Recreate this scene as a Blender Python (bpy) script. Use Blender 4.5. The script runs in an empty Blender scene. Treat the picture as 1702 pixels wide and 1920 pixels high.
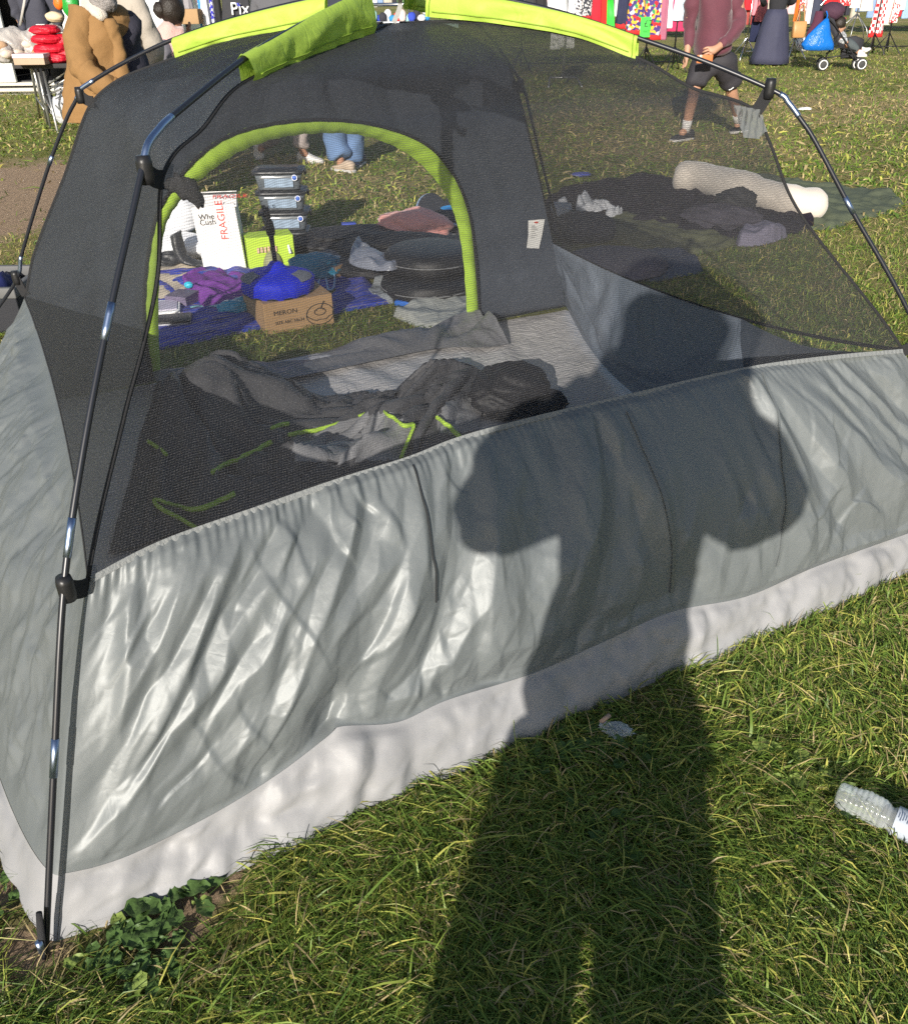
import bpy, bmesh, math, random
import numpy as np
from mathutils import Vector, Matrix
random.seed(7); rng = np.random.default_rng(7)
S = bpy.context.scene
COL = S.collection
R = math.radians
# ------------------------------------------------------------------ camera, sky, sun, exposure
EYE = np.array([0.0, 0.0, 1.55]); FOC = 1640.0; PITCH = R(31.5); ROLL = 0.011
SUN_EL, SUN_AZ = R(20.5), R(12.5)          # light travels towards +Y, a little to +X
_c, _s = math.cos(PITCH), math.sin(PITCH)
_r0, _u0 = np.array([1.0, 0, 0]), np.array([0, _s, _c])
FW = np.array([0, _c, -_s])
RT = _r0*math.cos(ROLL) - _u0*math.sin(ROLL); UP = _r0*math.sin(ROLL) + _u0*math.cos(ROLL)
cd = bpy.data.cameras.new('camera'); co = bpy.data.objects.new('camera', cd); COL.objects.link(co)
co.matrix_world = Matrix(((RT[0], UP[0], -FW[0], EYE[0]), (RT[1], UP[1], -FW[1], EYE[1]), (RT[2], UP[2], -FW[2], EYE[2]), (0, 0, 0, 1)))
cd.sensor_fit = 'HORIZONTAL'; cd.sensor_width = 36; cd.lens = FOC/1702*36
cd.clip_start = 0.02; cd.clip_end = 600
S.camera = co
w = bpy.data.worlds.new('World'); S.world = w; w.use_nodes = True
nt = w.node_tree; bg = nt.nodes['Background']
sky = nt.nodes.new('ShaderNodeTexSky'); sky.sky_type = 'NISHITA'; sky.sun_disc = False
sky.sun_elevation = SUN_EL; sky.sun_rotation = math.pi + SUN_AZ
nt.links.new(sky.outputs[0], bg.inputs[0]); bg.inputs[1].default_value = 0.08
sl = bpy.data.lights.new('sun', 'SUN'); sl.energy = 4.6; sl.angle = R(0.5); sl.color = (1, 0.94, 0.85)
so = bpy.data.objects.new('sun', sl); COL.objects.link(so)
SD = Vector((math.sin(SUN_AZ)*math.cos(SUN_EL), math.cos(SUN_AZ)*math.cos(SUN_EL), -math.sin(SUN_EL)))
so.rotation_euler = SD.to_track_quat('-Z', 'Y').to_euler(); so.location = (-3, -10, 8)
S.view_settings.view_transform = 'Standard'; S.view_settings.look = 'None'
S.view_settings.gamma = 1; S.view_settings.use_curve_mapping = False
S.view_settings.exposure = 0.65
S.render.engine = 'CYCLES'
S.cycles.max_bounces = 8; S.cycles.transparent_max_bounces = 24
S.cycles.use_denoising = False
try: S.cycles.denoising_prefilter = 'ACCURATE'
except Exception: pass

# ------------------------------------------------------------------ photo pixel -> place helpers
def ray(px, py):
    d = FW + RT*((px-851)/FOC) + UP*((960-py)/FOC)
    return d
def G(px, py, z=0.0):
    d = ray(px, py); return EYE + d*((z-EYE[2])/d[2])
def AY(px, py, y):
    d = ray(px, py); return EYE + d*(y/d[1])
def onplane(px, py, p0, n):
    d = ray(px, py); return EYE + d*(np.dot(np.asarray(p0)-EYE, n)/np.dot(d, n))
def proj(p):
    q = np.asarray(p, float)-EYE
    dd = q@FW
    return np.stack([851+FOC*(q@RT)/dd, 960-FOC*(q@UP)/dd], -1)
def inpoly(P, poly):
    x, y = P[..., 0], P[..., 1]; r = np.zeros(x.shape, bool); n = len(poly); j = n-1
    for i in range(n):
        xi, yi = poly[i]; xj, yj = poly[j]
        with np.errstate(divide='ignore', invalid='ignore'):
            r ^= ((yi > y) != (yj > y)) & (x < (xj-xi)*(y-yi)/(yj-yi+1e-12)+xi)
        j = i
    return r

# ------------------------------------------------------------------ noise
def _hash(ix, iy, seed):
    h = (ix.astype(np.int64)*374761393 + iy.astype(np.int64)*668265263 + seed*1442695041) & 0xffffffff
    h = ((h ^ (h >> 13))*1274126177) & 0xffffffff
    return ((h ^ (h >> 16)) & 0xffff)/65535.0
def vn(x, y, seed=0):
    x = np.asarray(x, float); y = np.asarray(y, float)
    ix, iy = np.floor(x), np.floor(y); fx, fy = x-ix, y-iy
    ux, uy = fx*fx*(3-2*fx), fy*fy*(3-2*fy)
    a, b = _hash(ix, iy, seed), _hash(ix+1, iy, seed); c, d = _hash(ix, iy+1, seed), _hash(ix+1, iy+1, seed)
    return (a*(1-ux)+b*ux)*(1-uy)+(c*(1-ux)+d*ux)*uy*1.0
def fbm(x, y, seed=0, o=4):
    s = 0; a = .5
    for k in range(o):
        s = s + a*vn(x*2**k+k*17.3, y*2**k-k*9.1, seed+k); a *= .5
    return s
def ridged(x, y, seed=0, o=4):
    s = 0; a = .5
    for k in range(o):
        s = s + a*(1-np.abs(2*vn(x*2**k+k*7.7, y*2**k+k*3.1, seed+k)-1)); a *= .55
    return s
def crumple(x, y, seed=0, n=10, wl=.12):
    """Faceted folds: a sum of triangle waves in many directions, bent by noise."""
    r = np.random.default_rng(seed); h = np.zeros(np.shape(x))
    for k in range(n):
        a = r.uniform(0, math.pi); l = wl*r.uniform(.5, 1.8)
        wx = (fbm(x*2.2/wl*.3, y*2.2/wl*.3, seed+k*5, 2)-.5)*wl*2.5
        t = (x*math.cos(a)+y*math.sin(a)+wx)/l + r.uniform(0, 1)
        m = np.clip(2.2*vn(x/wl*.45+k*13, y/wl*.45, seed+91+k)-.7, 0, 1)
        h += np.abs((t % 1)-.5)*l*m
    return h

def facets(x, y, seed=0, n=12, wl=.3, mean=0.0, spread=.6, warp=.25):
    """Crisp straight creases: triangle waves whose crease lines lie near one direction, in patches."""
    r = np.random.default_rng(seed); h = np.zeros(np.shape(x))
    for k in range(n):
        a = mean+r.normal(0, spread); l = wl*math.exp(r.normal(0, .45))
        t = (x*math.cos(a)+y*math.sin(a)+(vn(x/wl*.9+k*7, y/wl*.9, seed+k)-.5)*l*warp)/l+r.uniform(0, 1)
        ph = .5+r.uniform(-.33, .33); f = t % 1
        tri = np.where(f < ph, f/ph, (1-f)/(1-ph))-.5
        m = np.clip(2.4*vn(x/wl*.7+k*13.3, y/wl*.5-k*3.7, seed+91+k)-.75, 0, 1)
        h += tri*l*m
    return h

from mathutils.geometry import delaunay_2d_cdt
from mathutils.bvhtree import BVHTree
def flat_facets(X, Y, pts, hts):
    """Piecewise flat interpolation of heights over a triangulation of pts: facets that meet in sharp creases."""
    vs, _, fs, src, _, _ = delaunay_2d_cdt([Vector((float(a), float(b))) for a, b in pts], [], [], 0, 1e-7)
    hh = [hts[s[0]] if s else 0.0 for s in src]
    t = BVHTree.FromPolygons([(v.x, v.y, h*50) for v, h in zip(vs, hh)], [tuple(f) for f in fs])
    out = np.zeros(np.size(X)); d = Vector((0, 0, -1)); last = 0.0
    for i, (a, b) in enumerate(zip(np.ravel(X), np.ravel(Y))):
        q = t.ray_cast(Vector((float(a), float(b), 1e3)), d)[0]
        if q is not None: last = q.z/50
        out[i] = last
    return out.reshape(np.shape(X))
def crinkle(X, Y, seed, step, amp, stretch=2.0, shear=0.0):
    """Random creased sheet: jittered points about one step apart, facets stretch times longer along Y (leaning by shear)."""
    r = np.random.default_rng(seed); A, B = (np.asarray(X)-shear*np.asarray(Y)), np.asarray(Y)/stretch
    a, b = np.meshgrid(np.arange(A.min()-2*step, A.max()+2*step, step), np.arange(B.min()-2*step, B.max()+2*step, step))
    p = np.stack([a.ravel(), b.ravel()], -1)+r.uniform(-.48, .48, (a.size, 2))*step
    return flat_facets(A, B, p, r.normal(0, amp, len(p)))

# ------------------------------------------------------------------ materials
def nodes(name):
    m = bpy.data.materials.new(name); m.use_nodes = True
    return m, m.node_tree, m.node_tree.nodes['Principled BSDF']
_mats = {}
def M(name, col=(.5, .5, .5), rough=.6, metal=0, var=.12, scale=8, bump=0, bscale=60, spec=.4, trans=0, coat=0, sheen=0, emit=None):
    """Plain procedural material: noise-varied colour and a fine noise bump."""
    if name in _mats: return _mats[name]
    m, t, b = nodes(name); L = t.links.new
    tc = t.nodes.new('ShaderNodeTexCoord'); nz = t.nodes.new('ShaderNodeTexNoise')
    nz.inputs['Scale'].default_value = scale; nz.inputs['Detail'].default_value = 5
    L(tc.outputs['Object'], nz.inputs['Vector'])
    mx = t.nodes.new('ShaderNodeMix'); mx.data_type = 'RGBA'
    mx.inputs[6].default_value = (*[max(0, c*(1-var)) for c in col], 1); mx.inputs[7].default_value = (*[min(1, c*(1+var)) for c in col], 1)
    L(nz.outputs['Fac'], mx.inputs[0]); L(mx.outputs[2], b.inputs['Base Color'])
    b.inputs['Roughness'].default_value = rough; b.inputs['Metallic'].default_value = metal
    b.inputs['Specular IOR Level'].default_value = spec; b.inputs['Coat Weight'].default_value = coat
    b.inputs['Sheen Weight'].default_value = sheen
    if bump:
        n2 = t.nodes.new('ShaderNodeTexNoise'); n2.inputs['Scale'].default_value = bscale; n2.inputs['Detail'].default_value = 6
        L(tc.outputs['Object'], n2.inputs['Vector'])
        bp = t.nodes.new('ShaderNodeBump'); bp.inputs['Strength'].default_value = min(1, bump); bp.inputs['Distance'].default_value = .01
        L(n2.outputs['Fac'], bp.inputs['Height']); L(bp.outputs[0], b.inputs['Normal'])
    if trans:
        tr = t.nodes.new('ShaderNodeBsdfTranslucent'); ms = t.nodes.new('ShaderNodeMixShader'); ms.inputs[0].default_value = trans
        L(mx.outputs[2], tr.inputs[0]); L(b.outputs[0], ms.inputs[1]); L(tr.outputs[0], ms.inputs[2])
        L(ms.outputs[0], t.nodes['Material Output'].inputs[0])
    _mats[name] = m
    return m

# ------------------------------------------------------------------ mesh helpers
def setp(o, label=None, cat=None, group=None, kind=None):
    for k, v in (('label', label), ('category', cat), ('group', group), ('kind', kind)):
        if v: o[k] = v
    return o
def thing(name, label, cat, loc=(0, 0, 0), group=None):
    o = bpy.data.objects.new(name, None); COL.objects.link(o); o.location = Vector([float(a) for a in loc])
    o.empty_display_size = .05
    return setp(o, label, cat, group)
def root(o):
    while o.parent: o = o.parent
    return o
def mk(name, V, F, mat=None, parent=None, smooth=True, uv=None, base=None, col=None):
    """One mesh object from world-space vertices; base = where its origin goes when it is top-level."""
    V = np.asarray(V, float).reshape(-1, 3)
    org = np.array(root(parent).location) if parent is not None else np.array(base if base is not None else (0, 0, 0), float)
    me = bpy.data.meshes.new(name); me.from_pydata((V-org).tolist(), [], [tuple(int(i) for i in f) for f in F]); me.update()
    if smooth: me.polygons.foreach_set('use_smooth', [True]*len(me.polygons))
    if uv is not None:
        l = me.uv_layers.new(name='UVMap'); vi = np.empty(len(me.loops), int); me.loops.foreach_get('vertex_index', vi)
        l.data.foreach_set('uv', np.asarray(uv, float).reshape(-1, 2)[vi].ravel())
    if col is not None:
        a = me.color_attributes.new('tint', 'FLOAT_COLOR', 'POINT'); a.data.foreach_set('color', np.asarray(col, float).ravel())
    if mat is not None:
        for mm in (mat if isinstance(mat, (list, tuple)) else [mat]): me.materials.append(mm)
    o = bpy.data.objects.new(name, me); COL.objects.link(o)
    if parent is not None: o.parent = parent
    else: o.location = org
    return o
def gridf(nu, nv, closed=False, keep=None):
    """Quads of an (nv+1) x (nu+1) grid (row major); closed joins the last column to the first (nu columns)."""
    F = []; n = nu if closed else nu+1
    for j in range(nv):
        for i in range(nu):
            a = j*n+i; b = j*n+(i+1) % n
            f = (a, b, b+n, a+n)
            if keep is None or keep[j, i]: F.append(f)
    return F
def cr(P, n=8, closed=False):
    """Catmull-Rom through points."""
    P = np.asarray(P, float); m = len(P); out = []
    seg = range(m if closed else m-1)
    for i in seg:
        if closed: a, b, c, d = P[(i-1) % m], P[i], P[(i+1) % m], P[(i+2) % m]
        else: a, b, c, d = P[max(i-1, 0)], P[i], P[i+1], P[min(i+2, m-1)]
        for k in range(n):
            t = k/n
            out.append(.5*((2*b)+(-a+c)*t+(2*a-5*b+4*c-d)*t*t+(-a+3*b-3*c+d)*t**3))
    if not closed: out.append(P[-1])
    return np.array(out)
def frames(P):
    P = np.asarray(P, float); T = np.gradient(P, axis=0); T /= np.linalg.norm(T, axis=1)[:, None]+1e-12
    a = np.array([0, 0, 1.0]) if abs(T[0][2]) < .9 else np.array([1.0, 0, 0])
    N = [];
    for t in T:
        a = a-t*np.dot(a, t); a /= np.linalg.norm(a)+1e-12; N.append(a.copy())
    N = np.array(N); return T, N, np.cross(T, N)
def tube(P, r, n=8, cap=True, ry=None):
    P = np.asarray(P, float); T, N, B = frames(P); m = len(P)
    r = np.broadcast_to(np.asarray(r, float), (m,)); ry = r if ry is None else np.broadcast_to(np.asarray(ry, float), (m,))
    a = np.linspace(0, 2*math.pi, n, endpoint=False)
    V = P[:, None]+N[:, None]*(np.cos(a)[None, :, None]*r[:, None, None])+B[:, None]*(np.sin(a)[None, :, None]*ry[:, None, None])
    F = gridf(n, m-1, True)
    V = V.reshape(-1, 3)
    if cap: F += [tuple(range(n))[::-1], tuple(range((m-1)*n, m*n))]
    return V, F
def ringloft(C, RX, RY, ax=(1, 0, 0), ay=(0, 1, 0), n=20, noise=0, seed=0, cap=True, pw=2.0):
    """Loft of (super)elliptic rings: centres C, half sizes along ax and ay."""
    C = np.asarray(C, float); m = len(C); RX = np.broadcast_to(RX, (m,)); RY = np.broadcast_to(RY, (m,))
    ax = np.broadcast_to(np.asarray(ax, float), (m, 3)); ay = np.broadcast_to(np.asarray(ay, float), (m, 3))
    a = np.linspace(0, 2*math.pi, n, endpoint=False)
    ca = np.sign(np.cos(a))*np.abs(np.cos(a))**(2/pw); sa = np.sign(np.sin(a))*np.abs(np.sin(a))**(2/pw)
    k = np.ones((m, n))
    if noise:
        jj = np.arange(m)[:, None]
        k = 1+noise*(2*vn(a[None]*1.9+jj*.35, jj*.5+0*a[None], seed)-1)+noise*.6*(2*vn(a[None]*4.5-jj*.6, jj*.9+0*a[None], seed+3)-1)
    V = C[:, None]+ax[:, None]*(ca[None, :, None]*RX[:, None, None]*k[..., None])+ay[:, None]*(sa[None, :, None]*RY[:, None, None]*k[..., None])
    F = gridf(n, m-1, True); V = V.reshape(-1, 3)
    if cap: F += [tuple(range(n))[::-1], tuple(range((m-1)*n, m*n))]
    return V, F
def join(*VF):
    V = []; F = []; o = 0
    for v, f in VF:
        v = np.asarray(v).reshape(-1, 3); V.append(v); F += [tuple(i+o for i in q) for q in f]; o += len(v)
    return np.concatenate(V), F
def boxm(c, s, rz=0, bev=0, tilt=None):
    """Box with base centre c, sizes s, rotation about z (and an optional extra matrix), small bevel."""
    bm = bmesh.new(); bmesh.ops.create_cube(bm, size=1)
    for v in bm.verts: v.co = Vector((v.co.x*s[0], v.co.y*s[1], (v.co.z+.5)*s[2]))
    if bev: bmesh.ops.bevel(bm, geom=list(bm.edges), offset=bev, segments=2, affect='EDGES', profile=.5)
    m = Matrix.Translation(Vector([float(a) for a in c])) @ Matrix.Rotation(rz, 4, 'Z')
    if tilt is not None: m = m @ tilt
    bm.transform(m)
    V = [tuple(v.co) for v in bm.verts]; F = [tuple(v.index for v in f.verts) for f in bm.faces]; bm.free()
    return V, F
def blob(c, r, seed=0, n=28, amp=.2, freq=1.6, flat=0, rz=0, wl=None, pw=2.0):
    """A lumpy closed body (bag, cushion, bundle) resting on z = c[2]."""
    th = np.linspace(.001, math.pi-.001, n); ph = np.linspace(0, 2*math.pi, 2*n, endpoint=False)
    T, P = np.meshgrid(th, ph, indexing='ij')
    f = lambda v: np.sign(v)*np.abs(v)**(2/pw)
    x, y, z = f(np.sin(T)*np.cos(P)), f(np.sin(T)*np.sin(P)), f(np.cos(T))
    k = 1+amp*(fbm(x*freq+z*1.3*freq+5, y*freq-z*freq+9, seed, 4)*2-1)
    if wl: k = k+amp*.8*(ridged(x*wl+z*wl*.7, y*wl+z*wl, seed+7, 4)-.6)
    X, Y, Z = x*r[0]*k, y*r[1]*k, z*r[2]*k
    Z = Z+r[2]
    if flat: Z = np.maximum(Z, r[2]*flat)-r[2]*flat
    cz, sz = math.cos(rz), math.sin(rz)
    V = np.stack([c[0]+X*cz-Y*sz, c[1]+X*sz+Y*cz, c[2]+Z], -1).reshape(-1, 3)
    return V, gridf(2*n, n-1, True)
def sheet(poly_px, z, n=40, th=.01, hf=None, mat=None, name='sheet', parent=None, base=None):
    """A cloth lying on the ground: quad of four world corners (ccw), relief hf(u,v,x,y) above z, hem turned down to the ground."""
    Q = [np.asarray(p, float) for p in poly_px]
    u, v = np.meshgrid(np.linspace(0, 1, n+1), np.linspace(0, 1, n+1))
    P = ((1-u)*(1-v))[..., None]*Q[0]+(u*(1-v))[..., None]*Q[1]+(u*v)[..., None]*Q[2]+((1-u)*v)[..., None]*Q[3]
    e = np.minimum(np.minimum(u, 1-u), np.minimum(v, 1-v))
    wob = .03*np.clip(1-e*12, 0, 1)
    P[..., 0] += wob*(fbm(P[..., 0]*4, P[..., 1]*4, 3)-.5)*2; P[..., 1] += wob*(fbm(P[..., 0]*4, P[..., 1]*4, 8)-.5)*2
    h = th+(hf(u, v, P[..., 0], P[..., 1]) if hf else 0)
    P[..., 2] = z+h*np.clip(e*25, 0, 1)**.5+.004
    return P.reshape(-1, 3), gridf(n, n), np.stack([u, v], -1).reshape(-1, 2)
_dg = None
def textm(s, size, origin, ax, ay, extr=.0006, align='LEFT', sx=1.0):
    """Flat lettering as a thin mesh: origin, x axis and y axis in world space."""
    c = bpy.data.curves.new('lettering', 'FONT'); c.body = s; c.size = size; c.extrude = extr; c.align_x = align; c.resolution_u = 3
    o = bpy.data.objects.new('lettering', c); COL.objects.link(o)
    dg = bpy.context.evaluated_depsgraph_get(); me = bpy.data.meshes.new_from_object(o.evaluated_get(dg))
    V = np.array([v.co[:] for v in me.vertices]).reshape(-1, 3); F = [tuple(p.vertices) for p in me.polygons]
    bpy.data.objects.remove(o); bpy.data.curves.remove(c); bpy.data.meshes.remove(me)
    ax = np.asarray(ax, float); ax /= np.linalg.norm(ax); ay = np.asarray(ay, float); ay /= np.linalg.norm(ay); az = np.cross(ax, ay)
    return np.asarray(origin)+V[:, :1]*ax*sx+V[:, 1:2]*ay+V[:, 2:3]*az, F
def dup(o, loc, label=None, rz=None, group=None):
    """Copy a thing with its parts and sub-parts."""
    c = o.copy(); COL.objects.link(c); c.location = Vector([float(a) for a in loc])
    if rz is not None: c.rotation_euler = (0, 0, rz)
    if label: c['label'] = label
    if group: c['group'] = group
    for ch in o.children:
        k = ch.copy(); COL.objects.link(k); k.parent = c
        for g in ch.children:
            q = g.copy(); COL.objects.link(q); q.parent = k
    return c
# ------------------------------------------------------------------ settled cloth: a slack sheet pinned round its edges, run through Blender's cloth solver
def settle(W, H, nx, ny, squeeze_top, squeeze_bot, drop, bend, frames, seed, pinch=None, quality=6, full=False):
    """Heights (outwards) of a cloth whose gathered top hem and pegged bottom pull it into folds."""
    r = np.random.default_rng(seed); x, z = np.linspace(0, W, nx+1), np.linspace(0, H, ny+1); X, Z = np.meshgrid(x, z)
    def soft(k):
        a = r.normal(0, 1, nx+1)
        for _ in range(3): a = np.convolve(np.pad(a, (k, k), 'edge'), np.ones(2*k+1)/(2*k+1), 'valid')
        return a/a.std()
    n2 = r.normal(0, 1, X.shape)
    for _ in range(4): n2 = (n2+np.roll(n2, 1, 1)+np.roll(n2, -1, 1)+np.roll(n2, 1, 0)+np.roll(n2, -1, 0))/5
    Y = .0012*n2/n2.std()+.012*np.sin(X*6.3+Z*9)*np.sin(X*15.9-Z*21+1+seed)*np.sin(X*3.1+Z*4)*np.sin(math.pi*Z/H)
    V = np.stack([X, Y, Z], -1); T = V.copy(); k = max(2, nx//50)
    xt = (x-W*.55)*(1-squeeze_top)+W*.55+.008*soft(k); xb = (x-W*.5)*(1-squeeze_bot)+W*.5+.005*soft(2*k)
    g = np.exp(-((x-pinch)/.10)**2) if pinch else 0*x
    T[-1, :, 0] = xt; T[-1, :, 1] = .004*soft(k); T[-1, :, 2] = H-drop+.004*soft(2*k)
    T[0, :, 0] = xb; T[0, :, 1] = .03*g+.004*soft(3*k); T[0, :, 2] = .045*g+.006*soft(3*k)
    v = z/H; T[:, 0, 0] = xb[0]*(1-v)+xt[0]*v; T[:, -1, 0] = xb[-1]*(1-v)+xt[-1]*v
    me = bpy.data.meshes.new('slack_cloth'); me.from_pydata(V.reshape(-1, 3).tolist(), [], gridf(nx, ny))
    o = bpy.data.objects.new('slack_cloth', me); COL.objects.link(o); o.shape_key_add(name='Basis'); sk = o.shape_key_add(name='gathered')
    sk.data.foreach_set('co', T.ravel()); sk.value = 0; sk.keyframe_insert('value', frame=1); sk.value = 1; sk.keyframe_insert('value', frame=int(frames*.6))
    n = nx+1; vg = o.vertex_groups.new(name='pin'); vg.add([j*n+i for j in range(ny+1) for i in range(nx+1) if j in (0, ny) or i in (0, nx)], 1, 'REPLACE')
    m = o.modifiers.new('cloth', 'CLOTH'); s = m.settings
    s.quality = quality; s.mass = .12; s.tension_stiffness = s.compression_stiffness = 40; s.shear_stiffness = 12; s.bending_stiffness = bend; s.bending_model = 'ANGULAR'
    s.tension_damping = s.compression_damping = s.shear_damping = 5; s.bending_damping = .5; s.air_damping = 3; s.vertex_group_mass = 'pin'; s.effector_weights.gravity = .15
    m.collision_settings.use_collision = False; m.collision_settings.use_self_collision = False
    m.point_cache.frame_start = 1; m.point_cache.frame_end = frames
    for f in range(1, frames+1): S.frame_set(f)
    e = o.evaluated_get(bpy.context.evaluated_depsgraph_get()).to_mesh(); c = np.empty(len(e.vertices)*3); e.vertices.foreach_get('co', c); o.evaluated_get(bpy.context.evaluated_depsgraph_get()).to_mesh_clear()
    S.frame_set(1); bpy.data.objects.remove(o); bpy.data.meshes.remove(me)
    for a in list(bpy.data.actions): bpy.data.actions.remove(a)
    c = c.reshape(ny+1, nx+1, 3)
    if full: return c
    h = -c[..., 1]; p = np.pad(h, 1, 'edge'); h[1:-1, 1:-1] = (10*h+p[:-2, 1:-1]+p[2:, 1:-1]+p[1:-1, :-2]+p[1:-1, 2:])[1:-1, 1:-1]/14
    return h
DRAPE = settle(2.85, .62, 200, 44, .042, .012, .012, .3, 50, 2, .98)
SLACK = settle(2.0, .8, 90, 36, .035, .02, .03, .12, 45, 3)
HEAP = settle(1.5, 1.0, 84, 56, .30, .24, .26, .15, 45, 9, full=True)
def relief(T, u, v):
    """Smooth (cubic) look-up of a settled cloth; u, v run 0..1 over the cloth and mirror beyond it."""
    ny, nx = T.shape
    mirror = lambda a: 1-np.abs((np.asarray(a, float) % 2)-1)
    x, y = mirror(u)*(nx-1), mirror(v)*(ny-1); ix, iy = np.floor(x).astype(int), np.floor(y).astype(int); fx, fy = x-ix, y-iy
    cubic = lambda t: (-.5*t**3+t*t-.5*t, 1.5*t**3-2.5*t*t+1, -1.5*t**3+2*t*t+.5*t, .5*t**3-.5*t*t)
    wx, wy = cubic(fx), cubic(fy); r = 0
    for j in range(4):
        for i in range(4): r = r+wx[i]*wy[j]*T[np.clip(iy+j-1, 0, ny-1), np.clip(ix+i-1, 0, nx-1)]
    return r
# ------------------------------------------------------------------ ground
def ground_material():
    m, t, b = nodes('turf'); L = t.links.new
    tc = t.nodes.new('ShaderNodeTexCoord')
    def noise(s, d=6, r=.6):
        n = t.nodes.new('ShaderNodeTexNoise'); n.inputs['Scale'].default_value = s; n.inputs['Detail'].default_value = d
        n.inputs['Roughness'].default_value = r; L(tc.outputs['Object'], n.inputs['Vector']); return n
    def ramp(src, *st):
        r = t.nodes.new('ShaderNodeValToRGB'); e = r.color_ramp.elements
        while len(e) < len(st): e.new(.5)
        for k, (p, c) in enumerate(st): e[k].position = p; e[k].color = (*c, 1)
        L(src, r.inputs[0]); return r
    def mix(f, a, bb):
        x = t.nodes.new('ShaderNodeMix'); x.data_type = 'RGBA'
        for s, i in ((f, 0), (a, 6), (bb, 7)):
            if hasattr(s, 'is_linked'): L(s, x.inputs[i])
            else: x.inputs[i].default_value = s
        return x.outputs[2]
    fine = ramp(noise(55, 8, .75).outputs['Fac'], (.3, (.07, .08, .022)), (.5, (.20, .21, .055)), (.72, (.40, .37, .13)))
    soil = ramp(noise(30, 8, .7).outputs['Fac'], (.3, (.26, .18, .115)), (.7, (.54, .39, .26)))
    dry = ramp(noise(70, 8, .75).outputs['Fac'], (.3, (.20, .16, .06)), (.7, (.50, .40, .20)))
    big = ramp(noise(.45, 4).outputs['Fac'], (.46, (0, 0, 0)), (.66, (.85, .85, .85)))
    c = mix(big.outputs[0], fine.outputs[0], dry.outputs[0])
    # worn, bare places where people walk
    at = t.nodes.new('ShaderNodeAttribute'); at.attribute_name = 'tint'
    sp = t.nodes.new('ShaderNodeSeparateColor'); L(at.outputs['Color'], sp.inputs[0])
    ad = t.nodes.new('ShaderNodeMath'); ad.operation = 'MULTIPLY_ADD'; L(noise(5, 6, .7).outputs['Fac'], ad.inputs[0]); ad.inputs[1].default_value = 1.0
    L(sp.outputs[0], ad.inputs[2])
    rr = ramp(ad.outputs[0], (.78, (0, 0, 0)), (1.0, (1, 1, 1)))
    c = mix(rr.outputs[0], c, soil.outputs[0])
    ad2 = t.nodes.new('ShaderNodeMath'); ad2.operation = 'MULTIPLY_ADD'; L(noise(3, 6, .7).outputs['Fac'], ad2.inputs[0]); ad2.inputs[1].default_value = 1.0
    L(sp.outputs[1], ad2.inputs[2])
    r2 = ramp(ad2.outputs[0], (.8, (0, 0, 0)), (1.15, (1, 1, 1)))
    c = mix(r2.outputs[0], c, dry.outputs[0])
    L(c, b.inputs['Base Color']); b.inputs['Roughness'].default_value = .95; b.inputs['Specular IOR Level'].default_value = .15
    bp = t.nodes.new('ShaderNodeBump'); bp.inputs['Strength'].default_value = .9; bp.inputs['Distance'].default_value = .03
    L(noise(60, 8, .8).outputs['Fac'], bp.inputs['Height']); L(bp.outputs[0], b.inputs['Normal'])
    return m
def worn(x, y):
    """(bare soil, dry turf) amounts over the field, 0..1, at world x, y."""
    p = proj(np.stack([x, y, np.zeros_like(x)], -1)); d = y
    g = lambda cx, cy, sx, sy: np.exp(-((x-cx)/sx)**2-((y-cy)/sy)**2)
    s = np.zeros_like(x); q = np.zeros_like(x)
    for px, py, sx, sy, a in ((40, 350, 1.0, 1.5, .9), (-60, 400, 1.0, 1.3, .9), (60, 300, .7, .5, .4), (380, 330, .6, .5, .33), (1500, 245, .9, .35, .25), (330, 1715, .10, .09, .8), (400, 1650, .08, .06, .9), (55, 1785, .10, .08, .7), (20, 1650, .08, .1, .7), (1230, 1635, .06, .05, .5), (480, 300, .5, .5, .25)):
        c = G(px, py); s = np.maximum(s, a*g(c[0], c[1], sx, sy))
    for px, py, sx, sy, a in ((1560, 200, 5, 1.8, .9), (1250, 270, 2.4, 1.4, .7), (1100, 230, 2.0, 1.6, .5), (640, 350, 1.5, 1.0, .5), (300, 240, 2, 1.5, .3), (1650, 330, 1.2, .8, .35), (450, 300, 1.5, 1.2, .55)):
        c = G(px, py); q = np.maximum(q, a*g(c[0], c[1], sx, sy))
    q = np.maximum(q, .34*np.clip((y-3.5)/3, 0, 1)*np.clip(fbm(x*.55, y*.35, 401, 3)*2.2-.35, 0, 1.3))
    return s, q
xs = np.unique(np.concatenate([np.linspace(-200, -22, 8), np.linspace(-20, 20, 121), np.linspace(22, 200, 8), np.arange(-1.4, 2.4, .05)]).round(4))
ys = np.unique(np.concatenate([np.linspace(-60, -3, 6), np.linspace(-2, 24, 105), np.linspace(26, 40, 8), np.linspace(60, 400, 8), np.arange(.6, 2.7, .05)]).round(4))
gx, gy = np.meshgrid(xs, ys); ws, wq = worn(gx, gy)
near = (gy > -3) & (gy < 40)
ws, wq = ws*near, wq*near
gz = np.zeros_like(gx)
ground = mk('ground', np.stack([gx, gy, gz], -1), gridf(len(xs)-1, len(ys)-1), ground_material(), col=np.stack([ws, wq, 0*ws, 1+0*ws], -1))
setp(ground, 'grass field of short turf with worn earth patches', kind='structure')

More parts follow.
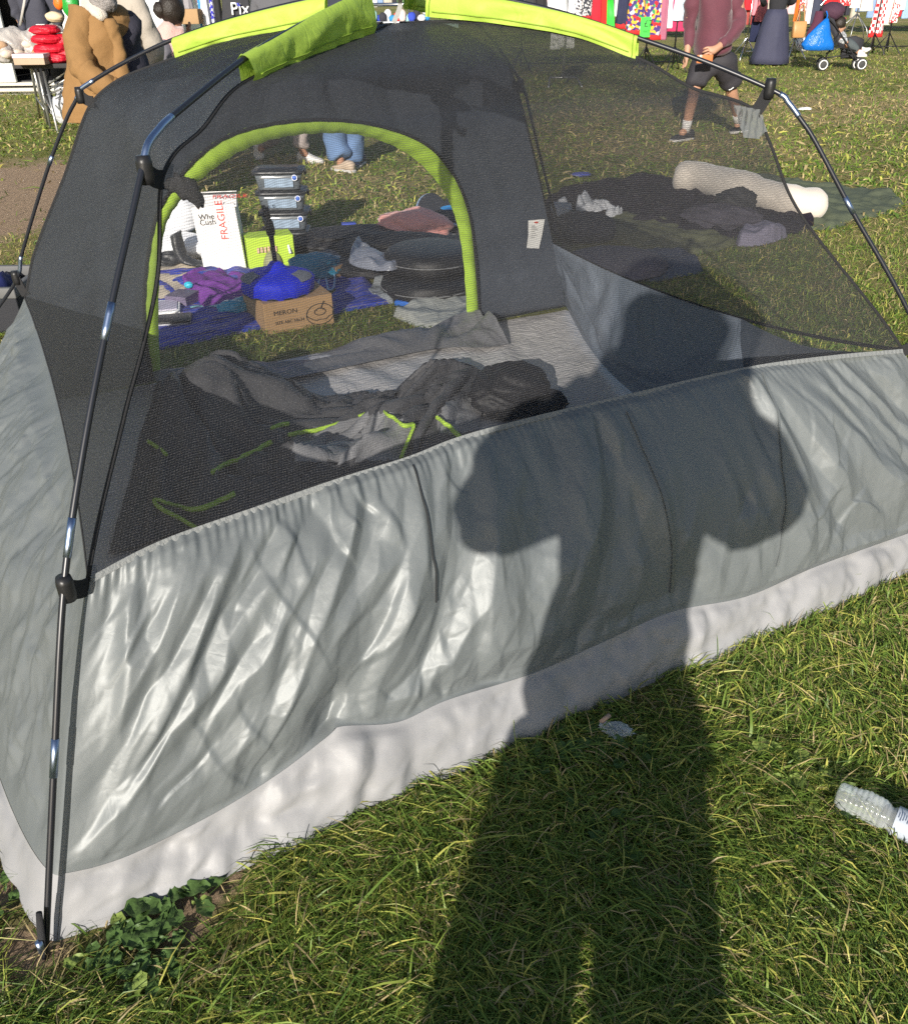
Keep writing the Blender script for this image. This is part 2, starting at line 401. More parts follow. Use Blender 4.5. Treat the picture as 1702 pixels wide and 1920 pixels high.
# ------------------------------------------------------------------ tent frame and seams
HUBXY = np.array([-.18, 3.045]); 
FOOT = {'A': G(85, 1797)[:2], 'B': np.array([1.709, 2.286]), 'C': np.array([.65, 4.66]), 'D': np.array([-2.03, 3.363])}
def dplane(c):
    d = HUBXY-FOOT[c]; d = d/np.linalg.norm(d); return np.array([*FOOT[c], 0]), np.array([-d[1], d[0], 0]), np.array([*d, 0])
def pp(c, px, py):
    p0, n, _ = dplane(c); return onplane(px, py, p0, n)
APEX = AY(738, 42, HUBXY[1]); HUB = AY(747, -22, HUBXY[1])
def foot3(c, s, z): return dplane(c)[0]+dplane(c)[2]*s+np.array([0, 0, z])
SEAM = {
 'A': [(0, pp('A', 107, 1770)), (.09, pp('A', 118, 1637)), (.5, pp('A', 165, 1085)), (.7, pp('A', 234, 775)), (.8, pp('A', 270, 642)), (.9, pp('A', 297, 505)), (1, pp('A', 304, 333)), (1.22, pp('A', 380, 240)), (1.45, pp('A', 464, 150)), (1.85, pp('A', 690, 62)), (2, APEX)],
 'B': [(0, foot3('B', .07, 0)), (.09, foot3('B', .09, .1)), (.5, pp('B', 1692, 656)), (.75, pp('B', 1500, 400)), (.93, pp('B', 1441, 262)), (1, pp('B', 1412, 204)), (1.2, pp('B', 1300, 165)), (1.45, pp('B', 1200, 110)), (1.75, pp('B', 1050, 62)), (1.93, pp('B', 870, 40)), (2, APEX)],
 'C': [(0, G(1062, 575, .0)), (.09, G(1060, 568, .06)), (.5, pp('C', 1037, 455)), (.8, pp('C', 1010, 330)), (1, pp('C', 965, 152)), (1.3, pp('C', 930, 103)), (1.6, pp('C', 880, 66)), (1.85, pp('C', 820, 44)), (2, APEX)],
 'D': [(0, foot3('D', .07, 0)), (.09, foot3('D', .09, .1)), (.5, pp('D', 46, 557)), (.6, pp('D', 62, 480)), (.8, pp('D', 120, 330)), (1, pp('D', 176, 186)), (1.4, pp('D', 330, 106)), (1.7, pp('D', 460, 66)), (1.88, pp('D', 620, 48)), (2, APEX)]}
def seam(c, v):
    """Seam point(s) at parameter v (0 floor, .5 wall top, 1 shoulder, 2 apex)."""
    K = SEAM[c]; t = np.array([k for k, _ in K]); P = np.array([p for _, p in K])
    v = np.asarray(v, float); i = np.clip(np.searchsorted(t, v, 'right')-1, 0, len(t)-2)
    T = np.zeros_like(P)
    T[1:-1] = (P[2:]-P[:-2])/(t[2:]-t[:-2])[:, None]; T[0] = (P[1]-P[0])/(t[1]-t[0]); T[-1] = (P[-1]-P[-2])/(t[-1]-t[-2])
    h = (t[i+1]-t[i]); x = ((v-t[i])/h)[..., None]; h = h[..., None]
    return (2*x**3-3*x**2+1)*P[i]+(x**3-2*x**2+x)*h*T[i]+(-2*x**3+3*x**2)*P[i+1]+(x**3-x**2)*h*T[i+1]
CEN = np.array([*HUBXY, .7])
def face(a, b, sag=0.0):
    """Ruled surface between two seams, bellied inwards by sag."""
    def f(u, v):
        u = np.asarray(u, float); v = np.asarray(v, float)
        p = seam(a, v)*(1-u)[..., None]+seam(b, v)*u[..., None]
        d = FOOT[b]-FOOT[a]; n = np.array([-d[1], d[0], 0]); n = n/np.linalg.norm(n)
        if np.dot(n[:2], CEN[:2]-FOOT[a]) < 0: n = -n
        return p+n*(sag*4*u*(1-u)*np.sin(np.clip(v, 0, 2)*math.pi/2))[..., None]
    return f
def fnormal(f, u, v):
    e = 1e-3
    a = f(np.clip(u+e, 0, 1), v)-f(np.clip(u-e, 0, 1), v); b = f(u, np.clip(v+e, 0, 2))-f(u, np.clip(v-e, 0, 2))
    n = np.cross(a, b); return n/(np.linalg.norm(n, axis=-1)[..., None]+1e-12)
def inv(f, px, py, u=.5, v=.4):
    """(u, v) on a face seen at a photo pixel."""
    q = np.array([u, v], float)
    for _ in range(30):
        p0 = proj(f(q[0], q[1])); r = p0-np.array([px, py]); e = 1e-4
        J = np.stack([(proj(f(q[0]+e, q[1]))-p0)/e, (proj(f(q[0], q[1]+e))-p0)/e], 1)
        q = q-np.linalg.lstsq(J, r, rcond=None)[0]*.9; q[0] = np.clip(q[0], -.2, 1.2); q[1] = np.clip(q[1], 0, 1.99)
    return q
FRONT, RIGHT, BACK, LEFT = face('A', 'B', .04), face('B', 'C', .05), face('C', 'D', .0), face('D', 'A', .05)

# ------------------------------------------------------------------ tent materials
def net_material(name, col, a0, period=.0052, rough=.55, spk=420, wa=1.0, cmin=.2):
    """Insect netting: a woven screen that lets part of the view through, denser at grazing angles."""
    m, t, b = nodes(name); L = t.links.new; N = t.nodes.new
    uv = N('ShaderNodeUVMap'); sep = N('ShaderNodeSeparateXYZ'); L(uv.outputs[0], sep.inputs[0])
    def math_(op, x, y=None, c=False):
        k = N('ShaderNodeMath'); k.operation = op; k.use_clamp = c
        for i, s in enumerate((x, y)):
            if s is None: continue
            if hasattr(s, 'is_linked'): L(s, k.inputs[i])
            else: k.inputs[i].default_value = s
        return k.outputs[0]
    wob = N('ShaderNodeTexNoise'); wob.inputs['Scale'].default_value = 9; L(uv.outputs[0], wob.inputs['Vector'])
    wv = math_('MULTIPLY_ADD', wob.outputs['Fac'], .02); L(sep.outputs[1], wv.node.inputs[2])
    row = math_('SINE', math_('MULTIPLY', wv, 6.2832/period)); colm = math_('SINE', math_('MULTIPLY', sep.outputs[0], 6.2832/(period*1.37)))
    weave = math_('ADD', math_('MULTIPLY', row, .16*wa), math_('MULTIPLY', colm, .07*wa))
    lw = N('ShaderNodeLayerWeight'); lw.inputs[0].default_value = .5
    cs = math_('MAXIMUM', math_('SUBTRACT', 1.0, lw.outputs['Facing']), cmin)
    big = N('ShaderNodeTexNoise'); big.inputs['Scale'].default_value = 14; big.inputs['Detail'].default_value = 5; L(uv.outputs[0], big.inputs['Vector'])
    a = math_('ADD', math_('ADD', weave, a0-.06), math_('MULTIPLY', big.outputs['Fac'], .12), True)
    op = math_('SUBTRACT', 1.0, math_('POWER', math_('SUBTRACT', 1.0, a), math_('DIVIDE', 1.0, cs)), True)
    tr = N('ShaderNodeBsdfTransparent'); ms = N('ShaderNodeMixShader')
    sp = N('ShaderNodeTexNoise'); sp.inputs['Scale'].default_value = spk; sp.inputs['Detail'].default_value = 1; L(uv.outputs[0], sp.inputs['Vector'])
    rp = N('ShaderNodeValToRGB'); rp.color_ramp.elements[0].position = .5; rp.color_ramp.elements[1].position = .74
    rp.color_ramp.elements[0].color = (*col, 1); rp.color_ramp.elements[1].color = (*[min(1, c*4+.02) for c in col], 1); L(sp.outputs['Fac'], rp.inputs[0])
    L(rp.outputs[0], b.inputs['Base Color']); b.inputs['Roughness'].default_value = rough; b.inputs['Specular IOR Level'].default_value = .2
    L(op, ms.inputs[0]); L(tr.outputs[0], ms.inputs[1]); L(b.outputs[0], ms.inputs[2]); L(ms.outputs[0], t.nodes['Material Output'].inputs[0])
    return m
def nylon(name, col, rough=.42, trans=.12, bump=.35, metal=.0, spec=.5, var=.06, glow=None):
    m, t, b = nodes(name); L = t.links.new; N = t.nodes.new
    tc = N('ShaderNodeTexCoord')
    nz = N('ShaderNodeTexNoise'); nz.inputs['Scale'].default_value = 3; nz.inputs['Detail'].default_value = 6; L(tc.outputs['Object'], nz.inputs['Vector'])
    mx = N('ShaderNodeMix'); mx.data_type = 'RGBA'; mx.inputs[6].default_value = (*[c*(1-var) for c in col], 1); mx.inputs[7].default_value = (*[min(1, c*(1+var)) for c in col], 1)
    L(nz.outputs['Fac'], mx.inputs[0]); L(mx.outputs[2], b.inputs['Base Color'])
    b.inputs['Roughness'].default_value = rough; b.inputs['Metallic'].default_value = metal; b.inputs['Specular IOR Level'].default_value = spec
    v = N('ShaderNodeTexVoronoi'); v.feature = 'DISTANCE_TO_EDGE'; v.inputs['Scale'].default_value = 14
    n2 = N('ShaderNodeTexNoise'); n2.inputs['Scale'].default_value = 7; n2.inputs['Detail'].default_value = 4; L(tc.outputs['Object'], n2.inputs['Vector'])
    vm = N('ShaderNodeVectorMath'); vm.operation = 'MULTIPLY_ADD'; L(n2.outputs['Color'], vm.inputs[0]); vm.inputs[1].default_value = (.25, .25, .25); L(tc.outputs['Object'], vm.inputs[2])
    L(vm.outputs[0], v.inputs['Vector'])
    mn = N('ShaderNodeMath'); mn.operation = 'MINIMUM'; L(v.outputs['Distance'], mn.inputs[0]); mn.inputs[1].default_value = .22
    n3 = N('ShaderNodeTexNoise'); n3.inputs['Scale'].default_value = 34; n3.inputs['Detail'].default_value = 5; L(vm.outputs[0], n3.inputs['Vector'])
    ad = N('ShaderNodeMath'); ad.operation = 'MULTIPLY_ADD'; L(n3.outputs['Fac'], ad.inputs[0]); ad.inputs[1].default_value = .25; L(mn.outputs[0], ad.inputs[2])
    bp = N('ShaderNodeBump'); bp.inputs['Strength'].default_value = bump; bp.inputs['Distance'].default_value = .02; L(ad.outputs[0], bp.inputs['Height']); L(bp.outputs[0], b.inputs['Normal'])
    tr = N('ShaderNodeBsdfTranslucent'); tr.inputs[0].default_value = (*(glow or col), 1); ms = N('ShaderNodeMixShader'); ms.inputs[0].default_value = trans
    L(b.outputs[0], ms.inputs[1]); L(tr.outputs[0], ms.inputs[2]); L(ms.outputs[0], t.nodes['Material Output'].inputs[0])
    return m
NET = net_material('black netting', (.032, .032, .034), .28)
NET_SIDE = net_material('black side netting', (.034, .035, .037), .35, spk=260, wa=.4, cmin=.60)
SILVER = nylon('silver nylon', (.165, .180, .183), .46, .16, .06, .10, .50, .06, (.50, .52, .53))
SILVER_IN = nylon('silver nylon inside', (.19, .22, .27), .5, .12, .3)
DARKPANEL = nylon('dark grey nylon', (.072, .084, .106), .55, .10, .25, 0, .35)
WHITEPE = nylon('white woven plastic', (.29, .29, .296), .50, .08, .06, 0, .4, .18)
FLOORM = nylon('grey floor plastic', (.60, .58, .57), .5, .05, .5)
LIME = nylon('lime nylon', (.45, .64, .09), .55, .25, .15, 0, .3)
LIMET = M('lime tape', (.46, .70, .07), .7, bump=.3, bscale=300)
POLEM = M('black fibreglass pole', (.012, .013, .018), .36, spec=.6, var=.05)
FERR = M('sky tinted steel ferrule', (.36, .44, .60), .34, 1.0, var=.05)  # steel with the blue sky reflection put into its base colour
BLKP = M('black plastic', (.015, .015, .016), .4, bump=.1)
BLKW = M('black webbing', (.02, .02, .022), .85, bump=.5, bscale=500)

tent = thing('tent', 'grey and black mesh dome tent with lime pole sleeves pitched on the grass', 'tent', (*HUBXY, 0))

def panel(name, f, mat, u0, u1, vlo, vhi, nu, nv, hf=None, parent=None, keep=None, thick=False, off=0.0):
    """Cloth on a face between the curves vlo(u) and vhi(u), pushed along the normal by hf(metres across, metres up, u, w)."""
    u, k = np.meshgrid(np.linspace(u0, u1, nu+1), np.linspace(0, 1, nv+1))
    lo = vlo(u) if callable(vlo) else vlo+0*u; hi = vhi(u) if callable(vhi) else vhi+0*u
    v = lo+(hi-lo)*k; P = f(u, v); n = fnormal(f, u, v)
    n = np.where((np.sum(n*(P-CEN), -1) < 0)[..., None], -n, n)          # outwards
    wid = np.linalg.norm(f(np.array(1.), np.array(.3))-f(np.array(0.), np.array(.3)))
    hgt = np.cumsum(np.concatenate([np.zeros((1, nu+1)), np.linalg.norm(np.diff(P, axis=0), axis=-1)]), 0)
    U = u*wid; 
    h = off+(hf(U, hgt, u, k) if hf else 0)
    P = P+n*np.asarray(h+0*u)[..., None]
    kp = None
    if keep is not None:
        c = (P[:-1, :-1]+P[1:, :-1]+P[:-1, 1:]+P[1:, 1:])/4; kp = keep(c)
    return mk(name, P, gridf(nu, nv, keep=kp), mat, parent or tent, uv=np.stack([U, hgt+lo*1.3], -1))

# ---- front wall: silver cloth with drape folds where the photo shows them
def edge_curve(pts, v0):
    q = np.array([inv(FRONT, x, y, .5, v0) for x, y in pts]); q = q[np.argsort(q[:, 0])]; d = cr(q, 8)
    return lambda u: np.interp(u, d[:, 0], d[:, 1])
ve_front = edge_curve(((165, 1085), (300, 1016), (480, 952), (640, 897), (765, 858), (860, 821), (1000, 783), (1190, 738), (1400, 690), (1560, 668), (1692, 656)), .5)
vb_front = edge_curve(((110, 1640), (180, 1625), (260, 1596), (400, 1526), (520, 1452), (615, 1380), (640, 1362), (745, 1354), (840, 1312), (1000, 1262), (1130, 1204), (1260, 1147), (1400, 1118), (1530, 1062), (1702, 1000)), .1)
WID = float(np.linalg.norm(FRONT(np.array(1.), np.array(.3))-FRONT(np.array(0.), np.array(.3))))
HGT = float(np.linalg.norm(FRONT(np.array(.5), np.array(.55))-FRONT(np.array(.5), np.array(.085))))
def fl(px, py):
    q = inv(FRONT, px, py); lo, hi = vb_front(q[0]), ve_front(q[0])
    return np.array([q[0]*WID, (q[1]-lo)/(hi-lo)*HGT])
FOLDS = [  # x0 y0 x1 y1 (photo), half width at the two ends (m), depth (m, + out)
 (455, 975, 222, 1490, .050, .012, .034), (530, 950, 480, 1330, .025, .03, .012), (330, 1035, 165, 1330, .025, .02, .014), (400, 1005, 190, 1480, .035, .02, .018),
 (255, 1062, 168, 1215, .02, .01, -.012), (205, 1085, 160, 1250, .015, .012, .010), (290, 1050, 180, 1330, .016, .012, -.010), (450, 985, 620, 1265, .010, .006, .006),
 (735, 1030, 600, 1215, .03, .02, .016), (742, 1062, 640, 1275, .016, .012, -.014), (690, 905, 738, 1040, .02, .015, .014), (560, 925, 655, 1065, .02, .01, -.012),
 (508, 955, 570, 1080, .016, .010, .012), (610, 905, 660, 1000, .016, .010, .010), (640, 900, 700, 985, .012, .01, -.010), (622, 1375, 628, 1270, .018, .03, -.030),
 (650, 1260, 780, 1090, .02, .02, .014), (700, 1300, 800, 1120, .02, .02, -.010), (640, 1320, 720, 1290, .02, .02, .016), (764, 868, 800, 1125, .006, .006, -.006),
 (815, 892, 868, 932, .012, .006, .007), (282, 1522, 395, 1388, .012, .006, -.010), (330, 1330, 480, 1500, .012, .008, .007), (420, 1280, 520, 1440, .012, .008, .007),
 (1165, 770, 1257, 1112, .010, .010, .009), (1190, 780, 1270, 1100, .012, .012, -.006), (1010, 812, 1125, 1085, .012, .01, .006), (1130, 765, 1150, 855, .015, .008, .008), (905, 840, 960, 1120, .02, .015, .006),
 (1290, 830, 1315, 785, .006, .006, -.005), (1490, 700, 1665, 885, .030, .025, -.018), (1530, 690, 1702, 870, .025, .025, .014),
 (1565, 682, 1720, 840, .02, .022, -.014), (1622, 672, 1730, 780, .02, .02, .014), (1655, 668, 1740, 740, .014, .014, -.010), (1440, 700, 1560, 850, .02, .02, .009), (1350, 1005, 1490, 940, .012, .008, .006),
 (1480, 990, 1560, 905, .012, .012, .010), (1540, 1010, 1600, 900, .014, .012, -.011), (1590, 1000, 1690, 920, .012, .012, .010), (1430, 1020, 1520, 960, .010, .008, -.007), (1640, 960, 1560, 930, .010, .008, .008),
 (880, 1180, 990, 1330, .02, .015, .008), (780, 1260, 860, 1380, .02, .015, .009), (850, 1010, 900, 1300, .03, .02, -.007), (1420, 760, 1440, 1000, .02, .02, -.006)]
FL = []
for x0, y0, x1, y1, w0, w1, d in FOLDS:
    a_, b_ = fl(x0, y0), fl(x1, y1)
    if max(x0, x1) < 1700 and np.linalg.norm(b_-a_) < .75 and abs(b_[1]-a_[1]) > .5*abs(b_[0]-a_[0]): FL.append((a_, b_, w0, w1, d))
_r = np.random.default_rng(5)
for k in range(0):                                                    # small pinched creases
    c = np.array([_r.uniform(.05, WID-.05), HGT*_r.beta(1.1, 1.5)]); a = _r.choice([_r.normal(1.25, .45), _r.normal(2.1, .4), _r.uniform(0, 3.14)], p=[.45, .3, .25]); l = _r.uniform(.02, .11)
    d = np.array([math.cos(a), math.sin(a)])*l
    w1_ = _r.uniform(.006, .014); FL.append((c-d, c+d, w1_, w1_*.7, _r.choice([-1, 1])*w1_*_r.uniform(.15, .45)))
FLL = []
for k in range(170):
    c = np.array([_r.uniform(.05, 2.6), _r.uniform(.03, .7)]); a = _r.uniform(0, 3.14); l = _r.uniform(.02, .09); d = np.array([math.cos(a), math.sin(a)])*l
    FLL.append((c-d, c+d, _r.uniform(.006, .014), _r.uniform(.004, .010), _r.choice([-1, 1])*_r.uniform(.003, .007)))
def folds(U, W, L_):
    h = np.zeros_like(U)
    for a, b, w0, w1, d in L_:
        ab = b-a; l = np.linalg.norm(ab)+1e-9; e = ab/l
        t = ((U-a[0])*e[0]+(W-a[1])*e[1])/l; s = (U-a[0])*(-e[1])+(W-a[1])*e[0]
        s = s+.006*np.sin(t*7+a[0]*20)*min(1, l/.15)
        ww = w0+(w1-w0)*np.clip(t, 0, 1)
        x = s/ww
        if e[1] > 0: x = -x                                                # crest with its steep side to the right
        pr = np.where(x < 0, np.clip(1+x/2.8, 0, 1), np.clip(1-x/.95, 0, 1)); pr = pr*pr*(3-2*pr)*.55+pr*.45
        h += 1.15*d*pr*np.clip(t*5, 0, 1)*np.clip((1-t)*4, 0, 1)
    return h
def hf_front(U, Hh, u, k):
    W = k*HGT; env = np.clip(k*30, 0, 1)*np.clip((1-k)*30, 0, 1)**.7*np.clip(u*30, 0, 1)*np.clip((1-u)*30, 0, 1)
    h = .45*folds(U, W, FL)+.25*relief(DRAPE, u, k)
    r = np.random.default_rng(12); sh = .55*np.clip(1-U/1.2, -.6, 1)
    ga, gb = np.meshgrid(np.arange(-.06, WID+.06, .030), np.arange(-.02, HGT+.06, .062)); gp = np.stack([ga.ravel(), gb.ravel()], -1)+r.uniform(-.46, .46, (ga.size, 2))*np.array([.030, .062])
    gh = relief(DRAPE, np.clip(gp[:, 0]/WID, 0, 1), np.clip(gp[:, 1]/HGT, 0, 1)); skew = lambda p0, p1: np.stack([(p0-.38*p1*np.clip(1-p0/1.5, -.8, 1))*2.1, p1], -1)
    sk_ = skew(U, W); h += .95*flat_facets(sk_[..., 0], sk_[..., 1], skew(gp[:, 0], gp[:, 1]), gh)
    h += crinkle(U, W, 41, .050, .0030, 2.6, .35)*np.clip(.6+fbm(U*2, W*2, 44, 2), .3, 1.4)+crinkle(U, W, 42, .022, .0011, 1.5, .1)*np.clip(2.2*fbm(U*3, W*3, 45, 3)-.45, 0, 1.5)
    h += .055*np.sin(k*math.pi)**.8*np.clip(u*6, 0, 1)*np.clip((1-u)*6, 0, 1)+.04*(fbm(U*2.1, W*1.8, 21, 3)-.45)                                                   # broad belly
    pass               # drape
    pass
    pk = .0022*np.sin(U*2*math.pi/.021+2.5*np.sin(U*17)+k*9)*np.exp(-((1-k)/.075)**2)*np.clip(1.2-.35*U, .2, 1)                 # puckers under the hem
    return h*env+pk
fw = panel('front_wall', FRONT, SILVER, 0, 1, vb_front, ve_front, 620, 190, hf_front)
def curve_tape(name, P, N_, W_, mat, wid, th=.002, parent=None):
    """Flat tape along P: N_ normals, wid width across."""
    P = np.asarray(P); T = np.gradient(P, axis=0); T /= np.linalg.norm(T, axis=1)[:, None]+1e-12
    N_ = np.broadcast_to(N_, P.shape); B = np.cross(T, N_); B /= np.linalg.norm(B, axis=1)[:, None]+1e-12
    wid = np.broadcast_to(wid, (len(P),))[:, None]
    V = np.stack([P-B*wid/2-N_*th/2, P+B*wid/2-N_*th/2, P+B*wid/2+N_*th/2, P-B*wid/2+N_*th/2], 1).reshape(-1, 3)
    F = gridf(4, len(P)-1, True)
    return mk(name, V, F, mat, parent or tent, smooth=False)
# seams stitched down the wall
fwv = np.array([v.co[:] for v in fw.data.vertices]).reshape(191, 621, 3)+np.array(tent.location)
def on_wall(px, py):
    a = fl(px, py); i, j = int(np.clip(round(a[0]/WID*620), 1, 619)), int(np.clip(round(a[1]/HGT*190), 1, 189)); return fwv[j, i]
for (xa_, ya_), (xb_, yb_), wd, mm in (((764, 872), (800, 1122), .0035, M('dark seam thread', (.02, .022, .024), .8)), ((1166, 772), (1256, 1110), .010, SILVER), ((1420, 700), (1440, 1060), .006, SILVER)):
    c_ = np.array([on_wall(xa_+(xb_-xa_)*t_, ya_+(yb_-ya_)*t_) for t_ in np.linspace(0, 1, 40)])
    for _ in range(2): c_[1:-1] = (c_[:-2]+2*c_[1:-1]+c_[2:])/4
    curve_tape('wall_seam', c_+np.array([.002, -.0035, .001]), np.array([.45, -.88, .1]), None, mm, wd, .003)
# hem tape along the wall top
uu = np.linspace(0.002, .998, 300)
tp = FRONT(uu, ve_front(uu)); nn = fnormal(FRONT, uu, ve_front(uu)); nn = np.where((np.sum(nn*(tp-CEN), -1) < 0)[:, None], -nn, nn)
tp = tp+nn*(.005+.0006*np.sin(uu*WID*2*math.pi/.017+2*np.sin(uu*40)))[:, None]-np.array([0, 0, .004])
curve_tape('hem_tape', tp, nn, None, M('grey hem tape', (.19, .20, .20), .7, bump=.4, bscale=200), .012)
# ---- white groundsheet edge below it, bulging out over the grass
slump = lambda u: .125*np.sin(np.clip(u, 0, 1)*math.pi)**.5                # how far the left side has slid outwards over the grass
def band(name, f, vb, amp, seed, nu=300, nv=26, bumps=(), mat=WHITEPE, depth=.055, out=None):
    def hf(U, Hh, u, k):
        b = depth*np.sin(np.clip(1-k, 0, 1)*math.pi*.62)*np.clip(np.minimum(u, 1-u)*14, 0, 1)
        ed = np.clip(np.minimum(u, 1-u)*40, 0, 1)
        h = b+ed*amp*(.30*relief(SLACK, u*1.0+.13, .25+.35*k)+crinkle(U, Hh, seed+20, .060, .0075, 1.8, .3)+crinkle(U, Hh, seed+21, .024, .0030, 1.2))
        for c, s_, d in bumps: h = h+d*np.exp(-((U-c)/s_)**4)*np.clip(np.sin(np.clip(k, 0, 1)*math.pi), 0, 1)**.5
        e = np.clip((1-k)*8, 0, 1)
        return h*np.where(k > .6, e, 1)+.001+(out(u) if out else 0)
    return panel(name, f, mat, 0, 1, 0.0, vb, nu, nv, hf)
bx = fl(690, 1375)[0]
band('groundsheet_edge', FRONT, vb_front, 1.0, 51, bumps=((bx, .075, .022),), depth=.022)
vb_left = lambda u: .03+.055*np.clip((u-.72)/.28, 0, 1)**1.5
band('groundsheet_edge', LEFT, vb_left, .6, 61, 160, depth=.02, out=slump)
# ---- left wall (silver, finely crumpled) and its net
ve_left = lambda u: .5-.02*4*u*(1-u)
def hf_left(U, Hh, u, k):
    env = np.clip(k*8, 0, 1)*np.clip((1-k)*8, 0, 1)*np.clip(u*25, 0, 1)*np.clip((1-u)*25, 0, 1)
    return env*(relief(SLACK, u, k)*.35+crinkle(U, Hh, 76, .060, .0062, 1.8, .2)+crinkle(U, Hh, 77, .024, .0022, 1.2)+.05*(fbm(U*2, Hh*2, 73, 3)-.45)+.05*np.sin(k*math.pi)*np.sin(u*math.pi))+slump(u)*(1-k)**.8
panel('left_wall', LEFT, SILVER, 0, 1, vb_left, ve_left, 320, 130, hf_left)
hf_net = lambda U, Hh, u, k: np.clip(k*6, 0, 1)*np.clip((1-k)*6, 0, 1)*np.clip(u*9, 0, 1)*np.clip((1-u)*9, 0, 1)*(.016*(ridged(U*2.6+Hh*.6, Hh*1.1, 81, 2)-.55))
panel('side_net', LEFT, NET_SIDE, 0, 1, ve_left, 1.985, 80, 90, hf_net)
# ---- front net
panel('front_net', FRONT, NET, 0, 1, ve_front, 1.985, 100, 90, lambda U, Hh, u, k: .35*hf_net(U, Hh, u, k))
# ---- right wall inside and its net
ve_right = lambda u: .5-.06*4*u*(1-u)+.0*u
def hf_right(U, Hh, u, k):
    env = np.clip(k*8, 0, 1)*np.clip((1-k)*8, 0, 1)
    return env*(.04*(fbm(U*2, Hh*2, 83, 3)-.45)+.014*(ridged(U*5+Hh*3, Hh*1.5, 84, 4)-.5)+crumple(U, Hh, 85, 8, .09)*.05)
u_sp = float(inv(RIGHT, 1413, 650, .3, .4)[0])
rb = cr(np.array([G(x, y, .045) for x, y in ((1060, 572), (1078, 606), (1102, 648), (1145, 700), (1205, 752), (1290, 815), (1400, 880))]), 12); d_ = np.concatenate([[0], np.cumsum(np.linalg.norm(np.diff(rb, axis=0), axis=1))]); d_ /= d_[-1]
u, k = np.meshgrid(np.linspace(1, u_sp, 161), np.linspace(0, 1, 61)); top_ = RIGHT(u, ve_right(u)); w_ = (1-u)/(1-u_sp); bot_ = np.stack([np.interp(w_, d_, rb[:, i]) for i in range(3)], -1)
P = bot_*(1-k)[..., None]+top_*k[..., None]; nrm = np.cross(np.gradient(P, axis=1), np.gradient(P, axis=0)); nrm /= np.linalg.norm(nrm, axis=-1)[..., None]+1e-9
h_ = np.sin(k*math.pi)**.7*(.9*relief(SLACK, w_*.9+.05, k*.8+.1)+.03*(fbm(w_*4, k*2, 83, 3)-.45)); P = P+nrm*h_[..., None]; P[..., 2] -= .05*np.sin(k*math.pi)*np.sin(w_*math.pi); P[..., 2] = np.maximum(P[..., 2], .035)
mk('right_wall', P, gridf(160, 60), SILVER_IN, tent, uv=np.stack([w_*2.4, k*.6], -1))
edge_ = P[:, -1]; kk_ = np.linspace(0, 1, 61); sb_ = seam('B', .03+.47*kk_); tt_ = np.linspace(0, 1, 31)[None, :, None]
mk('corner_vent', edge_[:, None]*(1-tt_)+sb_[:, None]*tt_+np.array([0, 0, -.05])*np.sin(tt_*math.pi)*kk_[:, None, None], gridf(30, 60), DARKPANEL, tent)
q0, q1 = inv(RIGHT, 1416, 636, .3, .4), inv(RIGHT, 1600, 668, .1, .4)
tt = np.linspace(0, 1, 20); qu, qv = q0[0]+(q1[0]-q0[0])*tt, q0[1]+(q1[1]-q0[1])*tt
curve_tape('vent_strap', RIGHT(qu, qv)-fnormal(RIGHT, qu, qv)*.012*np.sign(np.sum(fnormal(RIGHT, qu, qv)*(RIGHT(qu, qv)-CEN), -1))[:, None], fnormal(RIGHT, qu, qv), None, M('grey webbing', (.30, .30, .29), .8, bump=.3, bscale=300), .018)
panel('side_net', RIGHT, NET, 0, 1, ve_right, 1.985, 80, 90, lambda U, Hh, u, k: .3*hf_net(U, Hh, u, k))
uu = np.linspace(0, 1, 120); P = RIGHT(uu, ve_right(uu)); curve_tape('net_seam', P, fnormal(RIGHT, uu, ve_right(uu)), None, BLKW, .014)
uu = np.linspace(0, 1, 120); P = LEFT(uu, ve_left(uu)); curve_tape('net_seam', P, fnormal(LEFT, uu, ve_left(uu)), None, BLKW, .008)
# ---- back: dark panel with the D-shaped door
DOOR = np.array([(283, 700), (268, 600), (272, 500), (288, 410), (318, 350), (362, 295), (420, 252), (500, 228), (600, 219), (700, 229), (790, 262), (845, 320), (876, 395), (888, 480), (896, 585)], float)
DOORI = np.array([(300, 700), (296, 600), (299, 500), (310, 420), (340, 370), (385, 325), (445, 283), (520, 256), (600, 247), (680, 252), (757, 282), (815, 335), (850, 400), (866, 480), (874, 587)], float)
door_c = cr(DOOR, 8); doori_c = cr(DOORI, 8)
poly = np.concatenate([cr(DOOR*.5+DOORI*.5, 8), [(880, 640), (700, 720), (300, 800)]])
hf_back = lambda U, Hh, u, k: np.clip(k*6, 0, 1)*np.clip((1-k)*5, 0, 1)*np.clip(u*9, 0, 1)*np.clip((1-u)*9, 0, 1)*(.05*(ridged(U*3-Hh, Hh*1.5+2, 87, 3)-.6)+crumple(U, Hh, 88, 6, .14)*.03)
panel('back_panel', BACK, DARKPANEL, 0, 1, 0.01, 1.985, 150, 150, hf_back, keep=lambda c: ~inpoly(proj(c), poly))
O = np.array([BACK(*inv(BACK, x, y, .5, .6)) for x, y in door_c]); I = np.array([BACK(*inv(BACK, x, y, .5, .6)) for x, y in doori_c])
nb = fnormal(BACK, np.array([.5]), np.array([.6]))[0]; nb = nb*np.sign(np.dot(nb, EYE-O[20]))
n = len(O); w3 = np.linspace(0, 1, 6)
V = np.stack([O*(1-k)+I*k+nb*(.010+.016*math.sin(k*math.pi))+nb*(.004*np.sin(np.arange(n)*1.9+k*2))[:, None] for k in w3], 1)
mk('door_trim', V, gridf(5, n-1), LIMET, tent)
Q = O+nb*.02; mk('zip', *tube(Q, .006, 6), BLKW, tent)
